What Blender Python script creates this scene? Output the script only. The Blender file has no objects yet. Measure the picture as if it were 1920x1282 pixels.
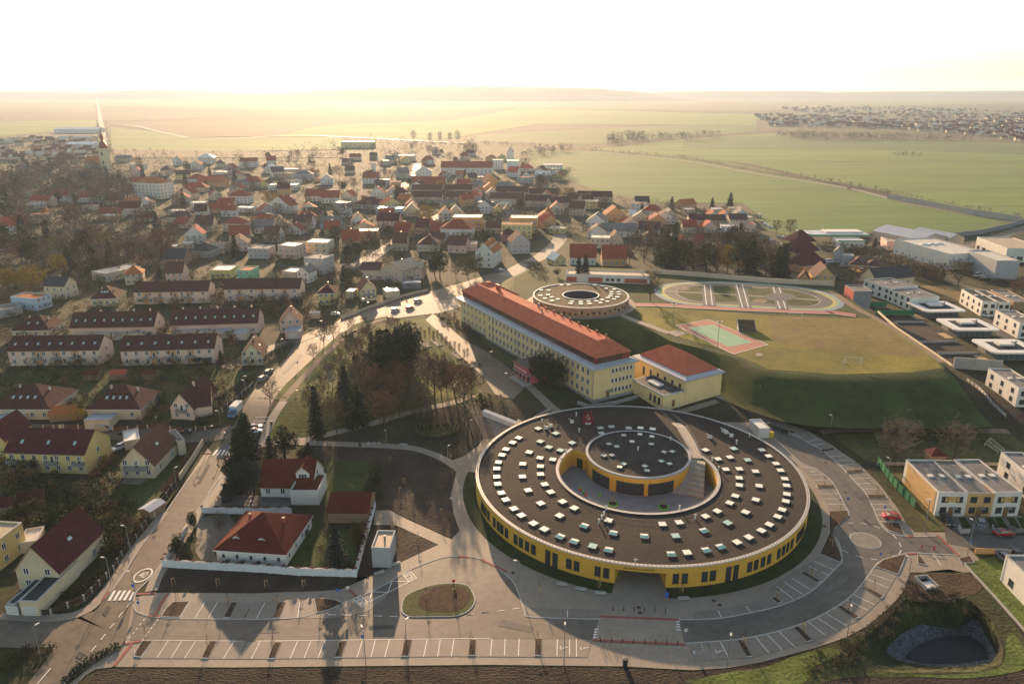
import bpy, bmesh, math, random
from math import sin, cos, pi, radians, atan2, hypot, sqrt
from mathutils import Vector, Matrix
from mathutils.geometry import tessellate_polygon
random.seed(7)
SC = bpy.context.scene
COL = SC.collection
# ---------------------------------------------------------------- camera
CAMH, FPX, HORY = 96.0, 1420.0, 164.0
PITCH = math.atan((641 - HORY) / FPX)
cam = bpy.data.cameras.new("camera"); camo = bpy.data.objects.new("camera", cam); COL.objects.link(camo)
camo.location = (0, 0, CAMH); camo.rotation_euler = (pi / 2 - PITCH, 0, 0)
cam.sensor_width = 36; cam.lens = 36 * FPX / 1920; cam.clip_start = 1; cam.clip_end = 60000
SC.camera = camo
# ---------------------------------------------------------------- light
SUN_AZ, SUN_EL = radians(-10), radians(12.5)      # azimuth measured from +Y towards +X
w = bpy.data.worlds.new("World"); SC.world = w; w.use_nodes = True
nt = w.node_tree; bg = nt.nodes["Background"]
sky = nt.nodes.new("ShaderNodeTexSky"); sky.sky_type = 'NISHITA'; sky.sun_disc = False
sky.sun_elevation = SUN_EL; sky.sun_rotation = SUN_AZ; sky.altitude = 300
sky.air_density = 1.0; sky.dust_density = 1.3; sky.ozone_density = 0.8
tint = nt.nodes.new('ShaderNodeVectorMath'); tint.operation = 'MULTIPLY'; tint.inputs[1].default_value = (1.04, .93, .80)      # the warm evening air
nt.links.new(sky.outputs[0], tint.inputs[0]); nt.links.new(tint.outputs[0], bg.inputs[0]); bg.inputs[1].default_value = 0.13
sl = bpy.data.lights.new("sun", 'SUN'); so = bpy.data.objects.new("sun", sl); COL.objects.link(so)
sl.energy = 5.0; sl.angle = radians(0.6); sl.color = (1.0, 0.66, 0.385)
sd = Vector((sin(SUN_AZ) * cos(SUN_EL), cos(SUN_AZ) * cos(SUN_EL), sin(SUN_EL)))
so.rotation_euler = sd.to_track_quat('Z', 'Y').to_euler(); so.location = (0, 0, 300)
SC.view_settings.view_transform = 'Standard'; SC.view_settings.look = 'None'
SC.view_settings.exposure = 1.15; SC.view_settings.gamma = 1.0
SC.cycles.use_denoising = True
SC.cycles.max_bounces = 5; SC.cycles.diffuse_bounces = 2; SC.cycles.glossy_bounces = 2
SC.cycles.transmission_bounces = 2; SC.cycles.volume_bounces = 0; SC.cycles.transparent_max_bounces = 4
SC.cycles.sample_clamp_indirect = 6
HAZE_DENSITY, HAZE_G, HAZE_COL = 7.0e-5, 0.36, (0.58, 0.75, 1.0)
# ---------------------------------------------------------------- picture <-> place
def terr(y):
    t = min(1, max(0, (y - 188) / 36)); return 3.4 * t * t * (3 - 2 * t)
CP, SP = cos(PITCH), sin(PITCH)
def G(px, py, z=None):
    """the point of the ground (or of the level z) that the pixel px, py of the photograph shows"""
    X = (px - 960) / FPX; Y = (py - 641) / FPX
    dx, dy, dz = X, CP - Y * SP, -SP - Y * CP
    if dz > -1e-4: dz = -1e-4
    zz = 0 if z is None else z
    for _ in range(25 if z is None else 1):
        t = (CAMH - zz) / -dz; x, y = dx * t, dy * t
        if z is not None: break
        zz = zz * 0.4 + terr(y) * 0.6
    return Vector((x, y, zz))
def proj(p):
    x, y, z = p[0], p[1], p[2] - CAMH
    d = y * CP - z * SP; u = y * SP + z * CP
    return 960 + FPX * x / d, 641 - FPX * u / d
def depth_at(p): return p[1] * CP - (p[2] - CAMH) * SP
ZO = dict(a=(0, 150, 3), b=(640, 150, 3), c=(1280, 150, 3), d=(0, 450, 4), e=(480, 450, 4), f=(960, 450, 4), g=(1440, 420, 4),
          h=(0, 690, 4), i=(0, 960, 3.981), j=(440, 700, 4), k=(440, 960, 3.981), l=(860, 740, 4), m=(860, 960, 3.981),
          n=(1300, 740, 3.097), o=(1300, 960, 3.097), p=(560, 580, 5.053), q=(1680, 540, 5.342), r=(1640, 760, 4.275),
          s=(1380, 420, 6.857), t=(780, 400, 6.857), x=(0, 0, 1))
def Z(k, x, y):
    a, b, s = ZO[k]; return (a + x / s, b + y / s)
def ZL(k, pts): return [Z(k, x, y) for x, y in pts]
# ---------------------------------------------------------------- materials
MATS = {}
def mat(name, c, rough=0.85, var=0.18, scale=0.35, spec=0.3, c2=None, bump=0.0, metal=0.0, detail=4, scale2=None, stretch=None, alpha=1):
    if name in MATS: return MATS[name]
    m = bpy.data.materials.new(name); m.use_nodes = True; n = m.node_tree.nodes; L = m.node_tree.links
    b = n["Principled BSDF"]; b.inputs['Roughness'].default_value = rough
    b.inputs['Specular IOR Level'].default_value = spec; b.inputs['Metallic'].default_value = metal
    if var <= 0 and c2 is None:
        b.inputs['Base Color'].default_value = (*c, 1)
    else:
        geo = n.new("ShaderNodeNewGeometry"); src = geo.outputs['Position']
        if stretch:
            mp = n.new("ShaderNodeMapping"); mp.inputs['Scale'].default_value = stretch; L.new(src, mp.inputs[0]); src = mp.outputs[0]
        t1 = n.new("ShaderNodeTexNoise"); t1.inputs['Scale'].default_value = scale; t1.inputs['Detail'].default_value = detail
        t1.inputs['Roughness'].default_value = 0.65
        L.new(src, t1.inputs['Vector'])
        r = n.new("ShaderNodeValToRGB"); r.color_ramp.elements[0].position = 0.32; r.color_ramp.elements[1].position = 0.68
        lo = tuple(x * (1 - var) for x in c); hi = c2 if c2 else tuple(min(1, x * (1 + var)) for x in c)
        r.color_ramp.elements[0].color = (*lo, 1); r.color_ramp.elements[1].color = (*hi, 1)
        L.new(t1.outputs[0], r.inputs[0]); out = r.outputs[0]
        t2 = n.new("ShaderNodeTexNoise"); t2.inputs['Scale'].default_value = scale2 or scale * 9; t2.inputs['Detail'].default_value = 3
        L.new(src, t2.inputs['Vector'])
        mr = n.new("ShaderNodeMapRange"); mr.inputs[1].default_value = 0.3; mr.inputs[2].default_value = 0.7
        mr.inputs[3].default_value = 1 - var * 0.8; mr.inputs[4].default_value = 1 + var * 0.8
        L.new(t2.outputs[0], mr.inputs[0])
        mx = n.new("ShaderNodeVectorMath"); mx.operation = 'SCALE'
        L.new(out, mx.inputs[0]); L.new(mr.outputs[0], mx.inputs['Scale']); L.new(mx.outputs[0], b.inputs['Base Color'])
        if bump:
            bp = n.new("ShaderNodeBump"); bp.inputs['Strength'].default_value = bump; bp.inputs['Distance'].default_value = 0.3
            L.new(t2.outputs[0], bp.inputs['Height']); L.new(bp.outputs[0], b.inputs['Normal'])
    MATS[name] = m; return m
def tiled(name, c, period=0.45, rough=0.7, var=0.15):
    """tiled or ribbed roof: noise plus narrow courses running with height"""
    m = mat(name, c, 0.85, var, 0.5, spec=.08)
    if m.get('t'): return m
    n = m.node_tree.nodes; L = m.node_tree.links; b = n["Principled BSDF"]
    geo = n.new("ShaderNodeNewGeometry"); sp = n.new("ShaderNodeSeparateXYZ"); L.new(geo.outputs['Position'], sp.inputs[0])
    ma = n.new("ShaderNodeMath"); ma.operation = 'MULTIPLY'; ma.inputs[1].default_value = 1 / period; L.new(sp.outputs[2], ma.inputs[0])
    fr = n.new("ShaderNodeMath"); fr.operation = 'FRACT'; L.new(ma.outputs[0], fr.inputs[0])
    bp = n.new("ShaderNodeBump"); bp.inputs['Strength'].default_value = 0.2; bp.inputs['Distance'].default_value = 0.05
    L.new(fr.outputs[0], bp.inputs['Height']); L.new(bp.outputs[0], b.inputs['Normal']); m['t'] = 1
    return m
W = {k: mat('plaster_' + k, c, 0.9, 0.07, 0.25) for k, c in dict(
    white=(.64, .61, .56), cream=(.60, .50, .34), yellow=(.62, .49, .20), pale_yellow=(.62, .53, .30), pink=(.60, .42, .34), beige=(.52, .42, .31), grey=(.36, .36, .37),
    dark_grey=(.19, .20, .22), orange=(.58, .30, .12), green=(.20, .50, .33), blue=(.42, .50, .60), peach=(.70, .52, .40), brown=(.30, .19, .11), red=(.42, .09, .07),
    timber=(.50, .32, .14), school_yellow=(.70, .54, .27)).items()}
R = {k: tiled('roof_' + k, c) for k, c in dict(
    red=(.115, .026, .016), orange=(.36, .125, .05), brown=(.10, .050, .042), dark_brown=(.080, .034, .029), dark_grey=(.06, .06, .065), maroon=(.085, .024, .025),
    bright_red=(.42, .085, .05), school_red=(.47, .135, .08), tile_red=(.27, .062, .036)).items()}
R['pale'] = mat('roof_pale', (.50, .46, .40), 0.6, 0.15, .3, spec=.5); R['grey'] = mat('roof_grey', (.17, .165, .16), 0.85, 0.2, .3, spec=.15)
R['metal'] = mat('roof_metal', (.34, .36, .40), 0.42, 0.10, .3, spec=.6); R['white'] = mat('roof_white', (.68, .66, .62), 0.55, 0.08, .3, spec=.5)
R['beige'] = mat('roof_beige', (.40, .31, .22), 0.7, 0.12, .3); R['black'] = mat('roof_black', (.035, .037, .042), 0.7, 0.25, .4)
RN = dict(red='red', orange='orange', brown='brown', dark_brown='dark brown', dark_grey='dark grey', maroon='maroon', bright_red='bright red', pale='pale', grey='grey',
          metal='light metal', white='white', beige='beige', black='black', school_red='red', tile_red='red')
GLASS = mat('window_glass', (.035, .045, .055), 0.12, 0, spec=.8)
GLASS2 = mat('skylight_glass', (.40, .52, .52), 0.10, 0, spec=.9)
PANE = mat('roof_pane', (.10, .14, .18), 0.1, 0, spec=.9)
FRAME = mat('frame_white', (.70, .70, .68), 0.5, 0)
DARK = mat('dark_metal', (.03, .032, .035), 0.5, 0)
GREYM = mat('grey_metal', (.28, .29, .30), 0.45, 0, metal=.4)
WHITE = mat('road_paint', (.70, .68, .64), 0.6, 0.12, 2.0)
ASPH = mat('asphalt', (.095, .085, .075), 0.66, 0.24, .07, spec=.35, bump=.1)
ASPH2 = mat('old_asphalt', (.130, .106, .082), 0.72, 0.22, .07, spec=.25, bump=.1)
PAVE = mat('paving', (.255, .212, .168), 0.7, 0.12, .15, spec=.3)
STALL = mat('stall_paving', (.195, .170, .142), 0.68, 0.12, .2, spec=.3)
SOIL = mat('soil', (.036, .025, .019), 0.95, 0.4, .12, c2=(.058, .040, .028), bump=.6, scale2=1.6)
MULCH = mat('mulch', (.058, .034, .021), 0.95, 0.45, .8, bump=.8, scale2=4)
GRASS = mat('grass', (.046, .070, .007), 0.95, 0.35, .06, c2=(.115, .125, .014), bump=.5, scale2=1.2)
LAWN = mat('lawn', (.026, .044, .006), 0.95, 0.35, .08, c2=(.052, .074, .010), bump=.5, scale2=1.5)
DRY = mat('dry_grass', (.110, .118, .010), 0.95, 0.3, .05, c2=(.21, .175, .016), bump=.4, scale2=.9)
DIRT = mat('dirt_path', (.20, .145, .095), 0.9, 0.2, .3)
CONC = mat('concrete', (.34, .33, .31), 0.8, 0.12, .3)
GRAVEL = mat('gravel', (.125, .127, .135), 0.95, 0.5, 1.5, bump=1, scale2=4)
REDL = mat('red_paving', (.27, .075, .06), 0.75, 0.1, .5)
KERB = mat('kerb_stone', (.36, .35, .33), 0.8, 0.1, .5)
# ---------------------------------------------------------------- mesh tools
class MB:
    def __init__(s): s.v = []; s.f = []; s.m = []
    def vs(s, pts):
        k = len(s.v); s.v.extend([tuple(p) for p in pts]); return k
    def face(s, pts, m=0):
        k = s.vs(pts); s.f.append(tuple(range(k, k + len(pts)))); s.m.append(m)
    def box(s, x0, x1, y0, y1, z0, z1, m=0, top=None):
        k = s.vs([(x0, y0, z0), (x1, y0, z0), (x1, y1, z0), (x0, y1, z0), (x0, y0, z1), (x1, y0, z1), (x1, y1, z1), (x0, y1, z1)])
        for q in ((0, 3, 2, 1), (0, 1, 5, 4), (1, 2, 6, 5), (2, 3, 7, 6), (3, 0, 4, 7)): s.f.append(tuple(k + i for i in q)); s.m.append(m)
        s.f.append((k + 4, k + 5, k + 6, k + 7)); s.m.append(m if top is None else top)
    def prism(s, pts, z0, z1, m=0, top=None, bottom=False):
        """pts: (x, y) loop; z0/z1 numbers or functions of y"""
        f0 = z0 if callable(z0) else (lambda y: z0); f1 = z1 if callable(z1) else (lambda y: z1)
        n = len(pts); k = s.vs([(x, y, f0(y)) for x, y in pts]); j = s.vs([(x, y, f1(y)) for x, y in pts])
        ar = sum(pts[i][0] * pts[(i + 1) % n][1] - pts[(i + 1) % n][0] * pts[i][1] for i in range(n))
        for i in range(n):
            q = (i + 1) % n; f = (k + i, k + q, j + q, j + i)
            s.f.append(f if ar > 0 else f[::-1]); s.m.append(m)
        if n > 4:
            for t in tessellate_polygon([[Vector((x, y, 0)) for x, y in pts]]):
                a = [pts[i] for i in t]; cr = (a[1][0] - a[0][0]) * (a[2][1] - a[0][1]) - (a[2][0] - a[0][0]) * (a[1][1] - a[0][1])
                t = t if cr > 0 else t[::-1]; s.f.append(tuple(j + i for i in t)); s.m.append(m if top is None else top)
        else:
            t = tuple(range(n)) if ar > 0 else tuple(range(n))[::-1]; s.f.append(tuple(j + i for i in t)); s.m.append(m if top is None else top)
    def tube(s, a, b, r0, r1, n=6, m=0, cap=True):
        a = Vector(a); b = Vector(b); d = (b - a).normalized(); u = d.orthogonal().normalized(); v = d.cross(u)
        k = s.vs([a + (u * cos(2 * pi * i / n) + v * sin(2 * pi * i / n)) * r0 for i in range(n)]); j = s.vs([b + (u * cos(2 * pi * i / n) + v * sin(2 * pi * i / n)) * r1 for i in range(n)])
        for i in range(n): s.f.append((k + i, k + (i + 1) % n, j + (i + 1) % n, j + i)); s.m.append(m)
        if cap: s.f.append(tuple(j + i for i in range(n))); s.m.append(m)
    def ball(s, c, r, nu=8, nv=5, m=0, sz=1.0):
        k0 = len(s.v); rows = []
        for j in range(nv + 1):
            ph = pi * j / nv - pi / 2
            rows.append(s.vs([(c[0] + r * cos(ph) * cos(2 * pi * i / nu), c[1] + r * cos(ph) * sin(2 * pi * i / nu), c[2] + r * sz * sin(ph)) for i in range(nu)]))
        for j in range(nv):
            for i in range(nu): s.f.append((rows[j] + i, rows[j] + (i + 1) % nu, rows[j + 1] + (i + 1) % nu, rows[j + 1] + i)); s.m.append(m)
    def mesh(s, name, mats):
        me = bpy.data.meshes.new(name); me.from_pydata(s.v, [], s.f)
        for x in (mats if isinstance(mats, (list, tuple)) else [mats]): me.materials.append(x)
        if any(s.m): me.polygons.foreach_set('material_index', s.m)
        return me
    def obj(s, name, mats, parent=None): return ob(name, s.mesh(name, mats), parent)
def ob(name, data=None, parent=None, loc=None, rz=0, sc=None):
    o = bpy.data.objects.new(name, data); COL.objects.link(o)
    if parent: o.parent = parent
    if loc is not None: o.location = loc
    if rz: o.rotation_euler = (0, 0, rz)
    if sc is not None: o.scale = sc
    return o
PEND = []
def tag(o, label, cat, group=None, auto=False, at=None):
    """auto: the label is completed at the end with what it stands beside, so that it singles the thing out"""
    o['label'] = label; o['category'] = cat
    if group: o['group'] = group
    if auto: PEND.append((o, label, at or proj(o.location)))
    return o
def struct(o, kind='structure'): o['kind'] = kind; return o
def smooth(me):
    me.polygons.foreach_set('use_smooth', [True] * len(me.polygons)); return me
# ---- sheets laid on the ground (follow the slope), built from outlines
def drape(name, world, m, off, zfix=None):
    bm = bmesh.new()
    vs = [bm.verts.new((p[0], p[1], 0)) for p in world]
    try: f = bm.faces.new(vs)
    except ValueError: bm.free(); return None
    f.normal_update()
    if f.normal.z < 0: f.normal_flip()
    bmesh.ops.triangulate(bm, faces=bm.faces[:])
    ys = [v.co.y for v in bm.verts]
    if zfix is None and max(ys) > 188 and min(ys) < 224:
        for k in range(13):
            y = 188 + 3 * k
            bmesh.ops.bisect_plane(bm, geom=bm.verts[:] + bm.edges[:] + bm.faces[:], plane_co=(0, y, 0), plane_no=(0, 1, 0), dist=1e-4)
    for v in bm.verts: v.co.z = (terr(v.co.y) if zfix is None else zfix) + off
    me = bpy.data.meshes.new(name); bm.to_mesh(me); bm.free(); me.materials.append(m)
    return struct(ob(name, me))
def wp(pts, z=None): return [G(x, y, z) for x, y in pts]
def catmull(pts, n=5, closed=False):
    P = [Vector(p) for p in pts]; out = []; N = len(P)
    for i in range(N if closed else N - 1):
        p0 = P[(i - 1) % N] if closed or i > 0 else P[0]; p1 = P[i]; p2 = P[(i + 1) % N]; p3 = P[(i + 2) % N] if closed or i + 2 < N else P[-1]
        for k in range(n):
            t = k / n
            out.append(0.5 * ((2 * p1) + (p2 - p0) * t + (2 * p0 - 5 * p1 + 4 * p2 - p3) * t * t + (3 * p1 - p0 - 3 * p2 + p3) * t ** 3))
    if not closed: out.append(P[-1])
    return out
def sheet(name, pts, m, off, z=None, sm=0):
    q = wp(pts, z)
    if sm: q = catmull(q, sm, True)
    return drape(name, q, m, off, z)
def strip_pts(c, wd):
    L_, R_ = [], []
    for i, p in enumerate(c):
        a = c[max(0, i - 1)]; b = c[min(len(c) - 1, i + 1)]; d = Vector((b[0] - a[0], b[1] - a[1])); d.normalize()
        n = Vector((-d.y, d.x)) * wd / 2; L_.append(Vector((p[0] + n.x, p[1] + n.y, 0))); R_.append(Vector((p[0] - n.x, p[1] - n.y, 0)))
    return L_, R_
def strip(name, pts, wd, m, off, z=None, sm=4):
    c = wp(pts, z); c = catmull(c, sm) if sm and len(c) > 2 else c
    a, b = strip_pts(c, wd); mb = MB()
    ys = lambda p: (terr(p[1]) if z is None else z) + off
    for i in range(len(a) - 1):
        k = max(1, int((a[i + 1] - a[i]).length / 4)) if z is None else 1
        for j in range(k):
            q = [b[i].lerp(b[i + 1], j / k), b[i].lerp(b[i + 1], (j + 1) / k), a[i].lerp(a[i + 1], (j + 1) / k), a[i].lerp(a[i + 1], j / k)]
            mb.face([(p[0], p[1], ys(p)) for p in q])
    return struct(mb.obj(name, m))
def lines(name, segs, wd, m, off, z=None, mb=None):
    own = mb is None; mb = mb or MB()
    for a, b in segs:
        a = G(*a, z) if len(a) == 2 else a; b = G(*b, z) if len(b) == 2 else b
        p, q = strip_pts([a, b], wd)
        zz = lambda v: (terr(v[1]) if z is None else z) + off
        mb.face([(v[0], v[1], zz(v)) for v in (q[0], q[1], p[1], p[0])])
    if own: return struct(mb.obj(name, m))
def kerb(name, pts, wd=0.28, h=0.14, sm=4, z=None, closed=False, m=None):
    c = wp(pts, z); c = catmull(c, sm, closed) if sm and len(c) > 2 else c
    if closed: c = c + [c[0]]
    a, b = strip_pts(c, wd); mb = MB()
    for i in range(len(a) - 1):
        mb.prism([(b[i][0], b[i][1]), (b[i + 1][0], b[i + 1][1]), (a[i + 1][0], a[i + 1][1]), (a[i][0], a[i][1])], lambda y: (terr(y) if z is None else z), lambda y: (terr(y) if z is None else z) + h)
    return struct(mb.obj(name, m or KERB))
# ================================================================ SETTING
ZF = 10.0                                   # level of the sports field
# ---- ground, one sheet to the horizon (fine near the camera, following the slope)
mb = MB(); ysg = [150, 188] + [188 + 3 * k for k in range(1, 13)] + [260, 400, 700, 1200, 2500, 6000, 20000]
for a, b in zip(ysg, ysg[1:]): mb.face([(-16000, a, terr(a)), (16000, a, terr(a)), (16000, b, terr(b)), (-16000, b, terr(b))])
GROUND = mat('ground_earth', (.024, .032, .008), 0.95, 0.4, .03, c2=(.052, .050, .016), bump=.5, scale2=.5)
struct(mb.obj('ground', GROUND))
# ---- far fields
FG = lambda n, c, v=.24: mat('field_' + n, c, 0.95, v, .012, scale2=.10, stretch=(.10, 1, 1))
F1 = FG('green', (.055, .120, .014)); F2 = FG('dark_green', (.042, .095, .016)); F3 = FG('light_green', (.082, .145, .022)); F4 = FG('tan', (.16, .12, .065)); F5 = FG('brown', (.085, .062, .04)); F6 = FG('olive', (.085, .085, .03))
for nm, pts, m, off in [
    ('near_field', ZL('c', [(-640, 400), (60, 395), (300, 470), (900, 600), (1250, 690), (1900, 815), (1500, 890), (900, 880), (640, 880), (480, 850), (400, 740), (330, 690), (0, 690), (-170, 690), (-500, 620), (-820, 480), (-900, 390)]), F1, .10),
    ('upper_field', ZL('c', [(-580, 395), (-400, 380), (0, 335), (500, 300), (700, 340), (1200, 345), (1800, 355), (2300, 390), (2600, 430), (2600, 900), (1920, 780), (1350, 690), (900, 590), (420, 480), (0, 420), (-400, 398)]), F3, .12),
    ('dark_green_field', ZL('c', [(0, 342), (250, 318), (520, 320), (1100, 345), (1900, 365), (2400, 410), (2400, 460), (1920, 420), (1400, 405), (1000, 390), (500, 392), (0, 385)]), F2, .2),  # field in the plain dark green colour
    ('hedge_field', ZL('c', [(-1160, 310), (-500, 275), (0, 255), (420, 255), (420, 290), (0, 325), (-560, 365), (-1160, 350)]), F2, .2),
    ('middle_field', ZL('b', [(600, 230), (1000, 160), (2350, 195), (2330, 255), (1100, 250), (500, 345), (0, 320), (-600, 320), (-700, 290), (0, 250)]), F3, .3),
    ('back_field', ZL('b', [(-1900, 60), (3900, 60), (3900, 130), (2900, 150), (2300, 175), (1000, 160), (0, 180), (-1900, 130)]), F6, .35),
    ('tan_field', ZL('a', [(0, 190), (540, 180), (1300, 185), (1000, 225), (0, 235)]), F5, .5),
    ('brown_field', ZL('a', [(620, 250), (830, 232), (1860, 240), (1560, 315), (1050, 325), (880, 290)]), F5, .5),
    ('green_strip_field', ZL('a', [(625, 270), (860, 290), (1040, 325), (1900, 322), (2050, 390), (1250, 405), (625, 395)]), F3, .45),
    ('dark_strip_field', ZL('a', [(630, 395), (1250, 405), (1900, 400), (1900, 440), (640, 440)]), F5, .5),
    ('left_field', ZL('a', [(-300, 235), (540, 215), (545, 265), (0, 320), (-300, 330)]), F3, .4),
    ('distant_field', ZL('a', [(-300, 75), (500, 75), (540, 180), (-300, 190)]), F6, .4)]:
    sheet(nm, pts, m, off)
# ---- hills on the horizon
def ridge(name, prof, y0, m, depth=1500, seed=1):
    rr = random.Random(seed); mb = MB(); N = len(prof); pts = []
    xs = []; hs = []
    for i in range(N - 1):
        for k in range(24):
            t = k / 24; px = prof[i][0] * (1 - t) + prof[i + 1][0] * t; py = prof[i][1] * (1 - t) + prof[i + 1][1] * t
            ang = (641 - py) / FPX; d = Vector(((px - 960) / FPX, CP + ang * SP, -SP + ang * CP)); s = y0 / d.y
            xs.append(d.x * s); hs.append(max(2, CAMH + d.z * s + rr.uniform(-2.0, 2.0)))
    for r_, (dy, hh) in enumerate([(-depth * .6, 0), (-depth * .3, .45), (-depth * .1, .85), (0, 1), (depth * .5, .6), (depth, 0)]):
        pts.append(mb.vs([(x, y0 + dy, h * hh + (rr.uniform(-1.5, 1.5) if 0 < hh < 1 else 0)) for x, h in zip(xs, hs)]))
    n = len(xs)
    for r_ in range(5):
        for i in range(n - 1): mb.f.append((pts[r_] + i, pts[r_] + i + 1, pts[r_ + 1] + i + 1, pts[r_ + 1] + i)); mb.m.append(0)
    o = mb.obj(name, m); smooth(o.data); return struct(o)
HW = mat('hill_wood', (.060, .055, .032), 0.95, 0.35, .004, scale2=.03)
ridge('wooded_hill', [(380, 178), (560, 172), (680, 166), (800, 162), (900, 162), (1050, 164), (1130, 166), (1220, 175), (1290, 186)], 6500, HW, 1800, 2)
ridge('left_hill', [(-300, 175), (0, 172), (180, 173), (240, 170), (300, 169), (360, 171), (480, 174), (640, 176)], 7200, HW, 1500, 3)
ridge('right_hill', [(1150, 176), (1280, 172), (1400, 171), (1500, 171), (1560, 174), (1700, 172), (1920, 171), (2250, 170)], 7800, HW, 1800, 4)
# ---- near grass, soil and garden ground
PARK = [(503, 822), (515, 785), (548, 735), (600, 680), (650, 640), (700, 612), (760, 598), (795, 592), (835, 642), (870, 690), (905, 735), (912, 750), (890, 752), (760, 784), (600, 820), (560, 827)]
sheet('park_grass', PARK, GRASS, .04)
sheet('verge_grass', ZL('e', [(120, 1200), (235, 1065), (430, 880), (600, 710), (760, 610), (900, 580), (1040, 580), (900, 620), (700, 690), (560, 800), (430, 930), (220, 1190)]), GRASS, .05)
sheet('garden_soil', ZL('j', [(480, 535), (770, 545), (1250, 562), (1420, 592), (1560, 650), (1660, 745), (1625, 900), (1640, 1050), (1690, 1180), (1640, 1230), (1600, 1225), (1280, 1080), (1160, 1025), (1050, 1020), (1060, 900), (1110, 700), (1000, 660), (700, 640)]), SOIL, .05)
sheet('labyrinth_soil', ZL('j', [(600, 500), (1050, 385), (1640, 232), (1740, 240), (1775, 320), (1850, 430), (1868, 480), (1820, 540), (1715, 630), (1600, 626), (1440, 572), (1250, 540), (770, 518)]), mat('turned_soil', (.034, .028, .017), 0.95, .4, .1, c2=(.055, .048, .022), bump=.5, scale2=1.5), .05)
sheet('corner_soil', ZL('k', [(1040, 100), (1200, 100), (1515, 245), (1240, 370), (1160, 420), (1040, 500), (900, 570), (905, 480), (960, 280)]), SOIL, .05)
sheet('border_soil', ZL('i', [(1222, 420), (1910, 450), (3770, 520), (3700, 585), (3200, 600), (1910, 598), (1150, 592)]), SOIL, .05)
BOT = [(100, 1330), (160, 1290), (181, 1257), (213, 1253), (440, 1254), (920, 1249), (1171, 1252), (1300, 1259), (1365, 1254), (1429, 1243), (1526, 1217), (1584, 1198), (1623, 1177), (1655, 1152), (1688, 1119), (1700, 1100), (1708, 1075), (1817, 1075), (1829, 1059), (1960, 1210), (2050, 1330), (1960, 1420), (960, 1420), (100, 1420)]
sheet('lime_grass', ZL('o', [(1200, 945), (1500, 945), (1700, 925), (1800, 880), (1815, 760), (1850, 700), (1930, 800), (1960, 900), (1600, 965)]), mat('bright_grass', (.075, .11, .018), .95, .3, .2, c2=(.11, .15, .03), bump=.6, scale2=1.5), .09, sm=3)
sheet('grass_tufts', ZL('o', [(0, 985), (200, 930), (420, 900), (600, 830), (800, 790), (850, 830), (700, 900), (640, 990), (300, 1040), (0, 1040)]), mat('bright_grass', (1, 1, 1)), .09, sm=3)
# the basin: a hollow cut into the bank, gravel on its sides, mud on its floor
def ring_mesh(name, lo, hi, m, seed, n=5, rough=.25):
    r_ = random.Random(seed); mb = MB(); N = len(lo); rows = []
    for k in range(n + 1):
        t = k / n; rows.append(mb.vs([tuple(lo[i].lerp(hi[i], t) + (Vector((0, 0, r_.uniform(-rough, rough))) if 0 < k < n else Vector())) for i in range(N)]))
    for k in range(n):
        for i in range(N): mb.f.append((rows[k] + i, rows[k] + (i + 1) % N, rows[k + 1] + (i + 1) % N, rows[k + 1] + i)); mb.m.append(0)
    o = mb.obj(name, m); return struct(o)
def ang_sort(q, c, n=72):
    """the outline as n points at even angles round c"""
    out = []
    for i in range(n):
        a = 2 * pi * i / n; d = Vector((cos(a), sin(a))); best = None
        for u, v in zip(q, q[1:] + q[:1]):
            e = v.xy - u.xy; den = d.x * e.y - d.y * e.x
            if abs(den) < 1e-9: continue
            w0 = u.xy - c; t = (w0.x * e.y - w0.y * e.x) / den; s_ = (w0.x * d.y - w0.y * d.x) / den
            if t > 0 and 0 <= s_ <= 1 and (best is None or t > best): best = t
        out.append(Vector((c.x + d.x * (best or .5), c.y + d.y * (best or .5), 0)))
    return out
BC = G(*Z('o', 1480, 790), -4.5).xy
BO = ang_sort(wp(ZL('o', [(1010, 715), (1120, 630), (1225, 510), (1300, 440), (1480, 470), (1620, 520), (1740, 640), (1800, 790), (1790, 880), (1640, 925), (1400, 930), (1180, 930), (990, 900), (930, 800)])), BC)
lv = lambda pts, z: [Vector((p.x, p.y, z)) for p in ang_sort(wp(ZL('o', pts), z), BC)]
BG = lv([(1110, 800), (1200, 710), (1320, 648), (1560, 690), (1580, 620), (1645, 605), (1690, 700), (1765, 830), (1700, 885), (1400, 896), (1190, 860)], -3.2)
BF = lv([(1215, 845), (1300, 770), (1420, 725), (1600, 712), (1690, 770), (1715, 850), (1560, 878), (1330, 885)], -4.8)
BANK = mat('bank_grass', (.024, .030, .010), .95, .45, .12, c2=(.052, .062, .018), bump=.7, scale2=1.2)
ring_mesh('basin_slope', BO, BG, BANK, 1); ring_mesh('basin_gravel', BG, BF, GRAVEL, 2, 6, .3)
mb = MB(); mb.face([tuple(p) for p in BF]); struct(mb.obj('basin_floor', mat('basin_mud', (.040, .040, .044), .85, .2, .3)))
def holed(name, pts, hole_, m, off):
    P = [Vector((p.x, p.y, 0)) for p in pts]; Hh = [Vector((p.x, p.y, 0)) for p in hole_]; al = P + Hh; mb = MB(); mb.vs([(p.x, p.y, terr(p.y) + off) for p in al])
    for t in tessellate_polygon([P, Hh]):
        if (al[t[1]] - al[t[0]]).cross(al[t[2]] - al[t[0]]).z < 0: t = t[::-1]
        mb.f.append(tuple(t)); mb.m.append(0)
    return struct(mb.obj(name, m))
holed('ploughed_earth', wp(BOT), BO, mat('ploughed', (.022, .015, .011), 0.95, .45, .25, c2=(.044, .030, .020), bump=1, scale2=2.5, stretch=(.55, 1.2, 1)), .05)
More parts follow.
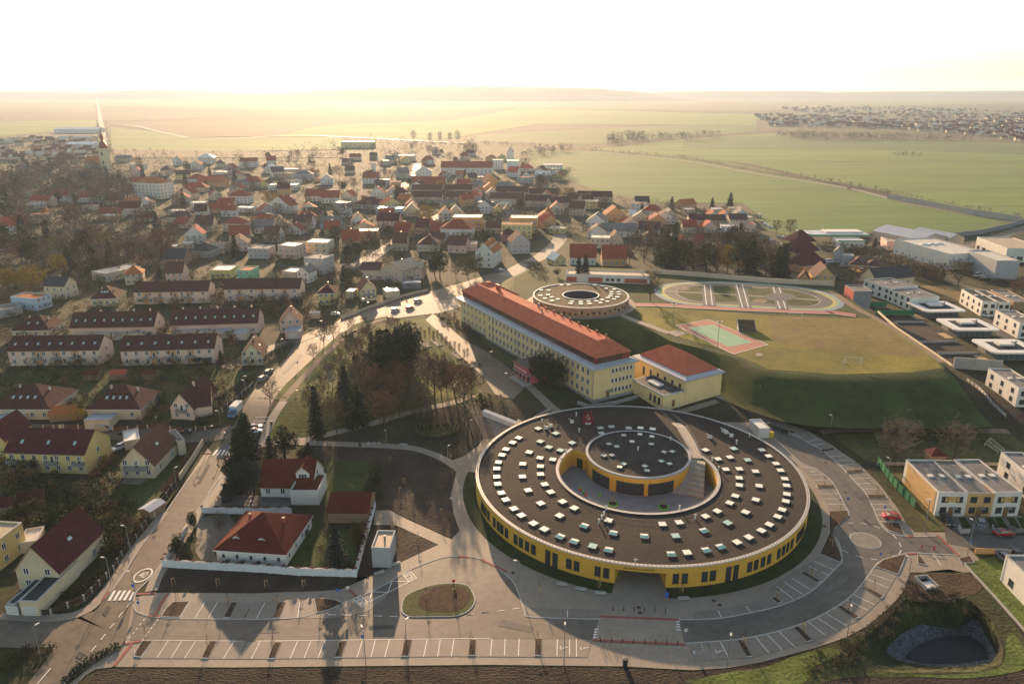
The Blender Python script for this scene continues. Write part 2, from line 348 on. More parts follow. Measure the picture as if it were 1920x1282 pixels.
holed('basin_bank', catmull(wp(ZL('o', [(700, 800), (1000, 690), (1150, 580), (1250, 420), (1290, 360), (1590, 355), (1900, 700), (1960, 900), (1500, 955), (900, 960), (600, 1020), (0, 1000), (0, 960), (300, 930), (500, 870)])), 3, True), BO, BANK, .07)
holed('ground', [Vector(p) for p in ((-16000, -200, 0), (16000, -200, 0), (16000, 150, 0), (-16000, 150, 0))], BO, GROUND, 0)
sheet('basin_dirt', ZL('o', [(1275, 365), (1590, 360), (1680, 440), (1560, 500), (1300, 520), (1230, 480)]), mat('basin_dirt', (.060, .038, .022), .95, .4, .2, bump=.6), .10, sm=3)
# ---- left street, side streets
STREET = [(30, 1310), (110, 1207), (178, 1147), (198, 1121), (226, 1086), (262, 1028), (283, 1000), (360, 890), (400, 848), (430, 815), (450, 775), (480, 727), (512, 700), (555, 647), (597, 630), (640, 597), (680, 582), (730, 567), (805, 547), (868, 530), (900, 520), (935, 508), (985, 498), (1003, 505), (975, 528), (960, 545), (868, 560), (800, 578), (705, 597), (670, 606), (630, 631), (587, 672), (537, 719), (514, 748), (492, 800), (476, 826), (446, 846), (425, 868), (410, 907), (390, 930), (367, 962), (339, 1008), (300, 1062), (281, 1085), (256, 1110), (251, 1128), (262, 1160), (240, 1204), (196, 1231), (121, 1284), (100, 1310)]
sheet('street', STREET, ASPH2, .06)
sheet('street_verge', ZL('h', [(1130, 1240), (1480, 720), (1560, 600), (1590, 640), (1440, 800), (1190, 1160), (1090, 1240)]), PAVE, .05)
strip('side_street', [(-80, 810), (60, 806), (200, 812), (300, 817), (380, 818), (440, 808)], 6.5, ASPH2, .065)
strip('corner_street', [(-80, 1190), (0, 1184), (90, 1186), (160, 1175), (190, 1150)], 8.0, ASPH2, .065)
sheet('corner_street', [(98, 1218), (104, 1158), (140, 1152), (178, 1146), (199, 1119), (228, 1098), (262, 1150), (205, 1232)], ASPH2, .058)
strip('garage_street', [(420, 690), (500, 655), (560, 638), (620, 612)], 5.5, ASPH2, .065)
strip('footpath_left', ZL('i', [(0, 775), (420, 790), (620, 745), (740, 650), (860, 500), (980, 310), (1230, 0)]), 2.2, PAVE, .12)
strip('footpath_right', ZL('i', [(1130, 590), (1180, 470), (1280, 330), (1420, 110)]) + [(392, 940), (418, 905), (432, 872)], 2.4, PAVE, .12)
strip('country_road', ZL('a', [(600, 480), (592, 400), (580, 300), (565, 230), (553, 150), (540, 70)]), 11, mat('far_road', (.30, .27, .23), .65, .1, .05, spec=.3), .8, sm=3)
strip('field_road', ZL('a', [(610, 250), (760, 260), (880, 290), (1050, 325)]), 8, mat('far_road', (1, 1, 1)), .8)
strip('field_lane', ZL('b', [(-900, 350), (-300, 315), (0, 322), (500, 348), (700, 358)]), 7, mat('far_road', (1, 1, 1)), .8)
strip('field_track', ZL('c', [(-560, 398), (0, 455), (420, 530), (900, 605), (1150, 665), (1350, 710), (1900, 808)]), 6, mat('track_dirt', (.22, .18, .15), .9, .15, .1), .25)
strip('ring_road', ZL('g', [(-300, 130), (0, 135), (300, 175), (560, 190), (820, 180), (1000, 170), (1250, 175), (1550, 160), (1800, 70), (2000, 10), (2300, -80)]), 9, ASPH2, .10)
strip('winding_road', ZL('t', [(1150, 800), (1400, 660), (1600, 560), (1760, 440), (1850, 320), (1800, 230), (1640, 150), (1500, 60)]), 9, mat('pale_road', (.24, .20, .165), .75, .15, .1, spec=.25), .07)
strip('town_street', ZL('b', [(120, 1040), (290, 920), (430, 830), (560, 760), (700, 700)]), 8, mat('pale_road', (1, 1, 1)), .12)
strip('hill_street', ZL('b', [(200, 720), (290, 660), (350, 600), (400, 540), (430, 470)]), 9, mat('pale_road', (1, 1, 1)), .12)
strip('garden_lane', ZL('a', [(0, 960), (200, 905), (400, 850), (600, 810)]), 5, ASPH2, .1)
strip('meadow_path', ZL('d', [(380, 290), (520, 180), (700, 120), (960, 10)]), 4, DIRT, .1)
strip('back_street', ZL('e', [(700, 210), (850, 130), (1020, 30), (1100, -60)]), 7, mat('pale_road', (1, 1, 1)), .1)
# ---- forecourt of the round school
PLAZA = [(251, 1121), (286, 1111), (480, 1112), (601, 1108), (640, 1105), (700, 1078), (760, 1050), (822, 1021), (741, 984), (701, 984), (703, 957), (730, 956), (762, 973), (846, 1011), (862, 995), (850, 962), (846, 925), (856, 885), (835, 867), (868, 856), (897, 835), (908, 820), (902, 803), (887, 782), (905, 775), (930, 792),
         (1000, 800), (1200, 790), (1400, 792), (1440, 790), (1465, 797), (1485, 812), (1507, 806), (1558, 833), (1610, 869), (1649, 908), (1681, 950), (1700, 982), (1715, 998), (1752, 998), (1778, 998), (1788, 1000), (1836, 1048), (1829, 1057), (1817, 1073), (1707, 1073), (1699, 1099), (1687, 1118), (1655, 1150), (1623, 1175), (1584, 1196), (1526, 1215), (1429, 1241), (1365, 1252), (1300, 1256), (1237, 1253), (1171, 1249), (920, 1246), (440, 1251), (213, 1250), (181, 1254), (161, 1265), (130, 1295), (118, 1290), (160, 1258), (196, 1231), (234, 1206)]
sheet('forecourt_paving', PLAZA, PAVE, .07)
upk = [(251, 1136), (256, 1147), (279, 1155), (301, 1158), (339, 1160), (480, 1161), (523, 1160), (571, 1156), (616, 1141), (653, 1127), (694, 1111), (736, 1088), (766, 1070), (804, 1054), (834, 1045), (867, 1043), (900, 1048), (926, 1060), (955, 1083), (968, 1101), (978, 1131), (984, 1149), (998, 1157), (1126, 1161)]
upr = [(1272, 1162), (1340, 1160), (1381, 1154), (1461, 1136), (1523, 1107), (1570, 1062), (1579, 1050), (1572, 1015), (1558, 998), (1580, 977), (1592, 966), (1584, 947), (1570, 920), (1555, 898), (1532, 882), (1500, 866), (1480, 848), (1455, 825), (1440, 812)]
lor = [(1456, 796), (1476, 812), (1500, 822), (1545, 847), (1584, 882), (1604, 905), (1623, 925), (1636, 950), (1648, 978), (1665, 998), (1700, 1006), (1757, 1005), (1766, 1008), (1796, 1041), (1740, 1038), (1700, 1037), (1655, 1050), (1640, 1062), (1623, 1086), (1587, 1125), (1526, 1160), (1461, 1183), (1381, 1199), (1300, 1205), (1284, 1207)]
lol = [(1111, 1199), (920, 1197), (480, 1201), (264, 1201), (244, 1200)]
sheet('car_park_road', upk + upr + lor + lol, ASPH, .09)
sheet('raised_crossing', ZL('m', [(1050, 785), (1640, 805), (1690, 990), (1000, 955)]), PAVE, .13)
for nm, k, pts in [('parking_stalls', 'i', [(1330, 668), (1910, 670), (2900, 620), (2740, 745), (2500, 790), (1910, 799), (1340, 793)]),
                   ('parking_stalls', 'i', [(1060, 962), (1910, 967), (3424, 946), (3424, 1077), (1910, 1097), (1050, 1092)]),
                   ('parking_stalls', 'm', [(0, 946), (995, 952), (960, 1085), (0, 1078)]),
                   ('parking_stalls', 'm', [(485, 715), (1062, 728), (1060, 787), (560, 780), (500, 745)]),
                   ('parking_stalls', 'o', [(0, 582), (250, 546), (450, 500), (435, 446), (740, 252), (855, 290), (700, 440), (520, 532), (260, 594), (0, 626)]),
                   ('parking_stalls', 'o', [(-30, 765), (250, 744), (500, 694), (700, 624), (890, 514), (1000, 394), (1055, 327), (1185, 365), (1110, 490), (960, 630), (700, 750), (340, 845), (0, 865)]),
                   ('parking_stalls', 'n', [(620, 420), (720, 430), (805, 500), (850, 570), (888, 670), (790, 672), (720, 520), (660, 460)]),
                   ('parking_stalls', 'n', [(620, 258), (665, 238), (780, 290), (1000, 440), (1120, 590), (1190, 735), (1085, 738), (1005, 560), (880, 440), (740, 322)])]:
    sheet(nm, ZL(k, pts), STALL, .11)
for k, pts in [('i', [(1200, 785), (1235, 720), (1290, 670), (1420, 665), (1340, 790)]), ('i', [(1735, 670), (1772, 670), (1720, 792), (1665, 792)]), ('k', [(330, 670), (385, 670), (335, 797), (280, 797)]), ('k', [(590, 645), (720, 647), (770, 660), (812, 685), (700, 735), (610, 757)]),
               ('i', [(1065, 960), (1145, 957), (1050, 1088), (1000, 1080), (1005, 1045)]), ('i', [(1570, 960), (1622, 960), (1557, 1095), (1500, 1095)]), ('k', [(300, 968), (352, 968), (300, 1098), (245, 1098)]), ('k', [(790, 960), (840, 958), (795, 1088), (740, 1090)]), ('k', [(1270, 950), (1325, 950), (1300, 1080), (1240, 1082)]), 
               ('m', [(85, 948), (130, 948), (125, 1075), (68, 1075)]), ('m', [(570, 940), (622, 940), (615, 1075), (565, 1075)]),
               ('o', [(250, 742), (285, 740), (345, 840), (310, 845)]), ('o', [(575, 668), (605, 660), (697, 748), (660, 757)]), ('o', [(828, 548), (855, 542), (968, 612), (935, 625)]), ('o', [(970, 435), (990, 430), (1108, 490), (1090, 505)]), ('o', [(615, 350), (640, 345), (742, 405), (725, 415)]), ('o', [(447, 497), (475, 488), (517, 525), (490, 535)]), ('o', [(1052, 318), (1100, 275), (1238, 245), (1215, 310), (1190, 365)]), ('o', [(1303, 243), (1360, 312), (1300, 300)]), ('o', [(1535, 268), (1605, 255), (1635, 295), (1560, 302)]),
               ('n', [(790, 675), (893, 673), (903, 705), (820, 770), (798, 810), (840, 900), (862, 960), (850, 975), (735, 928), (785, 800)]), ('n', [(1085, 740), (1195, 745), (1228, 818), (1130, 790)]), ('n', [(735, 322), (820, 309), (825, 322), (743, 336)]), ('n', [(883, 443), (985, 433), (995, 449), (890, 461)]), ('n', [(1003, 581), (1115, 581), (1128, 605), (1016, 606)]), ('n', [(713, 526), (820, 526), (826, 544), (722, 544)])]:
    q = wp(ZL(k, pts)); mb = MB(); mb.prism([(p.x, p.y) for p in q], lambda y: terr(y), lambda y: terr(y) + .2)
    o = struct(mb.obj('planting_bed', KERB)); c = sum(q, Vector()) / len(q)
    drape('bed_mulch', [c + (p - c) * (1 - .25 / max(.6, (p - c).length)) for p in q], MULCH, .215)
TD = ZL('k', [(1240, 720), (1262, 640), (1340, 590), (1480, 545), (1620, 530), (1740, 548), (1790, 620), (1795, 680), (1740, 745), (1640, 780), (1470, 784), (1310, 785), (1255, 760)])
q = catmull(wp(TD), 4, True); mb = MB(); mb.prism([(p.x, p.y) for p in q], 0, .2); struct(mb.obj('traffic_island', KERB))
c = sum(q, Vector()) / len(q); drape('island_grass', [c + (p - c) * .96 for p in q], mat('island_turf', (.075, .08, .025), .95, .2, .3, bump=.4), .215)
sheet('island_mulch', ZL('k', [(1370, 680), (1385, 630), (1450, 580), (1560, 552), (1680, 562), (1750, 605), (1755, 660), (1700, 720), (1640, 746), (1480, 745), (1390, 720)]), MULCH, .24, sm=4)
for nm, pts in [('kerb', upk), ('kerb', upr), ('kerb', lor[:12]), ('kerb', lor[13:]), ('kerb', STREET[35:46]), ('kerb', STREET[3:8])]:
    kerb(nm, pts, sm=3)
# roundabout disc
ctr = G(*Z('n', 998, 847)); rad = (G(*Z('n', 1083, 845)) - ctr).length; mb = MB()
mb.prism([(ctr.x + rad * cos(2 * pi * i / 40), ctr.y + rad * sin(2 * pi * i / 40)) for i in range(40)], .05, .13, 1); mb.prism([(ctr.x + (rad - .3) * cos(2 * pi * i / 40), ctr.y + (rad - .3) * sin(2 * pi * i / 40)) for i in range(40)], .05, .16)
struct(mb.obj('roundabout_disc', [mat('disc_paving', (.20, .18, .15), .7, .15, .4), KERB]))
# ---- markings
M1 = .135
SL = []
for k, ss in dict(i=[[(1258, 960), (1172, 1088)], [(1358, 963), (1276, 1090)], [(1460, 965), (1377, 1092)], [(1745, 968), (1668, 1095)], [(1842, 968), (1775, 1095)], [(1530, 672), (1457, 790)], [(1625, 672), (1553, 792)], [(1885, 675), (1822, 793)], [(1145, 957), (1052, 1088)], [(1422, 667), (1342, 790)], [(1065, 957), (1910, 964)], [(1345, 795), (1910, 801)]],
                  k=[[(90, 968), (22, 1095)], [(190, 968), (125, 1095)], [(470, 965), (414, 1095)], [(570, 965), (518, 1092)], [(670, 963), (622, 1092)], [(955, 960), (912, 1087)], [(1050, 957), (1017, 1085)], [(1155, 955), (1120, 1083)], [(1438, 953), (1410, 1080)], [(1535, 953), (1515, 1080)], [(1637, 950), (1617, 1078)], [(135, 675), (70, 793)], [(225, 680), (165, 793)], [(487, 672), (470, 787)], [(840, 956), (1910, 943)], [(0, 965), (840, 956)]],
                  m=[[(248, 948), (238, 1075)], [(347, 945), (342, 1073)], [(452, 945), (446, 1073)], [(737, 950), (733, 1077)], [(828, 950), (828, 1077)], [(878, 950), (880, 1080)], [(812, 730), (813, 785)], [(1808, 980), (1865, 1108)], [(1855, 978), (1910, 1105)]],
                  o=[[(700, 287), (815, 335)], [(672, 315), (722, 339)], [(742, 348), (790, 370)], [(572, 385), (682, 452)], [(528, 408), (634, 478)], [(484, 432), (580, 505)], [(304, 546), (338, 586)], [(143, 575), (165, 613)], [(1030, 360), (1155, 402)], [(1008, 390), (1135, 443)], [(928, 478), (1053, 540)], [(892, 510), (1018, 573)], [(770, 590), (888, 660)], [(720, 615), (834, 690)], [(667, 638), (772, 720)], [(497, 695), (590, 785)], [(430, 713), (517, 803)], [(363, 727), (440, 820)], [(157, 755), (207, 850)], [(80, 760), (125, 860)], [(42, 762), (87, 862)], [(1390, 240), (1440, 312)]],
                  n=[[(655, 277), (717, 260)], [(693, 298), (760, 283)], [(783, 363), (865, 352)], [(817, 388), (900, 378)], [(852, 413), (935, 402)], [(928, 490), (1025, 485)], [(955, 518), (1055, 513)], [(982, 548), (1078, 548)], [(1028, 636), (1143, 637)], [(1045, 667), (1155, 670)], [(1062, 698), (1120, 702)], [(625, 424), (718, 425)], [(670, 467), (760, 464)], [(695, 496), (785, 495)], [(748, 576), (850, 575)], [(758, 605), (865, 606)], [(775, 637), (882, 638)], [(1085, 737), (1195, 737)]],
                  h=[[(1660, 800), (1560, 945)], [(1895, 1600), (1895, 1601)]]).items(): SL += [[Z(k, *a), Z(k, *b)] for a, b in ss]
lines('stall_lines', SL[:-1], .14, WHITE, M1)
lines('stall_lines', [[Z('j', 155, 330), Z('j', 270, 330)], [Z('j', 135, 360), Z('j', 255, 360)], [Z('j', 120, 388), Z('j', 235, 388)]], .14, WHITE, M1 + .02)
DL = []
for k, ss in dict(i=[[(977, 670), (948, 710)], [(917, 745), (885, 787)], [(855, 828), (820, 868)], [(788, 910), (752, 955)], [(718, 997), (680, 1043)], [(647, 1088), (612, 1130)], [(575, 1160), (480, 1282)], [(380, 1165), (280, 1282)]] + [[(1080 - 26 * j, 798 + 33 * j), (1068 - 26 * j, 813 + 33 * j)] for j in range(6)] + [[(1182 - 22 * j, 800 + 29 * j), (1168 - 22 * j, 818 + 29 * j)] for j in range(6)],
                  k=[[(697, 765), (757, 768)], [(812, 768), (872, 770)], [(928, 772), (987, 774)], [(1042, 775), (1102, 777)], [(1157, 778), (1216, 780)], [(1730, 768), (1785, 760)], [(1845, 752), (1900, 745)], [(995, 675), (1305, 522)], [(1000, 678), (1025, 596)], [(1025, 596), (1145, 599)], [(1145, 599), (1175, 517)], [(1175, 517), (1300, 522)], [(885, 650), (945, 710)], [(945, 710), (995, 677)], [(995, 677), (937, 622)], [(937, 622), (885, 650)], [(1255, 470), (1307, 525)], [(1307, 525), (1360, 495)], [(1360, 495), (1310, 443)], [(1310, 443), (1255, 470)]],
                  m=[[(57, 768), (115, 762)], [(172, 752), (230, 746)], [(285, 740), (342, 735)], [(400, 725), (453, 718)]],
                  o=[[(895, 66), (928, 63)], [(970, 65), (1008, 72)], [(1048, 80), (1085, 95)], [(1158, 132), (1180, 155)], [(1195, 178), (1207, 203)], [(1207, 222), (1195, 243)], [(867, 220), (900, 238)], [(942, 253), (982, 265)], [(1030, 273), (1068, 278)]]).items(): DL += [[Z(k, *a), Z(k, *b)] for a, b in ss]
lines('road_dashes', DL, .17, WHITE, .125)
mb = MB()
def bars(k, tops, bots, wv, off=.13):
    for (xa, ya), (xb, yb) in zip(tops, bots): mb.face([(*G(*Z(k, x, y)).xy, terr(G(*Z(k, x, y)).y) + off) for x, y in ((xb, yb), (xb + wv, yb), (xa + wv, ya), (xa, ya))])
bars('i', [(848, 587), (888, 587), (925, 586), (962, 586), (992, 598)], [(804, 664), (842, 662), (880, 661), (917, 660), (958, 660)], 20)
bars('h', [(1622, 615), (1650, 615), (1680, 614), (1708, 614), (1733, 614)], [(1592, 655), (1622, 655), (1652, 655), (1682, 655), (1708, 655)], 16)
bars('e', [(480, 715), (500, 716), (520, 717), (540, 718), (560, 718)], [(450, 742), (470, 744), (490, 746), (512, 747), (532, 748)], 10)
for y in (820, 840, 860, 880): mb.face([(*G(*Z('m', *p)).xy, .15) for p in ((1615, y), (1660 + (y - 820) * .1, y + 7), (1640, y - 6))])
for y in (875, 895, 915, 935): mb.face([(*G(*Z('m', *p)).xy, .15) for p in ((1015 - (y - 875) * .2, y + 10), (1052 - (y - 875) * .2, y), (1015 - (y - 875) * .2, y - 5))])
struct(mb.obj('zebra_crossing', WHITE))
def text_mesh(s): 
    c = bpy.data.curves.new('writing', 'FONT'); c.body = s; c.size = 1; c.align_x = 'CENTER'; c.align_y = 'CENTER'; c.extrude = 0.02
    o = bpy.data.objects.new('writing', c); COL.objects.link(o); dg = bpy.context.evaluated_depsgraph_get()
    me = bpy.data.meshes.new_from_object(o.evaluated_get(dg)); bpy.data.objects.remove(o); return me
def ground_text(name, s, ctr, right, up, z):
    """lettering painted on the road: right / up are ground vectors spanning one unit of text"""
    me = text_mesh(s); me.materials.clear(); me.materials.append(WHITE); o = ob(name, me)
    o.matrix_world = Matrix(((right.x, up.x, 0, ctr.x), (right.y, up.y, 0, ctr.y), (0, 0, .02, z), (0, 0, 0, 1))); return struct(o)
for cx, cy, p0, p1, p2 in [(940, 666, (885, 650), (937, 622), (945, 710)), (1307, 484, (1255, 470), (1310, 443), (1307, 525))]:
    a, b, c_ = [G(*Z('k', *p)) for p in (p0, p1, p2)]; rt = (c_ - a); up = (b - a)
    ground_text('bus_lettering', 'BUS', G(*Z('k', cx, cy)), rt * -.46, up * -1.0, .128)
c40 = G(*Z('i', 1067, 473)); ax = (G(*Z('i', 1113, 420)) - c40); sd_ = Vector((ax.y, -ax.x, 0)).normalized() * 1.75
mb = MB(); N = 48
for i in range(N):
    a0, a1 = 2 * pi * i / N, 2 * pi * (i + 1) / N
    mb.face([(*(c40 + ax * cos(a) * r_ + sd_ * sin(a) * r_).xy, .125) for a, r_ in ((a0, 1), (a1, 1), (a1, .83), (a0, .83))])
o = mb.obj('speed_limit_ring', WHITE); struct(o)
ground_text('speed_limit_figures', '40', c40, sd_ * .92, ax * 1.15, .128)
def wheelchair(ctr, rt, up):
    mb = MB(); N = 20; pt = lambda x, y: (*(ctr + rt * x + up * y).xy, .14)
    for i in range(N):
        a0, a1 = -2.6 + 4.6 * i / N, -2.6 + 4.6 * (i + 1) / N
        mb.face([pt(r_ * cos(a), r_ * sin(a) - .2) for a, r_ in ((a0, .5), (a1, .5), (a1, .34), (a0, .34))])
    for q in ([(-.08, -.1), (.08, -.1), (.0, .6), (-.16, .6)], [(-.08, -.12), (.42, -.12), (.42, .04), (-.08, .04)], [(.34, -.1), (.5, -.1), (.68, -.55), (.52, -.55)], [(-.02, .25), (.34, .25), (.34, .36), (-.02, .36)]): mb.face([pt(*p) for p in q])
    mb.face([pt(-.06 + .15 * cos(2 * pi * i / 10), .78 + .15 * sin(2 * pi * i / 10)) for i in range(10)]); struct(mb.obj('wheelchair_marking', WHITE))
for k, x, y in [('m', 780, 1012), ('m', 932, 1015), ('m', 1775, 1048), ('o', 22, 815), ('o', 145, 808), ('n', 697, 447)]:
    wheelchair(G(*Z(k, x, y)), Vector((0, -1, 0)) * .9, Vector((1, 0, 0)) * .9)
RL = []
for k, ss in dict(m=[[(1050, 780), (1640, 805)], [(1000, 957), (1690, 988)], [(0, 330), (75, 338)], [(165, 352), (260, 398)], [(260, 398), (355, 445)]], i=[[(1025, 612), (1160, 605)], [(1250, 610), (1155, 770)], [(1110, 772), (1210, 780)], [(820, 590), (765, 660)], [(920, 985), (1060, 962)], [(985, 985), (850, 1150)]], k=[[(845, 575), (910, 630)]], o=[[(1240, 243), (1300, 240)]], n=[[(1415, 815), (1545, 940)], [(1240, 825), (1280, 823)]], h=[[(1530, 640), (1590, 640)]]).items(): RL += [[Z(k, *a), Z(k, *b)] for a, b in ss]
lines('tactile_paving', RL, .55, REDL, .145)
# manhole covers
for k, x, y in [('m', 405, 453), ('m', 1343, 712), ('m', 1352, 751), ('o', 118, 515), ('o', 152, 541), ('n', 768, 393), ('n', 880, 566), ('n', 760, 763)]:
    p = G(*Z(k, x, y)); mb = MB(); mb.prism([(p.x + .4 * cos(2 * pi * i / 12), p.y + .4 * sin(2 * pi * i / 12)) for i in range(12)], p.z + .05, p.z + .15); struct(mb.obj('manhole_cover', mat('cast_iron', (.06, .04, .035), .7, .2, 2)))
# ---- paths through the park and the school grounds
for nm, pts, wd, m in [('park_path', ZL('e', [(200, 1205), (420, 960), (560, 820), (680, 720), (830, 640), (950, 600), (1200, 560), (1420, 500)]), 2.4, DIRT),
                       ('park_path', [(490, 838), (507, 792), (532, 752)], 2.6, PAVE), ('park_path', ZL('j', [(210, 528), (480, 502), (560, 492), (770, 440), (1040, 375), (1280, 300), (1640, 220), (1790, 165)]), 2.6, PAVE),
                       ('park_path', ZL('j', [(180, 540), (360, 518), (550, 522), (770, 530), (1250, 552), (1420, 584), (1560, 640), (1660, 700)]), 2.6, PAVE),
                       ('park_path', ZL('e', [(590, 735), (680, 725), (760, 680)]), 2, DIRT), ('park_path', ZL('l', [(80, 60), (130, 130), (200, 250), (230, 330)]), 3.5, DIRT),
                       ('school_path', [(990, 722), (1032, 762), (1062, 781)], 3, PAVE), ('school_path', [(1056, 781), (1140, 778), (1235, 774), (1262, 776), (1345, 752)], 2.4, PAVE), ('school_path', [(1345, 742), (1368, 750), (1406, 769), (1455, 792), (1507, 811), (1540, 830)], 3.2, PAVE),
                       ('field_path', ZL('n', [(740, 218), (860, 205), (1080, 205), (1300, 207), (1830, 212)]), 2.4, DIRT)]:
    strip(nm, pts, wd, m, .09)
sheet('school_forecourt', [(798, 600), (812, 588), (868, 636), (905, 655), (935, 676), (968, 700), (990, 722), (962, 748), (930, 742), (905, 705), (868, 672), (832, 632)], ASPH2, .08)  # darker asphalt colour stands in for tree shade over the forecourt
sheet('town_square', ZL('e', [(900, 575), (1180, 480), (1500, 440), (1540, 500), (1400, 545), (1050, 585)]), mat('pale_road', (1, 1, 1)), .10)
sheet('school_lawn', ZL('f', [(-160, 260), (-20, 480), (420, 870), (560, 1180), (300, 1200), (100, 1090), (-60, 930), (-250, 700), (-330, 560), (-300, 440)]), LAWN, .05)
sheet('dark_lawn', [(1000, 745), (1060, 776), (1240, 770), (1345, 748), (1420, 780), (1330, 800), (1100, 800), (985, 790), (930, 775), (905, 760)], mat('dark_soil_lawn', (.034, .034, .016), .95, .35, .1, c2=(.05, .046, .022), bump=.5), .04)  # dark mix of soil and grass colour
# labyrinth rings in the turned soil
c0 = G(*Z('j', 1520, 405))
for r_, ww in [(1.6, .6), (3.0, .5), (4.2, .5), (5.4, .5), (6.5, .5)]:
    mb = MB(); N = 48
    for i in range(N):
        if r_ > 2 and i % 24 in (3, 4) and int(r_) % 2: continue
        q = [c0 + Vector((cos(a) * s_, sin(a) * s_, 0)) for a, s_ in ((2 * pi * i / N, r_), (2 * pi * (i + 1) / N, r_), (2 * pi * (i + 1) / N, r_ - ww), (2 * pi * i / N, r_ - ww))]
        mb.prism([(p.x, p.y) for p in q], c0.z, c0.z + .38 + .05 * (i % 3))
    o = struct(mb.obj('labyrinth_ring', mat('labyrinth_turf', (.085, .078, .03), .95, .35, .8, bump=.8)))
# ---- sports field on its embankment
top = wp([(1258, 640), (1330, 657), (1390, 674), (1440, 694), (1565, 703), (1715, 699), (1772, 692), (1763, 675), (1725, 645), (1670, 610), (1600, 565), (1565, 545), (1555, 530), (1400, 516), (1230, 506), (1010, 498), (965, 520), (962, 552), (990, 582), (1060, 602), (1140, 596), (1200, 606)], ZF)
low = wp([(1215, 672), (1262, 690), (1340, 738), (1420, 775), (1530, 799), (1740, 803), (1866, 801)], 3.4)
cx_ = sum((p for p in top), Vector()) / len(top)
lw = []
for i, p in enumerate(top):
    if i < len(low): lw.append(Vector((low[i].x, low[i].y, 3.35)))
    elif i < 13: lw.append(Vector((p.x + 1.2, p.y + .4, 3.3)))
    else:
        d = (p - cx_); d.z = 0; d.normalize(); e = 14 if i < 17 else 9; lw.append(Vector((p.x + d.x * e, p.y + d.y * e, 3.3)))
lw[-1] = Vector((*G(1190, 655, 3.4).xy, 3.3)); lw[-2] = Vector((*G(1120, 640, 3.4).xy, 3.3)); lw[-3] = Vector((*G(1050, 640, 3.4).xy, 3.3))
n = len(top); D_ = lambda q: catmull(q[:7], 4) + q[7:]
top, lw = D_(top), D_(lw); n = len(top); NR = 25       # the first NR points are the grassy bank that faces the car park
r_ = random.Random(9); rows = []; mb = MB(); K = 9
for k in range(K + 1):
    t = k / K; s_ = t * t * (3 - 2 * t) if k < K else 1; row = []
    for i in range(n):
        p = lw[i].lerp(top[i], t); z_ = lw[i].z + (top[i].z - lw[i].z) * (s_ if i < NR or i > NR + 5 else t)
        row.append((p.x, p.y, z_ + (r_.uniform(-.12, .12) if 0 < k < K and i < NR else 0)))
    rows.append(mb.vs(row))
for k in range(K):
    for i in range(n):
        j = (i + 1) % n; mb.f.append((rows[k] + i, rows[k] + j, rows[k + 1] + j, rows[k + 1] + i)); mb.m.append(1 if NR <= i < NR + 5 else 0)
bank_faces = len(mb.f)
for t in tessellate_polygon([[Vector((p.x, p.y, 0)) for p in top]]): mb.face([top[i] for i in (t if (top[t[1]] - top[t[0]]).cross(top[t[2]] - top[t[0]]).z > 0 else t[::-1])], 0)
o = mb.obj('field_embankment', [LAWN, CONC]); struct(o); o.data.polygons.foreach_set('use_smooth', [i < bank_faces for i in range(len(o.data.polygons))])
sheet('football_turf', ZL('f', [(860, 420), (900, 500), (980, 600), (1100, 690), (1190, 700), (1300, 745), (1540, 808), (1720, 880), (1920, 970)]) + [(1565, 702), (1710, 698), (1766, 690), (1755, 672), (1722, 648), (1665, 612), (1640, 598), (1440, 592), (1300, 580), (1195, 575)], DRY, .06, ZF)
sheet('mown_strip', [(1440, 592), (1640, 600), (1700, 640), (1740, 670), (1560, 660), (1450, 640)], mat('mown_grass', (.13, .105, .025), .95, .2, .05, c2=(.17, .13, .035)), .08, ZF)
EL = lambda cx, cy, rx, ry, n=48: [(cx + rx * cos(2 * pi * i / n), cy + ry * sin(2 * pi * i / n)) for i in range(n)]
# cycling track with coloured lanes
tr = [(1226, 548), (1236, 537), (1262, 531), (1330, 528), (1420, 531), (1500, 538), (1550, 549), (1578, 562), (1583, 571), (1572, 579), (1545, 583), (1450, 581), (1350, 575), (1285, 571), (1245, 562)]
tc = wp(tr, ZF); c_ = sum(tc, Vector()) / len(tc)
def inset(d): return [c_ + (p - c_) * (1 - d / max(8, (p - c_).length)) for p in catmull(tc, 4, True)]
TC = lambda n, c: mat('track_' + n, c, .7, .12, .2)
for j, (dd, m) in enumerate([(0, TC('blue', (.22, .25, .33))), (1.6, TC('green', (.22, .33, .22))), (3.0, TC('yellow', (.42, .36, .12))), (4.6, ASPH), (9.4, KERB), (9.9, LAWN)]):
    drape('cycling_track' if j < 5 else 'track_lawn', inset(dd), m, .07 + .02 * j, ZF)
strip('running_track', ZL('f', [(920, 485), (1100, 488), (1400, 505), (1920, 530), (2340, 545)]) + [(1560, 586), (1605, 592)], 4.4, TC('red', (.36, .12, .10)), .16, ZF)
strip('running_lane', ZL('f', [(920, 497), (1100, 500), (1400, 517), (1920, 541), (2340, 556)]) + [(1560, 589), (1605, 595)], 1.1, PAVE, .18, ZF)
for pts in ([(1326, 535), (1330, 573)], [(1386, 534), (1398, 578)], [(1455, 539), (1468, 580)]): strip('track_crossing', pts, 5, ASPH, .20, ZF, 0); [lines('track_line', [[(pts[0][0] + d, pts[0][1]), (pts[1][0] + d, pts[1][1])]], .4, WHITE, .22, ZF) for d in (-5.5, 5.5)]
strip('track_crossing', ZL('f', [(1150, 388), (1600, 408), (1920, 430), (2100, 440), (2320, 455)]), 2.0, PAVE, .19, ZF)
sheet('track_circle', EL(1463, 557.5, 30, 7.5), ASPH, .23, ZF); sheet('track_circle_paving', EL(1463, 557.5, 15, 3.8), GRAVEL, .25, ZF)
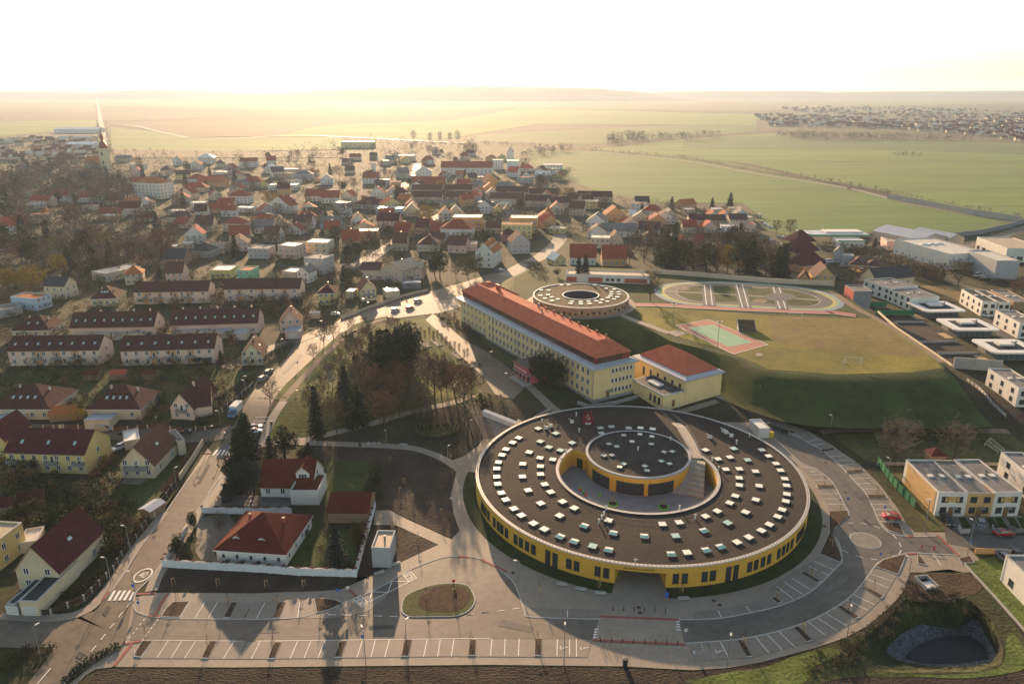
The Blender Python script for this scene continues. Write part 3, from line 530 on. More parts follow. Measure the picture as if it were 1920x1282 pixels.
sheet('sand_patch', EL(1425, 565, 14, 4.2), DIRT, .2, ZF); sheet('sand_patch', EL(1281, 542, 12, 3), DIRT, .2, ZF)
# ball court
CO = ZL('f', [(1225, 642), (1475, 597), (1920, 785), (1660, 858)]); CI = ZL('f', [(1320, 660), (1500, 637), (1805, 770), (1625, 802)])
sheet('ball_court', CO, mat('court_red', (.36, .15, .11), .75, .08, .3), .09, ZF); sheet('court_surface', CI, mat('court_green', (.20, .36, .22), .75, .08, .3), .11, ZF)
q = wp(CI, ZF); lines('court_lines', [[q[i], q[(i + 1) % 4]] for i in range(4)] + [[q[0].lerp(q[1], .5), q[3].lerp(q[2], .5)]], .12, WHITE, .13, ZF)
q = wp(CO, ZF); lines('court_border', [[q[i], q[(i + 1) % 4]] for i in range(4)], .3, WHITE, .12, ZF)
strip('field_path', ZL('f', [(790, 545), (880, 590), (1020, 640), (1180, 700)]), 3.0, PAVE, .10, ZF); sheet('path_landing', ZL('f', [(1160, 690), (1240, 675), (1320, 700), (1230, 728)]), PAVE, .11, ZF)
strip('embankment_path', ZL('g', [(470, 500), (640, 620), (800, 705), (930, 775), (1140, 910), (1320, 1040)]), 3.0, DIRT, .09, ZF)
sheet('sand_patch', EL(1423, 665, 7, 3), PAVE, .09, ZF)
# garden earth beside the modern villas, meadow further back, villa street
sheet('villa_soil', ZL('q', [(0, 210), (300, 300), (480, 460), (620, 560), (720, 640), (1000, 800), (570, 790), (400, 660), (200, 540), (0, 400), (-200, 260)]), mat('villa_earth', (.036, .028, .022), .95, .35, .15, c2=(.058, .044, .03), bump=.6), .05)
sheet('dry_meadow', ZL('g', [(1150, 460), (1480, 470), (1700, 560), (1480, 600), (1300, 570), (1120, 500)]), mat('meadow_dry', (.16, .11, .04), .95, .25, .08), .05)
strip('villa_lane', ZL('g', [(1330, 410), (1480, 470), (1700, 520), (1960, 590)]), 5, DIRT, .07)
strip('villa_street', ZL('q', [(700, 60), (900, 260), (1100, 480), (1300, 650)]), 6, ASPH, .06)
sheet('terrace_soil', ZL('q', [(820, 1000), (1000, 1060), (1120, 1200), (1290, 1230), (1290, 1400), (1100, 1330), (930, 1180)]), SOIL, .06)
sheet('playground_grass', ZL('n', [(800, 225), (1840, 225), (1990, 330), (1990, 400), (1100, 405), (1000, 380)]), mat('rough_grass', (.055, .058, .018), .95, .35, .06, c2=(.10, .10, .026), bump=.5), .05)
sheet('orchard_lawn', ZL('n', [(1080, 405), (1990, 408), (1990, 450), (1300, 440), (1290, 580), (1400, 700), (1480, 790), (1380, 790), (1180, 510)]), mat('rough_grass', (1, 1, 1)), .055)
strip('new_street', [(1772, 1003), (1850, 1017), (1920, 1022), (2100, 1024)], 7.5, ASPH, .075)
sheet('house_forecourt', ZL('r', [(500, 890), (1180, 885), (1197, 1020), (700, 1030), (590, 960)]), STALL, .07)
for x in (670, 790, 890, 960, 1060, 1140): sheet('front_lawn', ZL('r', [(x, 900), (x + 55, 900), (x + 110, 985), (x + 40, 985)]), LAWN, .09)
sheet('corner_lawn', ZL('o', [(1575, 300), (1750, 255), (1860, 330), (1990, 500), (1990, 700), (1900, 660)]), mat('bright_grass', (1, 1, 1)), .08)
# gardens between the houses on the left
for pts in [[(0, 700), (150, 690), (420, 690), (470, 700), (400, 780), (330, 790), (0, 770)], [(60, 930), (230, 900), (330, 880), (280, 985), (180, 1010), (60, 985)], [(20, 640), (130, 620), (330, 630), (440, 640), (440, 690), (0, 690)], [(0, 880), (60, 930), (60, 1000), (0, 1010)]]:
    sheet('garden_grass', pts, LAWN, .045)
sheet('house_lawn', ZL('h', [(830, 870), (930, 740), (1150, 850), (1330, 700), (1400, 680), (1230, 920), (1140, 1060), (560, 1060), (620, 930)]), mat('garden_turf', (.040, .058, .012), .95, .3, .15, c2=(.07, .085, .02), bump=.4), .07)
sheet('yard_asphalt', ZL('i', [(1470, 50), (1700, 0), (1750, 90), (1600, 310), (1640, 370), (1500, 360), (1460, 300)]), ASPH, .07)
sheet('yard_lawn', ZL('k', [(560, 60), (700, 60), (720, 130), (900, 130), (930, 250), (890, 470), (420, 410), (420, 330)]), LAWN, .06)
sheet('back_lawn', ZL('j', [(650, 640), (1000, 660), (1090, 740), (980, 980), (700, 1010), (640, 960), (690, 800)]), LAWN, .06)
strip('yard_drive', ZL('j', [(-200, 960), (0, 950), (300, 965), (420, 980)]), 5, ASPH, .065)
# low retaining walls
def wall(name, pts, h, th, m, z=None, label='', cat='wall', auto=False, base=-.3, sm=0):
    c = wp(pts, z); c = catmull(c, sm) if sm else c
    a, b = strip_pts(c, th); mb = MB()
    for i in range(len(a) - 1): mb.prism([(b[i].x, b[i].y), (b[i + 1].x, b[i + 1].y), (a[i + 1].x, a[i + 1].y), (a[i].x, a[i].y)], lambda y: (terr(y) if z is None else z) + base, lambda y: (terr(y) if z is None else z) + h)
    o = mb.obj(name, m)
    if label: tag(o, label, cat, auto=auto, at=proj(c[len(c) // 2]))
    return o
wall('retaining_wall', ZL('l', [(560, 190), (690, 120)]), 1.0, .4, CONC, label='short grey concrete wall behind the dark roof of the round school')
o = wall('retaining_wall', ZL('l', [(190, 150), (430, 245), (455, 225)]), 1.6, 1.5, W['white'], label='thick white slanting ramp wall at the left rear of the round school', base=-3)
wall('retaining_wall', ZL('q', [(570, 800), (1050, 838)]), 4.0, .4, CONC, base=-4.0, label='tall bare concrete retaining wall below the villa gardens')
for pts, lb in [([(0, 352), (290, 352)], 'upper thin grey wall dividing the dark villa gardens'), ([(230, 552), (610, 545)], 'middle thin grey wall dividing the dark villa gardens'), ([(420, 668), (830, 662)], 'lower thin grey wall dividing the dark villa gardens')]: wall('garden_wall', ZL('q', pts), .9, .25, CONC, label=lb)
wall('boundary_wall', ZL('q', [(-180, 240), (0, 400), (230, 555), (400, 670), (560, 780)]), .5, .5, W['cream'], z=ZF, label='long low cream wall between the football field and the villa gardens', base=-.1)
wall('boundary_wall', ZL('f', [(1050, 250), (1400, 275), (1920, 322)]) + [(1560, 536)], 2.2, .3, W['beige'], z=ZF, label='long pale wall behind the cycling track below the dark trees', base=-4)
wall('roadside_wall', ZL('g', [(660, 100), (1000, 105), (1350, 105), (1600, 75), (1800, 30), (1960, -20)]), 3.0, .5, W['dark_grey'], label='dark grey noise wall curving along the edge of the green field')
wall('noise_barrier', ZL('c', [(1150, 668), (1350, 705), (1600, 755), (1905, 802)]), 4.5, .6, CONC, label='long pale concrete barrier across the green fields at right')
strip('track_hedge', ZL('c', [(-560, 393), (0, 440), (420, 512), (900, 588), (1150, 640), (1400, 695), (1900, 785)]), 10, mat('hedge_ground', (.035, .028, .018), .95, .3, .1), .3)
# mends in the asphalt
PATCH = mat('asphalt_mend', (.060, .058, .056), .8, .2, .5, spec=.2); PATCH2 = mat('asphalt_worn', (.125, .117, .105), .75, .25, .3, spec=.25)
for pts, m in [(ZL('k', [(180, 850), (330, 845), (335, 900), (190, 905)]), PATCH2), (ZL('k', [(1000, 850), (1190, 840), (1195, 868), (1005, 880)]), PATCH), (ZL('m', [(330, 800), (560, 860), (540, 900), (300, 850)]), PATCH2), (ZL('i', [(760, 760), (800, 700), (830, 715), (790, 780)]), PATCH), (ZL('i', [(560, 1080), (590, 1040), (640, 1060), (600, 1100)]), PATCH), (ZL('i', [(940, 400), (1000, 300), (1030, 310), (970, 410)]), PATCH), (ZL('o', [(700, 480), (860, 380), (890, 400), (730, 505)]), PATCH2), (ZL('n', [(840, 400), (870, 395), (960, 560), (930, 570)]), PATCH2), (ZL('h', [(1480, 860), (1560, 720), (1580, 730), (1500, 870)]), PATCH), (ZL('e', [(200, 990), (330, 850), (350, 865), (220, 1000)]), PATCH2)]:
    sheet('asphalt_patch', pts, m, .115)
# ================================================================ BUILDING PARTS
WCACHE = {}
def window_mesh(w_, h_, kind='win'):
    k = (round(w_, 2), round(h_, 2), kind)
    if k in WCACHE: return WCACHE[k]
    mb = MB(); t = .12; y = -.05
    fm = {'win': FRAME, 'dark': DARK, 'shop': DARK}.get(kind, FRAME)
    if kind == 'door': mb.box(-w_ / 2, w_ / 2, y, .02, 0, h_, 0); mb.box(w_ * .34, w_ * .42, y - .04, y, h_ * .45, h_ * .5, 1); me = mb.mesh('door', [mat('door_wood', (.20, .11, .05), .6, .1, 2), GREYM])
    elif kind == 'gdoor': 
        mb.box(-w_ / 2, w_ / 2, y, .02, 0, h_, 0)
        for j in range(1, 4): mb.box(-w_ / 2, w_ / 2, y - .015, y - .005, h_ * j / 4 - .02, h_ * j / 4 + .02, 1)
        me = mb.mesh('garage_door', [mat('garage_white', (.62, .6, .57), .6, .05, 1), GREYM])
    else:
        x0, x1 = -w_ / 2, w_ / 2
        mb.box(x0, x1, y, .02, 0, t, 0); mb.box(x0, x1, y, .02, h_ - t, h_, 0); mb.box(x0, x0 + t, y, .02, t, h_ - t, 0); mb.box(x1 - t, x1, y, .02, t, h_ - t, 0)
        n = max(1, round(w_ / .75))
        for j in range(1, n): xx = x0 + w_ * j / n; mb.box(xx - t / 2, xx + t / 2, y, .02, t, h_ - t, 0)
        mb.face([(x0 + t, y + .025, t), (x1 - t, y + .025, t), (x1 - t, y + .025, h_ - t), (x0 + t, y + .025, h_ - t)], 1)
        mb.box(x0 - .06, x1 + .06, -.14, .02, -.06, -.003, 2)
        me = mb.mesh('window', [fm, GLASS, KERB if kind == 'win' else DARK])
    WCACHE[k] = me; return me
def put(name, me, parent, x, y, z, rz=0):
    return ob(name, me, parent, (x, y, z), rz)
def chimney(parent, x, y, z0, h, m, w_=.5):
    mb = MB(); mb.box(x - w_ / 2, x + w_ / 2, y - w_ / 2, y + w_ / 2, z0, z0 + h, 0); mb.box(x - w_ / 2 - .08, x + w_ / 2 + .08, y - w_ / 2 - .08, y + w_ / 2 + .08, z0 + h, z0 + h + .12, 1)
    return mb.obj('chimney', [m, DARK], parent)
def roof_pts(kind, L, D, wh, rh, ov):
    a, b, c, d = (-ov, -ov), (L + ov, -ov), (L + ov, D + ov), (-ov, D + ov); s = ov * rh / (D / 2 if kind != 'x' else L / 2); z = wh - s
    return a, b, c, d, z
def gable_roof(mb, L, D, wh, rh, ov, kind, og=.3, th=.22):
    """roof slabs with thickness; 'g' ridge along x, 'x' ridge along y, 'h' hip, 'p' pyramid"""
    if kind in 'gx':
        if kind == 'g': P = lambda u, v, z: (u, v, z); A, B = L, D
        else: P = lambda u, v, z: (v, u, z); A, B = D, L
        sl = rh / (B / 2); z0 = wh - ov * sl
        for sgn in (0, 1):
            e = -ov if sgn == 0 else B + ov
            q = [P(-og, e, z0), P(A + og, e, z0), P(A + og, B / 2, wh + rh), P(-og, B / 2, wh + rh)]
            flip = (sgn == 1) != (kind == 'x')
            if flip: q = q[::-1]
            k = mb.vs(q + [(x, y, z + th) for x, y, z in q])
            mb.f += [(k + 3, k + 2, k + 1, k), (k + 4, k + 5, k + 6, k + 7)]; mb.m += [1, 0]
            for i in range(4): mb.f.append((k + i, k + (i + 1) % 4, k + 4 + (i + 1) % 4, k + 4 + i)); mb.m.append(1)
    else:
        sl = rh / (min(L, D) / 2); z0 = wh - ov * sl * .6; e = [(-ov, -ov), (L + ov, -ov), (L + ov, D + ov), (-ov, D + ov)]
        if kind == 'p': r0 = r1 = (L / 2, D / 2)
        elif L >= D: r0, r1 = (D / 2, D / 2), (L - D / 2, D / 2)
        else: r0, r1 = (L / 2, L / 2), (L / 2, D - L / 2)
        E = [(x, y, z0 + th) for x, y in e]; r0 = (*r0, wh + rh + th); r1 = (*r1, wh + rh + th)
        if L >= D: fs = [[E[0], E[1], r1, r0], [E[1], E[2], r1], [E[2], E[3], r0, r1], [E[3], E[0], r0]]
        else: fs = [[E[0], E[1], r0], [E[1], E[2], r1, r0], [E[2], E[3], r1], [E[3], E[0], r0, r1]]
        for f in fs: mb.face(f if r0 != r1 else [p for i, p in enumerate(f) if p not in f[:i]], 0)
        for i in range(4): a, b = e[i], e[(i + 1) % 4]; mb.face([(*a, z0), (*b, z0), (*b, z0 + th), (*a, z0 + th)], 1)
        mb.face([(*p, z0) for p in e[::-1]], 1)
def roof_z(kind, L, D, wh, rh, x, y):
    if kind == 'g': return wh + rh * (1 - abs(y - D / 2) / (D / 2))
    if kind == 'x': return wh + rh * (1 - abs(x - L / 2) / (L / 2))
    m_ = min(x, L - x, y, D - y) / (min(L, D) / 2); return wh + rh * min(1, m_)
HOUSES = []           # footprints, for keeping trees and shrubs out
def foot(o, L, D):
    m_ = o.matrix_basis; HOUSES.append([(m_ @ Vector((x, y, 0))).xy for x, y in ((0, 0), (L, 0), (L, D), (0, D))])
def fitwin(parent, n, floors, L, wh, side, D, w_=1.1, h_=1.35, sill=.95, storey=2.8, kind='win', skip=()):
    """rows of windows on one wall; side f (front), r (right), l (left)"""
    span = L if side in 'fb' else D
    for fl in range(floors):
        z = fl * storey + sill
        if z + h_ > wh + .1 + (99 if side == 'gr' else 0): continue
        for i in range(n):
            if (fl, i) in skip: continue
            u = span * (i + .5) / n
            x, y, r = {'f': (u, 0, 0), 'r': (L, u, pi / 2), 'l': (0, span - u, -pi / 2)}[side]
            put('window', window_mesh(w_, h_, kind), parent, x, y, z, r)
def house(A, B, D, wh, rh, kind, wm, rm, label=None, cat='house', name='house', F=(3, 2), S=(2, 2), ov=.45, z=None, sky=0, chim=1, storey=2.8, wsz=(1.2, 1.5), kindw='win', auto=False, group=None, door=None, worldAB=None, balc=(), recess=(), gdoor=0, parapet=.35, chm=None, base=-3.0):
    """A, B: pixels of the front wall's two bottom corners; D: depth in metres; returns the thing"""
    a, b = worldAB if worldAB else (G(*A, z), G(*B, z))
    if z is None: z = min(terr(a.y), terr(b.y))
    L = hypot(b.x - a.x, b.y - a.y); rz = atan2(b.y - a.y, b.x - a.x)
    t = ob(name, None, None, (a.x, a.y, z), rz); t.empty_display_size = .1
    left = a.x + b.x > 0                       # which gable the photograph shows
    mb = MB(); H = wh if kind != 'f' else wh + parapet
    if kind == 'f':
        mb.box(0, L, 0, D, base, wh, 0, 1)
        for x0, x1, y0, y1 in ((0, L, 0, .25), (0, L, D - .25, D), (0, .25, .25, D - .25), (L - .25, L, .25, D - .25)): mb.box(x0, x1, y0, y1, wh, H, 0)
        mb.obj('wall', [W[wm], R[rm]], t)
        mb = MB(); mb.box(.27, L - .27, .27, D - .27, wh, wh + .06, 0); mb.box(-.05, L + .05, -.05, .23, H, H + .05, 1); mb.box(-.05, L + .05, D - .23, D + .05, H, H + .05, 1); mb.box(-.05, .23, .23, D - .23, H, H + .05, 1); mb.box(L - .23, L + .05, .23, D - .23, H, H + .05, 1)
        ro = mb.obj('roof', [R[rm], mat('parapet_metal', (.42, .40, .37), .5, 0, metal=.2)], t)
    else:
        mb.box(0, L, 0, D, base, wh, 0)
        if kind == 'g':
            for x in (0, L): mb.face([(x, 0, wh), (x, D, wh), (x, D / 2, wh + rh)] if x else [(x, D, wh), (x, 0, wh), (x, D / 2, wh + rh)])
        if kind == 'x':
            for y in (0, D): mb.face([(0, y, wh), (L, y, wh), (L / 2, y, wh + rh)] if not y else [(L, y, wh), (0, y, wh), (L / 2, y, wh + rh)])
        mb.obj('wall', W[wm], t)
        mb = MB(); gable_roof(mb, L, D, wh, rh, ov, kind)
        ro = mb.obj('roof', [R[rm], W['brown'] if kind != 'h' else FRAME], t)
    sd = 'l' if left else 'r'
    if F[0]: fitwin(t, F[0], F[1], L, wh + (rh * .75 if kind == 'x' else 0), 'f', D, *wsz, storey=storey, kind=kindw, skip={(0, door)} if door is not None else set(recess))
    if S[0]: fitwin(t, S[0], S[1], L, wh + (rh * .75 if kind == 'g' else 0), sd, D, *wsz, storey=storey, kind=kindw)
    if door is not None: put('door', window_mesh(1.1, 2.1, 'door'), t, L * (door + .5) / F[0], 0, 0)
    for i in range(gdoor): put('garage_door', window_mesh(2.6, 2.1, 'gdoor'), t, L * (i + .5) / gdoor, 0, 0)
    for i in range(chim):
        x = L * (i + .55) / max(1, chim); y = D * .55 if kind != 'x' else D * .5
        if kind != 'f': chimney(ro, x if kind != 'x' else L * .56, y, roof_z(kind, L, D, wh, rh, x if kind != 'x' else L * .56, y) - .3, 1.5, W[chm or wm])
        else: chimney(ro, x, y, wh, .8, GREYM, .4)
    for i in range(sky):                        # roof windows on the front slope
        if kind == 'x':
            y = D * (i + .5) / sky; x = L * (.78 if not left else .22); nx = rh / (L / 2)
            e = ob('skylight', window_sky(), ro, (x, y, roof_z(kind, L, D, wh, rh, x, y) + .26)); e.rotation_euler = (0, (1 if not left else -1) * math.atan(nx), 0)
        else:
            x = L * (i + .5) / sky; y = D * .2 if kind == 'g' else D * .22
            if kind in 'hp': x = D * .3 + (L - D * .6) * (i + .5) / sky
            e = ob('skylight', window_sky(), ro, (x, y, roof_z(kind, L, D, wh, rh, x, y) + .26)); e.rotation_euler = (math.atan(rh / (min(L, D) / 2)), 0, 0)
    for u, zb, bw in balc:
        mb = MB(); x = L * u; mb.box(x - bw / 2, x + bw / 2, -1.2, -.003, zb, zb + .15, 0)
        mb.box(x - bw / 2, x + bw / 2, -1.2, -1.15, zb + .15, zb + 1.1, 1); mb.box(x - bw / 2, x - bw / 2 + .05, -1.15, -.003, zb + .15, zb + 1.1, 1); mb.box(x + bw / 2 - .05, x + bw / 2, -1.15, -.003, zb + .15, zb + 1.1, 1)
        mb.obj('balcony', [CONC, GREYM], t); put('balcony_door', window_mesh(1.0, 2.1), t, x, 0, zb + .16)
    foot(t, L, D)
    t['_dim'] = (L, D, wh)
    if label: tag(t, label, cat, group, auto, at=proj((t.matrix_basis @ Vector((L / 2, 0, wh / 2)))))
    return t
_ws = []
def window_sky():
    if not _ws:
        mb = MB(); mb.box(-.45, .45, -.65, .65, -.05, .06, 0); mb.box(-.36, .36, -.56, .56, .061, .075, 1); _ws.append(mb.mesh('skylight', [DARK, GLASS2]))
    return _ws[0]
# ================================================================ THE ROUND SCHOOL
C0 = Vector((31.5, 170.0)); RO = 40.55; CC = Vector((31.3, 169.4)); RCT = 19.5; DC = Vector((33.06, 179.3)); RD = 13.6; ZR = 5.0
rs = ob('round_school', None, None, (C0.x, C0.y, 0)); tag(rs, 'large round yellow school with a dark flat roof, a sunken courtyard and rows of skylights', 'school')
YEL = mat('round_yellow', (.62, .345, .05), .85, .08, .6); RFG = mat('round_roof_gravel', (.029, .022, .019), .95, .25, .06, c2=(.048, .035, .028), bump=.35, scale2=2.2)
CAP = mat('parapet_cap', (.46, .42, .38), .5, .08, 1)
AN = lambda p: atan2(p.y - C0.y, p.x - C0.x)
e0, e1 = AN(G(*Z("m", 1160, 535)).xy), AN(G(*Z("m", 1543, 565)).xy)        # entrance, as angles
pol = lambda r_, a, z, c=C0: (c.x - C0.x + r_ * cos(a), c.y - C0.y + r_ * sin(a), z)
def ringwall(mb, r_, a0, a1, z0, z1, n, m=0, c=C0, inward=False, cap=None, rw=.4):
    for i in range(n):
        s_, t_ = a0 + (a1 - a0) * i / n, a0 + (a1 - a0) * (i + 1) / n
        f = [pol(r_, s_, z0, c), pol(r_, t_, z0, c), pol(r_, t_, z1, c), pol(r_, s_, z1, c)]; mb.face(f[::-1] if inward else f, m)
        if cap is not None: g = [pol(r_, s_, z1, c), pol(r_, t_, z1, c), pol(r_ - rw, t_, z1, c), pol(r_ - rw, s_, z1, c)]; mb.face(g[::-1] if inward else g, cap)
mb = MB(); ringwall(mb, RO, e1, e0 + 2 * pi, -1, 4.75, 150); ringwall(mb, RO, e0, e1, 3.55, 4.75, 14)
pa, pb = pol(RO, e0, 0), pol(RO, e1, 0); ia, ib = pol(RO - 5.5, e0 + .015, 0), pol(RO - 5.5, e1 - .015, 0)
mb.face([(*pa[:2], 0), (*pa[:2], 3.55), (*ia[:2], 3.55), (*ia[:2], 0)]); mb.face([(*ib[:2], 0), (*ib[:2], 3.55), (*pb[:2], 3.55), (*pb[:2], 0)])
mb.face([(*pa[:2], 3.55), (*pb[:2], 3.55), (*ib[:2], 3.55), (*ia[:2], 3.55)], 1)
mb.obj('outer_wall', [YEL, DARK], rs)
mb = MB(); mb.face([(*ia[:2], 0), (*ib[:2], 0), (*ib[:2], 3.55), (*ia[:2], 3.55)], 0)
dx, dy = (ib[0] - ia[0]), (ib[1] - ia[1]); 
for u in (.3, .42, .54, .66): mb.box(ia[0] + dx * u - .06, ia[0] + dx * u + .06, ia[1] + dy * u - .1, ia[1] + dy * u - .01, 0, 3, 1)
mb.obj('entrance_door', [mat('entrance_glass', (.02, .025, .045), .15, 0, spec=.8), GREYM], rs)
# roof with the courtyard cut out
a_l = atan2(*(lambda p: (p.y - CC.y, p.x - CC.x))(G(1076, 842, ZR))); a_r = atan2(*(lambda p: (p.y - CC.y, p.x - CC.x))(G(1319, 853, ZR)))
arc = [Vector((CC.x + RCT * cos(a), CC.y + RCT * sin(a))) for a in [a_l + (a_r + 2 * pi - a_l) * i / 90 for i in range(91)]]
d_r = atan2(*(lambda p: (p.y - DC.y, p.x - DC.x))(G(1296, 853, ZR))); d_l = atan2(*(lambda p: (p.y - DC.y, p.x - DC.x))(G(1098, 850, ZR)))
if d_l > 0: d_l -= 2 * pi
darc = [Vector((DC.x + RD * cos(a), DC.y + RD * sin(a))) for a in [d_r + (d_l - d_r) * i / 60 for i in range(61)]]
hole = arc + darc
outer = [Vector((C0.x + (RO - .4) * cos(2 * pi * i / 160), C0.y + (RO - .4) * sin(2 * pi * i / 160))) for i in range(160)]
allp = outer + hole; mb = MB(); k = mb.vs([(p.x - C0.x, p.y - C0.y, 4.7) for p in allp])
for t in tessellate_polygon([[Vector((p.x, p.y, 0)) for p in outer], [Vector((p.x, p.y, 0)) for p in hole]]):
    t = t if (allp[t[1]] - allp[t[0]]).cross(allp[t[2]] - allp[t[0]]) > 0 else t[::-1]; mb.f.append(tuple(k + i for i in t)); mb.m.append(0)
roof = mb.obj('roof', RFG, rs)
mb = MB(); ringwall(mb, RO + .06, 0, 2 * pi, 4.75, 5.05, 160, 0, cap=0, rw=.75); ringwall(mb, RO - .69, 0, 2 * pi, 4.7, 5.05, 160, 1, inward=True)
for i in range(300): a = 2 * pi * i / 300; p = pol(RO - .33, a, 5.1); mb.box(p[0] - .07, p[0] + .07, p[1] - .07, p[1] + .07, 5.05, 5.14, 2)
mb.obj('parapet', [CAP, mat('parapet_inner', (.09, .09, .10), .6, 0), DARK], rs)
cl = lambda v: Vector((v.x - C0.x, v.y - C0.y))
mb = MB()
for a, b in zip(arc, arc[1:]): a, b = cl(a), cl(b); mb.face([(a.x, a.y, 0), (a.x, a.y, 4.7), (b.x, b.y, 4.7), (b.x, b.y, 0)][::-1])
for a, b in ((hole[90], hole[91]), (hole[-1], hole[0])): a, b = cl(a), cl(b); mb.face([(a.x, a.y, 0), (b.x, b.y, 0), (b.x, b.y, 4.9), (a.x, a.y, 4.9)])
cw = mb.obj('courtyard_wall', YEL, rs)
mb = MB(); n = len(arc)
for i in range(n - 1):
    a, b = cl(arc[i]), cl(arc[i + 1]); oa, ob_ = (a - cl(CC)).normalized(), (b - cl(CC)).normalized()
    mb.face([(a.x, a.y, 4.7), (b.x, b.y, 4.7), (b.x, b.y, 5.0), (a.x, a.y, 5.0)], 0); mb.face([(a.x, a.y, 5), (b.x, b.y, 5), (*(b + ob_ * .8), 5), (*(a + oa * .8), 5)][::-1], 0); a2, b2 = a + oa * .8, b + ob_ * .8; mb.face([(*a2, 4.7), (*a2, 5), (*b2, 5), (*b2, 4.7)], 1)
    if i % 2 == 0: mb.tube((*(a + oa * .2), 5), (*(a + oa * .2), 5.9), .03, .03, 4, 2)
    for h in (5.45, 5.9): mb.tube((*(a + oa * .2), h), (*(b + ob_ * .2), h), .025, .025, 3, 2, False)
mb.obj('courtyard_parapet', [CAP, DARK, GREYM], rs)
mb = MB(); mb.prism([(CC.x - C0.x + (RCT + .2) * cos(2 * pi * i / 60), CC.y - C0.y + (RCT + .2) * sin(2 * pi * i / 60)) for i in range(60)], -.5, .12); mb.obj('courtyard_floor', mat('courtyard_paving', (.20, .20, .21), .7, .1, .4), rs)
mb = MB(); ringwall(mb, RD, 0, 2 * pi, 0, 4.75, 90, 0, DC); mb.obj('drum_wall', YEL, rs)
mb = MB(); mb.face([pol(RD - .1, 2 * pi * i / 90, 4.86, DC) for i in range(90)]); droof = mb.obj('drum_roof', mat('drum_roof_gravel', (.030, .027, .026), .95, .35, .2, bump=.6, scale2=3), rs)
mb = MB(); ringwall(mb, RD + .08, 0, 2 * pi, 4.72, 5.15, 90, 0, DC, cap=0, rw=.7); ringwall(mb, RD - .62, 0, 2 * pi, 4.8, 5.15, 90, 1, DC, inward=True); mb.obj('drum_parapet', [mat('drum_cap', (.30, .31, .33), .5, .08, 1), DARK], rs)
def curved_glass(name, px0, px1, z0, z1, c, r_, parent, frame_n):
    def ang(p):
        q = G(*p, (z0 + z1) / 2); return atan2(q.y - c.y, q.x - c.x)
    a0, a1 = ang(px0), ang(px1); mb = MB(); n = frame_n * 2
    for i in range(n):
        s_, t_ = a0 + (a1 - a0) * i / n, a0 + (a1 - a0) * (i + 1) / n; mb.face([pol(r_ + .05, s_, z0, c), pol(r_ + .05, t_, z0, c), pol(r_ + .05, t_, z1, c), pol(r_ + .05, s_, z1, c)], 0)
    for i in range(frame_n + 1):
        s_ = a0 + (a1 - a0) * i / frame_n; p, q = pol(r_ + .08, s_, z0, c), pol(r_ + .08, s_, z1, c); mb.tube(p, q, .05, .05, 4, 1)
    return mb.obj(name, [GLASS, DARK], parent)
for a, b in ((Z('l', 990, 600), Z('l', 1137, 660)), (Z('l', 1167, 700), Z('l', 1388, 710)), (Z('l', 1420, 710), Z('l', 1623, 690))): curved_glass('window', a, b, .2, 3.5, DC, RD, rs, 6)
p = cl(arc[0]); q = cl(hole[-1]); d_ = (q - p).normalized()
m0 = p.lerp(q, .55); dm = MB(); nn = Vector((d_.y, -d_.x)); a_, b_ = m0 - d_ * .9 + nn * .06, m0 + d_ * .9 + nn * .06
dm.face([(*a_, .1), (*b_, .1), (*b_, 2.9), (*a_, 2.9)]); dm.obj('door', DARK, rs)
WL = [('l', 165, 830, 1), ('l', 183, 850, 1), ('l', 200, 875, 1), ('l', 217, 905, 1), ('l', 258, 955, 1), ('l', 287, 985, 1), ('l', 316, 1008, 1), ('l', 349, 1037, 1), ('l', 414, 1087, 1), ('l', 456, 1112, 1), ('l', 500, 1140, 1), ('l', 546, 1167, 1), ('m', 642, 345, 2), ('m', 695, 370, 2), ('m', 813, 394, 1), ('m', 873, 410, 1), ('m', 1033, 448, 1), ('m', 1098, 462, 1), ('m', 1622, 497, 1), ('m', 1688, 491, 1), ('m', 1835, 478, 1), ('m', 1895, 470, 1),
      ('o', 65, 370, 1), ('o', 112, 362, 1), ('o', 207, 352, 2), ('o', 250, 341, 2), ('o', 320, 310, 1), ('o', 358, 298, 1), ('o', 395, 280, 1), ('o', 430, 263, 1), ('o', 485, 232, 1), ('o', 512, 214, 1), ('o', 540, 197, 1), ('o', 562, 175, 1), ('o', 597, 142, 1), ('o', 613, 125, 1), ('o', 628, 108, 1), ('o', 640, 90, 1)]
for k, x, y, big in WL:
    q = G(*Z(k, x, y), 2.3); a = atan2(q.y - C0.y, q.x - C0.x); h_ = 2.3 if big == 1 else 3.4
    put('window', window_mesh(1.25, h_, 'dark'), rs, (RO + .03) * cos(a), (RO + .03) * sin(a), 1.15 if big == 1 else .3, a + pi / 2)
_sk = {}
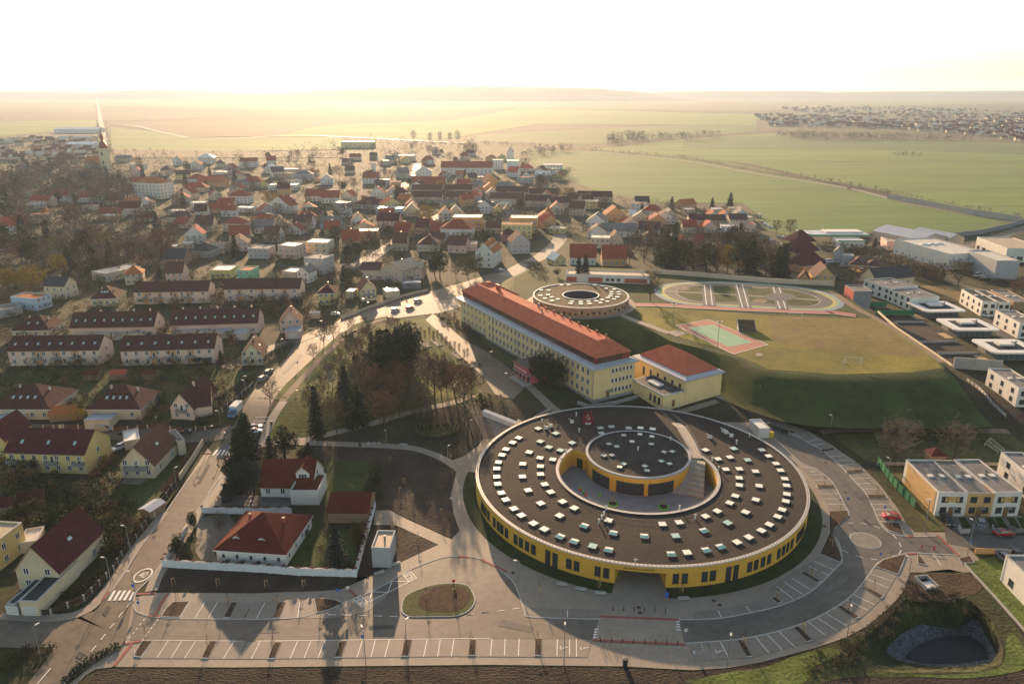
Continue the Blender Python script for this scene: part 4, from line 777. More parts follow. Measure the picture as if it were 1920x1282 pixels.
def skl(m, s_):
    k = (m, s_)
    if k not in _sk:
        mb = MB(); h = s_ / 2; mb.box(-h, h, -h, h, 0, .20, 0); mb.box(-h - .1, h + .1, -h - .1, h + .1, .20, .33, 0)
        if m == 1:
            mb.face([(-h + .04, -h + .04, .335), (h - .04, -h + .04, .335), (h - .04, .12, .335), (-h + .04, .12, .335)], 1); mb.face([(-h + .04, .2, .34), (h - .04, .2, .34), (h - .04, h - .04, .34), (-h + .04, h - .04, .34)], 2)
        else: mb.face([(-h + .04, -h + .04, .335), (h - .04, -h + .04, .335), (h - .04, h - .04, .335), (-h + .04, h - .04, .335)], 1)
        _sk[k] = mb.mesh('skylight', [mat('skylight_kerb', (.13, .14, .14), .6, 0), [mat('skylight_pale', (.80, .76, .66), .48, .03, 1, spec=.8), mat('skylight_teal', (.03, .22, .26), .15, 0, spec=.8), mat('skylight_dull', (.28, .34, .32), .3, .05, 1, spec=.7), mat('skylight_aqua', (.36, .56, .50), .3, .05, 1, spec=.7)][m], mat('skylight_pale', (.7, .7, .6))])  # kerb darkened in colour for shaded sides, pale lids lightened for sun glare
    return _sk[k]
SKY = dict(l='450,320 405,355 355,405 325,448 297,503 286,550 285,612 293,665 320,732 353,783 414,850 470,900 561,960 643,1003 762,1058b 866,1095b 1006,1130t 1125,1158b 529,427 481,515 478,610 521,712 615,810 757,902 942,978b 1160,1032b 1393,1056b 1627,1053t 610,470 613,533 614,592 645,668 690,725 779,797 867,845 1125,937 612,347t 677,390t 763,413t 850,357t 706,482 596,250t 728,286t 1063,246g 1146,237g 1275,247g 1364,246 1455,254 1070,285g 1528,965 1653,952 1595,1190b 1713,1178',
           n='397,318 437,353 480,397 506,436 531,485 541,524 543,574 537,615 516,664 490,704 441,750 395,785 322,823 254,852 158,878b 75,898b 235,310t 315,376t 361,442 382,526 363,606 303,678 199,740t 62,785b 71,318 143,370 212,360 189,430 267,428 266,480 267,522 244,584 211,625 139,672 70,702')
DRS = '1238,301g 1360,294 1450,310 1300,348 1445,366b 1127,366g 1185,384b 1540,426g 1603,422b 1088,452b 1150,449g 1238,514b 1207,538 1522,494b 1581,514g 1397,532g 1413,565g'
def sky_list(k, s, parent, zt, size):
    for w_ in s.split():
        m = {'b': 1, 'g': 2, 't': 3}.get(w_[-1], 0); x, y = map(int, w_.rstrip('bgt').split(',')); q = G(*Z(k, x, y), zt + .33)
        a = atan2(q.y - C0.y, q.x - C0.x)
        ob('skylight', skl(m, size), parent, (q.x - C0.x, q.y - C0.y, zt), a if m != 1 else a + pi / 2)
sky_list('l', SKY['l'], roof, 4.7, 1.65); sky_list('n', SKY['n'], roof, 4.7, 1.65); sky_list('l', DRS, droof, 4.86, 1.25)
# vents and small roof plant
for k, x, y in [('l', 903, 280), ('l', 1105, 865), ('l', 1072, 935), ('l', 1088, 910), ('l', 1050, 965), ('l', 1655, 862), ('l', 1772, 933), ('l', 770, 505), ('l', 805, 440), ('l', 1588, 345), ('l', 625, 210), ('l', 882, 160), ('l', 1345, 420), ('n', 108, 385), ('n', 145, 440), ('n', 325, 245), ('n', 250, 285), ('n', 10, 720)]:
    q = G(*Z(k, x, y), 4.7); mb = MB(); x_, y_ = q.x - C0.x, q.y - C0.y; mb.tube((x_, y_, 4.7), (x_, y_, 5.7), .16, .16, 8); mb.tube((x_, y_, 5.7), (x_, y_, 5.95), .28, .2, 8); mb.obj('vent', W['white'], roof)
for k, x, y in [('l', 655, 255), ('l', 690, 240), ('l', 850, 210), ('l', 1885, 325), ('n', 95, 250), ('n', 175, 215), ('n', 190, 225), ('n', 220, 243)]:
    q = G(*Z(k, x, y), 4.7); mb = MB(); x_, y_ = q.x - C0.x, q.y - C0.y; mb.box(x_ - .5, x_ + .5, y_ - .35, y_ + .35, 4.72, 5.5); mb.tube((x_ - .2, y_, 5.5), (x_ - .9, y_ + .3, 5.9), .12, .12, 6); mb.obj('roof_unit', W['white'], roof)
# entrance lettering and the small white cross-shaped mast
me = text_mesh('ZÁKLADNÍ ŠKOLA LÍBEZNICE'); me.materials.clear(); me.materials.append(mat('letter_brown', (.12, .08, .03), .6, 0))
am = (e0 + e1) / 2 - .01; xs = [v.co.x for v in me.vertices]; sc = 6.2 / (max(xs) - min(xs))
for v in me.vertices: x, y, zz = v.co.x * sc, v.co.y * sc, v.co.z; a = am + x / RO; v.co = ((RO + .04 + zz) * cos(a), (RO + .04 + zz) * sin(a), 4.15 + y * 1.15)
ob('lettering', me, rs)
q = G(*Z('m', 1317, 400), 5.05); mb = MB(); x_, y_ = q.x - C0.x, q.y - C0.y; mb.tube((x_, y_, 5.05), (x_, y_, 7.0), .1, .08, 6); mb.box(x_ - .4, x_ + .4, y_ - .06, y_ + .06, 6.45, 6.6); mb.obj('mast', W['white'], rs)
# steps and seating terraces down into the courtyard, and the footbridge over the roof
T = [G(*Z('l', *p), 4.95) for p in ((1748, 480), (1795, 482), (1850, 500))]; B = [G(*Z('l', *p), 0.1) for p in ((1600, 735), (1700, 750), (1835, 785))]
def steps(name, t0, t1, b0, b1, n, m):
    mb = MB()
    for i in range(n):
        u, v = i / n, (i + 1) / n; q = [b0.lerp(t0, u), b1.lerp(t1, u), b1.lerp(t1, v), b0.lerp(t0, v)]
        mb.prism([(p.x - C0.x, p.y - C0.y) for p in q], 0, .12 + 4.75 * (i + 1) / n - (.06 if i == n - 1 else 0))
    mb.obj(name, m, rs)
steps('stairs', T[0], T[1], B[0], B[1], 22, mat('step_stone', (.36, .33, .30), .75, .1, .6)); steps('seating_terrace', T[1], T[2], B[1], B[2], 7, mat('terrace_wood', (.38, .33, .27), .75, .15, .6))
bp = [G(*p, 5.0) for p in (Z('l', 1790, 475), Z('l', 1740, 360), Z('l', 1670, 245))] + [G(1237, 768, 3.6)]
a, b = strip_pts(bp, 2.6); mb = MB()
for i in range(3):
    for dz in (0,): 
        q = [b[i], b[i + 1], a[i + 1], a[i]]; zz = [bp[i].z, bp[i + 1].z, bp[i + 1].z, bp[i].z]; k = mb.vs([(p.x, p.y, z_ - .25) for p, z_ in zip(q, zz)] + [(p.x, p.y, z_ + .05) for p, z_ in zip(q, zz)])
        for f in ((0, 1, 5, 4), (1, 2, 6, 5), (2, 3, 7, 6), (3, 0, 4, 7), (4, 5, 6, 7)): mb.f.append(tuple(k + j for j in f)); mb.m.append(0)
    for s_ in (a, b):
        for h in (.6, 1.05): mb.tube((s_[i].x, s_[i].y, bp[i].z + h), (s_[i + 1].x, s_[i + 1].y, bp[i + 1].z + h), .03, .03, 4, 1, False)
        mb.tube((s_[i].x, s_[i].y, bp[i].z), (s_[i].x, s_[i].y, bp[i].z + 1.05), .03, .03, 4, 1)
fb = mb.obj('footbridge', [mat('bridge_deck', (.36, .31, .25), .7, .1, .5), GREYM]); tag(fb, 'narrow pale footbridge from the yellow school over the dark round roof', 'footbridge')
# grass ring round the wall
for a0, a1 in ((-pi * 1.06, e0), (e1, .10)):
    drape('ring_lawn', [(C0.x + RO * cos(a0 + (a1 - a0) * i / 60), C0.y + RO * sin(a0 + (a1 - a0) * i / 60)) for i in range(61)] + [(C0.x + (RO + 3.3) * cos(a1 + (a0 - a1) * i / 60), C0.y + (RO + 3.3) * sin(a1 + (a0 - a1) * i / 60)) for i in range(61)], mat('ring_turf', (.026, .040, .010), .95, .3, .3, bump=.4), .12)
HOUSES.append([Vector((C0.x + 46 * cos(2 * pi * i / 12), C0.y + 46 * sin(2 * pi * i / 12))) for i in range(12)])
# ================================================================ THE LONG YELLOW SCHOOL
ZS = 3.4
eL, eR = G(859, 557, ZS + 11.2), G(1114, 691, ZS + 11.2); Ls = hypot(eR.x - eL.x, eR.y - eL.y); rzS = atan2(eR.y - eL.y, eR.x - eL.x); Ds = 16.0; HS = 10.8
ls = ob('long_school', None, None, (eL.x, eL.y, ZS), rzS); tag(ls, 'long three storey pale yellow school with a red hipped roof above a dark glazed strip', 'school'); foot(ls, Ls, Ds)
SY = W['school_yellow']; WG = 24.0
mb = MB(); mb.box(WG, Ls, 0, Ds, .9, HS, 0); mb.box(0, WG - .002, 1.2, Ds + 2, .9, HS - .003, 0); mb.obj('wall', SY, ls)
mb = MB(); mb.box(WG - .05, Ls + .06, -.06, Ds, -4, .9, 0); mb.box(0, WG - .05, 1.14, Ds, -4, .897, 0); mb.obj('plinth', mat('plinth_stone', (.26, .25, .24), .9, .25, .8), ls)
ZN = R['metal']
mb = MB()       # zinc skirt under the glazed strip
def skirt(x0, x1, y0, y1, o_, i_, za, zb):
    O = [(x0 - o_, y0 - o_), (x1 + o_, y0 - o_), (x1 + o_, y1 + o_), (x0 - o_, y1 + o_)]; I = [(x0 + i_, y0 + i_), (x1 - i_, y0 + i_), (x1 - i_, y1 - i_), (x0 + i_, y1 - i_)]
    for i in range(4): j = (i + 1) % 4; mb.face([(*O[i], za), (*O[j], za), (*I[j], zb), (*I[i], zb)]); mb.face([(*O[i], za - .35), (*O[j], za - .35), (*O[j], za), (*O[i], za)]); 
    mb.face([(*p, za - .35) for p in O[::-1]])
skirt(0, Ls, 0, Ds, .8, 1.3, HS + .3, HS + 1.1); mb.obj('zinc_eaves', ZN, ls)
RG = mat('attic_red', (.20, .035, .03), .6, .1, 1)
mb = MB(); mb.box(1.4, Ls - 1.4, 1.4, Ds - 1.4, HS + .5, HS + 3.4, 0); at = mb.obj('glazed_attic', RG, ls)
mb = MB(); n = 74
for i in range(n):
    x0 = 12 + (Ls - 14.5) * i / n; mb.box(x0 + .08, x0 + (Ls - 14.5) / n - .08, 1.33, 1.38, HS + 1.2, HS + 3.05, 0)
mb.obj('attic_window', mat('attic_glass', (.07, .045, .04), .15, 0, spec=.8), at); mb = MB()
for i in range(11):
    y0 = 2.2 + (Ds - 6.5) * i / 11; mb.box(Ls - 1.38, Ls - 1.33, y0 + .08, y0 + (Ds - 6.5) / 11 - .08, HS + 1.2, HS + 3.05, 0)
mb.obj('attic_window', MATS['attic_glass'], at)
mb = MB(); z0, z1 = HS + 3.3, HS + 6.7
O = [(1.0, 1.0), (Ls - 1.0, 1.0), (Ls - 1.0, Ds - 1.0), (1.0, Ds - 1.0)]; I = [(6.6, 5.6), (Ls - 6.6, 5.6), (Ls - 6.6, Ds - 5.6), (6.6, Ds - 5.6)]
for i in range(4): j = (i + 1) % 4; mb.face([(*O[i], z0), (*O[j], z0), (*I[j], z1), (*I[i], z1)], 0); mb.face([(*O[i], z0 - .2), (*O[j], z0 - .2), (*O[j], z0), (*O[i], z0)], 1)
mb.face([(*p, z1) for p in I], 0); mb.face([(*p, z0 - .2) for p in O[::-1]], 1)
lr = mb.obj('roof', [R['school_red'], W['red']], ls)
mb = MB(); O = [(.9, .95), (19, .95), (19, Ds + 2.4), (.9, Ds + 2.4)]; I = [(8.4, 8.0), (10.4, 8.0), (10.4, Ds - 6), (8.4, Ds - 6)]     # hipped cross roof of the far wing
for i in range(4): j = (i + 1) % 4; mb.face([(*O[i], z0 + .05), (*O[j], z0 + .05), (*I[j], z1 + 1.1), (*I[i], z1 + 1.1)], 0); mb.face([(*O[i], z0 - .15), (*O[j], z0 - .15), (*O[j], z0 + .05), (*O[i], z0 + .05)], 1)
mb.face([(*p, z1 + 1.1) for p in I], 0); mb.obj('wing_roof', [R['school_red'], W['red']], ls)
for i in range(9): chimney(lr, Ls - 8 - i * 5.2, Ds - 5.9, z1 - .1, .9, W['red'], .45)
for x in (17, 18.6): chimney(lr, x, 9, z1 - .2, 1.9, W['red'], .9)
mb = MB(); mb.tube((Ls - 47, 9, z1), (Ls - 47, 9, z1 + 1.8), .3, .3, 8); mb.tube((Ls - 40, 6, z1 - .2), (Ls - 40, 6, z1 + 2.0), .2, .2, 8); mb.obj('flue', GREYM, lr)
n = 24
for fl in range(3):
    for i in range(n):
        x = WG + 2.0 + (Ls - WG - 3.6) * (i + .5) / n
        put('window', window_mesh(1.45, 1.95), ls, x, 0, 1.6 + fl * 3.25)
    for i in range(6):
        put('window', window_mesh(1.2, 1.8), ls, 1.5 + 21 * (i + .5) / 6, 1.2, 1.6 + fl * 3.25)
for fl in range(3):
    for i in range(6): put('window', window_mesh(1.0, 1.5), ls, Ls, 7.2 + i * 1.42, 1.9 + fl * 3.25, pi / 2)
for i in range(6): put('basement_window', window_mesh(.9, .6), ls, Ls + .06, 7.2 + i * 1.42, 0, pi / 2)
put('door', window_mesh(1.3, 2.4, 'door'), ls, Ls, 5.6, .3, pi / 2)
mb = MB(); mb.box(Ls, Ls + 1.6, 4.6, 6.8, 3.0, 3.15); mb.obj('door_canopy', GREYM, ls)
mb = MB()
for x in (30, 49, 68, Ls - .15): mb.tube((x, -.12, .5), (x, -.12, HS), .08, .08, 6)
mb.obj('downpipe', GREYM, ls)
# pink entrance porch with a dark roof
PZ = lambda x, y: (960 + x / 16, 660 + y / 16)
mpk = mat('porch_pink', (.52, .13, .15), .8, .08, .5)
pa, pb = G(*PZ(60, 760), ZS), G(*PZ(430, 950), ZS); po = ob('entrance_porch', None, None, (pa.x, pa.y, ZS), rzS); Lp = (pb - pa).length * 1.15; Dp = 8.6
tag(po, 'pink two storey entrance porch with a dark flat roof on the yellow school', 'porch')
mb = MB(); mb.box(0, Lp, 1.6, Dp, 0, 5.6, 0); mb.box(-.3, Lp + .3, -.3, Dp, 3.0, 3.35, 1); mb.box(0, Lp, 0, 1.6, 3.35, 5.6, 0); mb.box(-.1, Lp + .1, -.1, -.003, 4.3, 4.6, 2); mb.obj('wall', [mpk, GREYM, W['white']], po)
mb = MB(); mb.box(-.4, Lp + .4, -.4, Dp, 5.6, 6.0, 1, 0); mb.obj('roof', [R['black'], mpk], po)
for i in range(4): mb = MB(); x = .4 + (Lp - .8) * i / 3; mb.tube((x, .3, .5), (x, .3, 3), .24, .22, 8); mb.obj('column', mpk, po)
mb = MB(); mb.box(-.8, Lp + .8, -1.6, 1.6, 0, .25); mb.box(-.4, Lp + .4, -1.0, 1.6, .25, .5); mb.obj('steps', CONC, po)
for i in range(3): put('door', window_mesh(1.3, 2.3, 'dark'), po, Lp * (i + .5) / 3, 1.6, .55)
# gym wing: hipped red roof, plus the low flat link in front of it
gA, gB = G(1272, 762, ZS), G(1350, 745, ZS)
gd = Vector((cos(rzS), sin(rzS), 0)); gn = Vector((-sin(rzS), cos(rzS), 0))
def gymbox(name, corner, wx, wy, h, label):
    o = ob(name, None, None, (corner.x, corner.y, ZS), rzS); tag(o, label, 'school wing'); foot(o, wx, wy); return o
cR = G(1283, 757, ZS)                       # near corner of the gym
gy = gymbox('gym_hall', cR - gd * 25, 25, 15.0, 7, 'pale yellow gym hall with a red hipped roof, right of the long school')
mb = MB(); mb.box(0, 25, 0, 15.0, -3, 7.6); mb.obj('wall', SY, gy)
mb = MB(); skirt(0, 25, 0, 15.0, .7, 1.2, 7.9, 8.6); mb.obj('zinc_eaves', ZN, gy)
mb = MB(); gable_roof(mb, 22.8, 12.8, 8.6, 4.2, 0, 'h'); o = mb.obj('roof', [R['school_red'], W['red']], gy); o.location = (1.1, 1.1, 0)
for i in range(6): put('window', window_mesh(1.0, 2.6, 'dark'), gy, 5 + i * 3.5, 0, 3.2)
lk = gymbox('school_link', cR - gd * 15 - gn * 8.5, 15, 8.4, 4, 'low cream flat roofed link building between the long school and the gym hall')
mb = MB(); mb.box(0, 15, 0, 8.38, -3, 4.2); mb.obj('wall', SY, lk); mb = MB(); mb.box(-.15, 15.15, -.15, 8.3, 4.2, 4.6, 1, 1); mb.box(.3, 14.7, .3, 8.0, 4.6, 4.63, 0); lkr = mb.obj('roof', [R['black'], mat('parapet_metal', (.4, .4, .4))], lk)
mb = MB(); mb.box(4, 9, 2.5, 5, 4.66, 5.2); mb.obj('roof_unit', W['white'], lkr)
for i in range(3): put('window', window_mesh(1.1, 2.2, 'dark'), lk, 9 + i * 2, 0, .9)
put('door', window_mesh(1.2, 2.2, 'door'), lk, 15, 4, .1, pi / 2)
mb = MB(); 
rp = [G(*Z('l', *p)) for p in ((890, 70), (1000, 100), (1340, 30))]
w_ = wall('ramp_wall', ZL('l', [(890, 70), (985, 100), (1180, 70), (1340, 25)]), 1.1, .3, CONC, label='grey concrete ramp wall in front of the yellow gable of the long school')
# ================================================================ ROUND KINDERGARTEN
kz = ZF; kc = G(1087, 551, kz + 3.8); kc_, kR = None, None
P8 = [G(x, y, kz + 3.8) for x, y in ((998, 550), (1060, 526), (1115, 527.5), (1175, 550), (1160, 563.8), (1110, 572.5), (1072, 573), (1022, 565))]
kc = sum(P8, Vector()) / 8; kR = sum((p - kc).length for p in P8) / 8
kg = ob('round_kindergarten', None, None, (kc.x, kc.y, kz)); tag(kg, 'smaller round kindergarten with a mossy brown roof, white rim and central oculus', 'kindergarten')
kp = lambda r_, i, z, n=72: (r_ * cos(2 * pi * i / n), r_ * sin(2 * pi * i / n), z)
mb = MB()
for i in range(72): mb.face([kp(kR, i, -4), kp(kR, i + 1, -4), kp(kR, i + 1, 3.6), kp(kR, i, 3.6)], 0); mb.face([kp(kR * .37, i + 1, 0), kp(kR * .37, i, 0), kp(kR * .37, i, 3.6), kp(kR * .37, i + 1, 3.6)], 1)
mb.obj('wall', [mat('kg_brick', (.34, .22, .13), .9, .3, .9, scale2=3), GLASS], kg)
mb = MB(); ri = kR * .37 + .3
for i in range(72): mb.face([kp(ri, i, 3.5), kp(kR - .4, i, 3.5), kp(kR - .4, i + 1, 3.5), kp(ri, i + 1, 3.5)])
kr = mb.obj('roof', mat('moss_roof', (.075, .052, .022), .95, .35, .25, c2=(.12, .085, .04), bump=.6, scale2=2), kg)
for a, b in ((kR - .45, kR + .1), (kR * .37 - .1, kR * .37 + .4)):
    mb = MB()
    for i in range(72): mb.face([kp(a, i, 3.85), kp(b, i, 3.85), kp(b, i + 1, 3.85), kp(a, i + 1, 3.85)]); mb.face([kp(b, i, 3.5), kp(b, i + 1, 3.5), kp(b, i + 1, 3.85), kp(b, i, 3.85)]); mb.face([kp(a, i + 1, 3.5), kp(a, i, 3.5), kp(a, i, 3.85), kp(a, i + 1, 3.85)])
    mb.obj('roof_rim', mat('kg_rim', (.62, .60, .56), .6, .05, 1), kg)
for w_ in '370,333 425,330 492,325 550,325 618,333 675,340 705,358 740,350 765,365 800,385 745,385 805,402 745,400 790,422 738,415 765,438 720,428 675,442 715,455 630,452 662,465 575,455 583,472 515,458 517,474 450,455 440,470 343,438 300,450 298,423 247,432 270,406 213,410 218,370 275,372'.split():
    x, y = map(int, w_.split(',')); q = G(*Z('f', x, y), kz + 3.9)
    mb = MB(); r_ = q - kc
    if kR * .42 < hypot(r_.x, r_.y) < kR - .9: o = ob('skylight', skl(0, 1.7), kr, (r_.x, r_.y, 3.5), atan2(r_.y, r_.x)); o.scale = (1, 1, .6)
rr = random.Random(5)
for i in range(26):
    a = pi * 1.02 + pi * .96 * i / 25; put('window', window_mesh(rr.choice((.8, 1.0, 1.3)), rr.choice((.8, 1.2)), 'dark'), kg, (kR + .02) * cos(a), (kR + .02) * sin(a), rr.choice((.7, 1.2, 1.7)), a + pi / 2)
HOUSES.append([Vector((kc.x + 25 * cos(2 * pi * i / 12), kc.y + 25 * sin(2 * pi * i / 12))) for i in range(12)])
drape('kindergarten_paving', [(kc.x + (kR + 3) * cos(2 * pi * i / 60), kc.y + (kR + 3) * sin(2 * pi * i / 60)) for i in range(60)], PAVE, .08, ZF)
# ================================================================ HOUSES NEAR THE CAMERA
def H(k, ax, ay, bx, by, D, wh, rh, kind, wm, rm, label=None, **kw): return house(Z(k, ax, ay), Z(k, bx, by), D, wh, rh, kind, wm, rm, label, **kw)
TW = dict(cat='terraced house', name='terraced_houses')
# terraced rows on the left
t = H('d', 80, 945, 760, 935, 10.5, 5.7, 3.6, 'g', 'peach', 'dark_brown', 'long row of peach terraced houses nearest the gardens, left of its twin row', F=(9, 2), S=(1, 2), sky=8, chim=0, **TW)
t2 = H('d', 920, 945, 1620, 922, 10.5, 5.7, 3.6, 'g', 'peach', 'dark_brown', 'long row of peach terraced houses nearest the gardens, right of its twin row', F=(9, 2), S=(1, 2), sky=7, chim=0, **TW)
t3 = H('d', 540, 740, 1165, 728, 11, 4.6, 4.4, 'g', 'peach', 'dark_brown', 'terraced row with four tall chimneys and flat garages in front, left of its twin', F=(8, 1), S=(1, 2), sky=9, chim=5, chm='peach', **TW)
t4 = house(Z('d', 1290, 720), Z('e', 20, 700), 11, 4.6, 4.4, 'g', 'peach', 'dark_brown', 'terraced row with tall chimneys and flat garages in front, right of its twin', F=(8, 1), S=(1, 2), sky=9, chim=5, **TW)
t5 = H('d', 1015, 482, 1570, 472, 10.5, 5.7, 3.4, 'g', 'peach', 'dark_brown', 'furthest terraced row with orange recesses, left of its twin', F=(7, 2), S=(1, 1), chim=0, **TW)
t6 = house(Z('d', 1690, 458), Z('e', 335, 452), 10.5, 5.7, 3.4, 'g', 'peach', 'dark_brown', 'furthest terraced row with orange recesses, right of its twin', F=(7, 2), S=(1, 1), chim=0, **TW)
for r_, us in ((t, (.33, .53, .73)), (t2, (.35, .55, .74)), (t5, (.16, .35, .55, .73)), (t6, (.2, .5, .8))):     # orange recessed stair bays with balconies
    L, D, wh = r_['_dim']
    for u in us:
        mb = MB(); x = L * u; mb.box(x - 1.1, x + 1.1, -.09, -.003, .2, wh - .1, 0); mb.box(x - 1.5, x + 1.5, -1.3, -.1, 2.6, 2.75, 1); mb.box(x - 1.5, x + 1.5, -1.3, -1.25, 2.75, 3.6, 2); mb.obj('balcony', [W['orange'], CONC, GREYM], r_)
        put('balcony_door', window_mesh(1.0, 2.0), r_, x, -.09, 2.8)
def garage(k, ax, ay, bx, by, D, h, wm, rm, label, **kw): return house(Z(k, ax, ay), Z(k, bx, by), D, h, 0, 'f', wm, rm, label, cat='garage', name='garage', F=(0, 0), S=(0, 0), chim=0, parapet=.15, gdoor=kw.pop('gdoor', 1), **kw)
for i, (x0, x1, y) in enumerate([(560, 700, 745), (730, 830, 748), (845, 945, 752), (965, 1075, 748)]): garage('d', x0, y, x1, y - 3, 6, 2.6, 'cream', 'metal', ['first', 'second', 'third', 'fourth'][i] + ' garage with light metal roof from the left, before the left chimneyed terrace', group='garages before the chimneyed terraces')
for i, (x0, x1, y) in enumerate([(1310, 1470, 738), (1495, 1595, 738), (1620, 1720, 742), (1750, 1850, 752)]): garage('d', x0, y, x1, y - 3, 6, 2.6, 'cream', 'metal', ['first', 'second', 'third', 'fourth'][i] + ' garage with light metal roof from the left, before the right chimneyed terrace', group='garages before the chimneyed terraces')
H('d', 690, 500, 880, 494, 12, 3.6, 4.2, 'h', 'pale_yellow', 'dark_brown', 'pale yellow hipped house with a balcony dormer, left of the furthest terrace', F=(4, 1), S=(2, 1), sky=3, chim=2)
H('d', 345, 440, 500, 445, 8.5, 6.2, 3.4, 'g', 'cream', 'dark_grey', 'cream two storey house with a dark blue grey gable roof, left of the terraces', F=(3, 2), S=(2, 2))
H('d', 95, 515, 285, 532, 8, 5.2, .0, 'f', 'blue', 'orange', 'unfinished pale blue house with an orange lattice roof near the left edge', F=(3, 1), S=(3, 2), chim=0)
H('d', -60, 600, 175, 555, 9, 3.2, 0, 'f', 'grey', 'grey', 'grey flat workshop with red doors at the left edge', F=(0, 0), cat='workshop', name='workshop', chim=0)
H('d', 100, 735, 380, 730, 12.5, 3.0, 4.4, 'h', 'cream', 'dark_brown', 'cream house with a wide dark hipped roof left of the chimneyed terraces', F=(4, 1), S=(2, 1), sky=2, chim=2, chm='white')
H('d', 695, 300, 800, 320, 20, 4.2, 0, 'f', 'beige', 'pale', 'long low house with a pale flat roof behind the pale yellow hipped house', F=(3, 1), S=(5, 1), chim=1)
H('d', 945, 340, 1080, 330, 9, 5.4, 3.4, 'p', 'beige', 'orange', 'beige house with an orange pyramid roof behind the furthest left terrace', F=(3, 2), S=(2, 2))
H('d', 1250, 325, 1380, 322, 9, 5.4, 4.4, 'g', 'pink', 'brown', 'pink house with a steep brown gable roof behind the furthest left terrace', F=(3, 2), S=(2, 2))
H('d', 1580, 290, 1735, 290, 12, 4.2, 0, 'f', 'yellow', 'pale', 'ochre yellow flat roofed house left of the mint green house', F=(4, 1), S=(2, 1), chim=0)
H('d', 1785, 312, 1885, 315, 10, 5.6, 0, 'f', 'green', 'orange', 'mint green flat roofed house behind the furthest right terrace', F=(2, 2), S=(2, 2), chim=0)
house(Z('d', 1815, 945), Z('e', 60, 935), 11, 3.4, 4.6, 'x', 'cream', 'dark_brown', 'cream cottage with an orange edged gable roof at the right end of the front terraces', F=(3, 2), S=(4, 1), sky=1)
# along the left street
H('e', 185, 700, 345, 690, 9.5, 4.2, 4.8, 'x', 'pink', 'dark_brown', 'peach gable house with a grey garage beside the crossing on the left street', F=(3, 2), S=(3, 1), sky=1)
garage('e', 222, 742, 335, 738, 7, 2.8, 'pink', 'metal', 'small peach garage below the peach gable house')
H('e', 470, 490, 595, 488, 9, 5.6, 3.0, 'h', 'yellow', 'maroon', 'deep yellow two storey house with a maroon hipped roof', F=(3, 2), S=(1, 2))
H('e', 790, 460, 905, 450, 9.5, 5.2, 4.0, 'x', 'pale_yellow', 'maroon', 'pale yellow gable house with a balcony beside the square', F=(3, 2), S=(2, 1), sky=2, balc=[(.5, 2.6, 5)])
garage('e', 675, 440, 735, 442, 6, 3.4, 'cream', 'white', 'white flat annex left of the pale yellow gable house', gdoor=0)
garage('e', 975, 440, 1080, 430, 7, 3.2, 'cream', 'white', 'white flat annex right of the pale yellow gable house', gdoor=0)
H('e', 940, 300, 1095, 325, 16, 6.2, 3.2, 'x', 'beige', 'beige', 'large beige house with a broad pale gable roof behind the pale yellow gable house', F=(2, 2), S=(4, 2))
H('e', 790, 300, 938, 300, 12, 5.2, 2.6, 'g', 'beige', 'brown', 'brown roofed wing on the left of the large beige house', F=(3, 1), S=(0, 0), chim=0)
H('e', 1110, 290, 1250, 292, 12, 5.4, 2.4, 'g', 'pink', 'beige', 'low pink wing on the right of the large beige house', F=(2, 1), S=(1, 1), chim=0)
H('e', 368, 250, 510, 262, 11, 8.2, 0, 'f', 'grey', 'grey', 'tall slate grey flat roofed block above the furthest right terrace', F=(3, 3), S=(2, 3), chim=1)
H('e', 200, 310, 305, 318, 9, 5.0, 0, 'f', 'beige', 'pale', 'beige flat roofed house left below the tall slate grey block', F=(2, 1), S=(2, 1), chim=0)
H('e', 310, 320, 400, 325, 9, 5.4, 2.6, 'x', 'white', 'grey', 'white grey roofed gable house below the tall slate grey block', F=(2, 2), S=(2, 1))
H('e', 375, 98, 540, 102, 12, 6.2, 0, 'f', 'cream', 'white', 'cream flat house with a bright white roof behind the tall slate grey block', F=(3, 2), S=(1, 2), chim=0)
H('e', 170, 135, 300, 145, 11, 7.2, 0, 'f', 'pink', 'pale', 'pale pink flat roofed block left behind the tall slate grey block', F=(3, 2), S=(3, 2), chim=1)
H('e', 1645, 205, 1780, 212, 18, 8.4, 5.2, 'x', 'white', 'orange', 'big white house with an orange roof and roof windows beside the winding road', F=(2, 3), S=(5, 3), sky=5)
# middle left, between the two side streets
H('h', -60, 385, 385, 385, 15, 3.4, 5.0, 'h', 'cream', 'dark_brown', 'cream bungalow with a wide dark hipped roof at the left edge above the side street', F=(5, 1), S=(2, 1), sky=4, chim=2, chm='white')
garage('h', -40, 455, 145, 455, 8, 2.7, 'cream', 'metal', 'cream double garage with a ribbed metal roof at the left edge', gdoor=2)
H('h', 665, 385, 1065, 385, 13.5, 3.4, 5.0, 'h', 'cream', 'dark_brown', 'cream bungalow with a wide dark hipped roof and twin white chimneys', F=(3, 1), S=(2, 1), sky=4, chim=2, chm='white')
garage('h', 640, 458, 830, 460, 8.5, 2.8, 'cream', 'metal', 'cream double garage with a pale metal roof beside two parked cars', gdoor=2)
H('h', 1290, 380, 1460, 390, 15, 3.8, 4.6, 'x', 'peach', 'dark_brown', 'peach cottage with a dark cross gable beside the parked truck', F=(2, 2), S=(3, 1), balc=[(.5, 2.5, 3)])
H('h', 1462, 372, 1590, 352, 9, 3.6, 4.2, 'g', 'peach', 'dark_brown', 'dark roofed side wing of the peach cottage beside the parked truck', F=(0, 0), S=(2, 2), chim=0)
H('h', 70, 775, 660, 795, 11.5, 5.8, 4.2, 'g', 'yellow', 'maroon', 'long yellow house with a maroon gable roof and three balconies', F=(7, 2), S=(1, 2), sky=3, chim=1, balc=[(.09, 2.7, 3), (.58, 2.7, 3.2), (.92, 2.7, 3)])
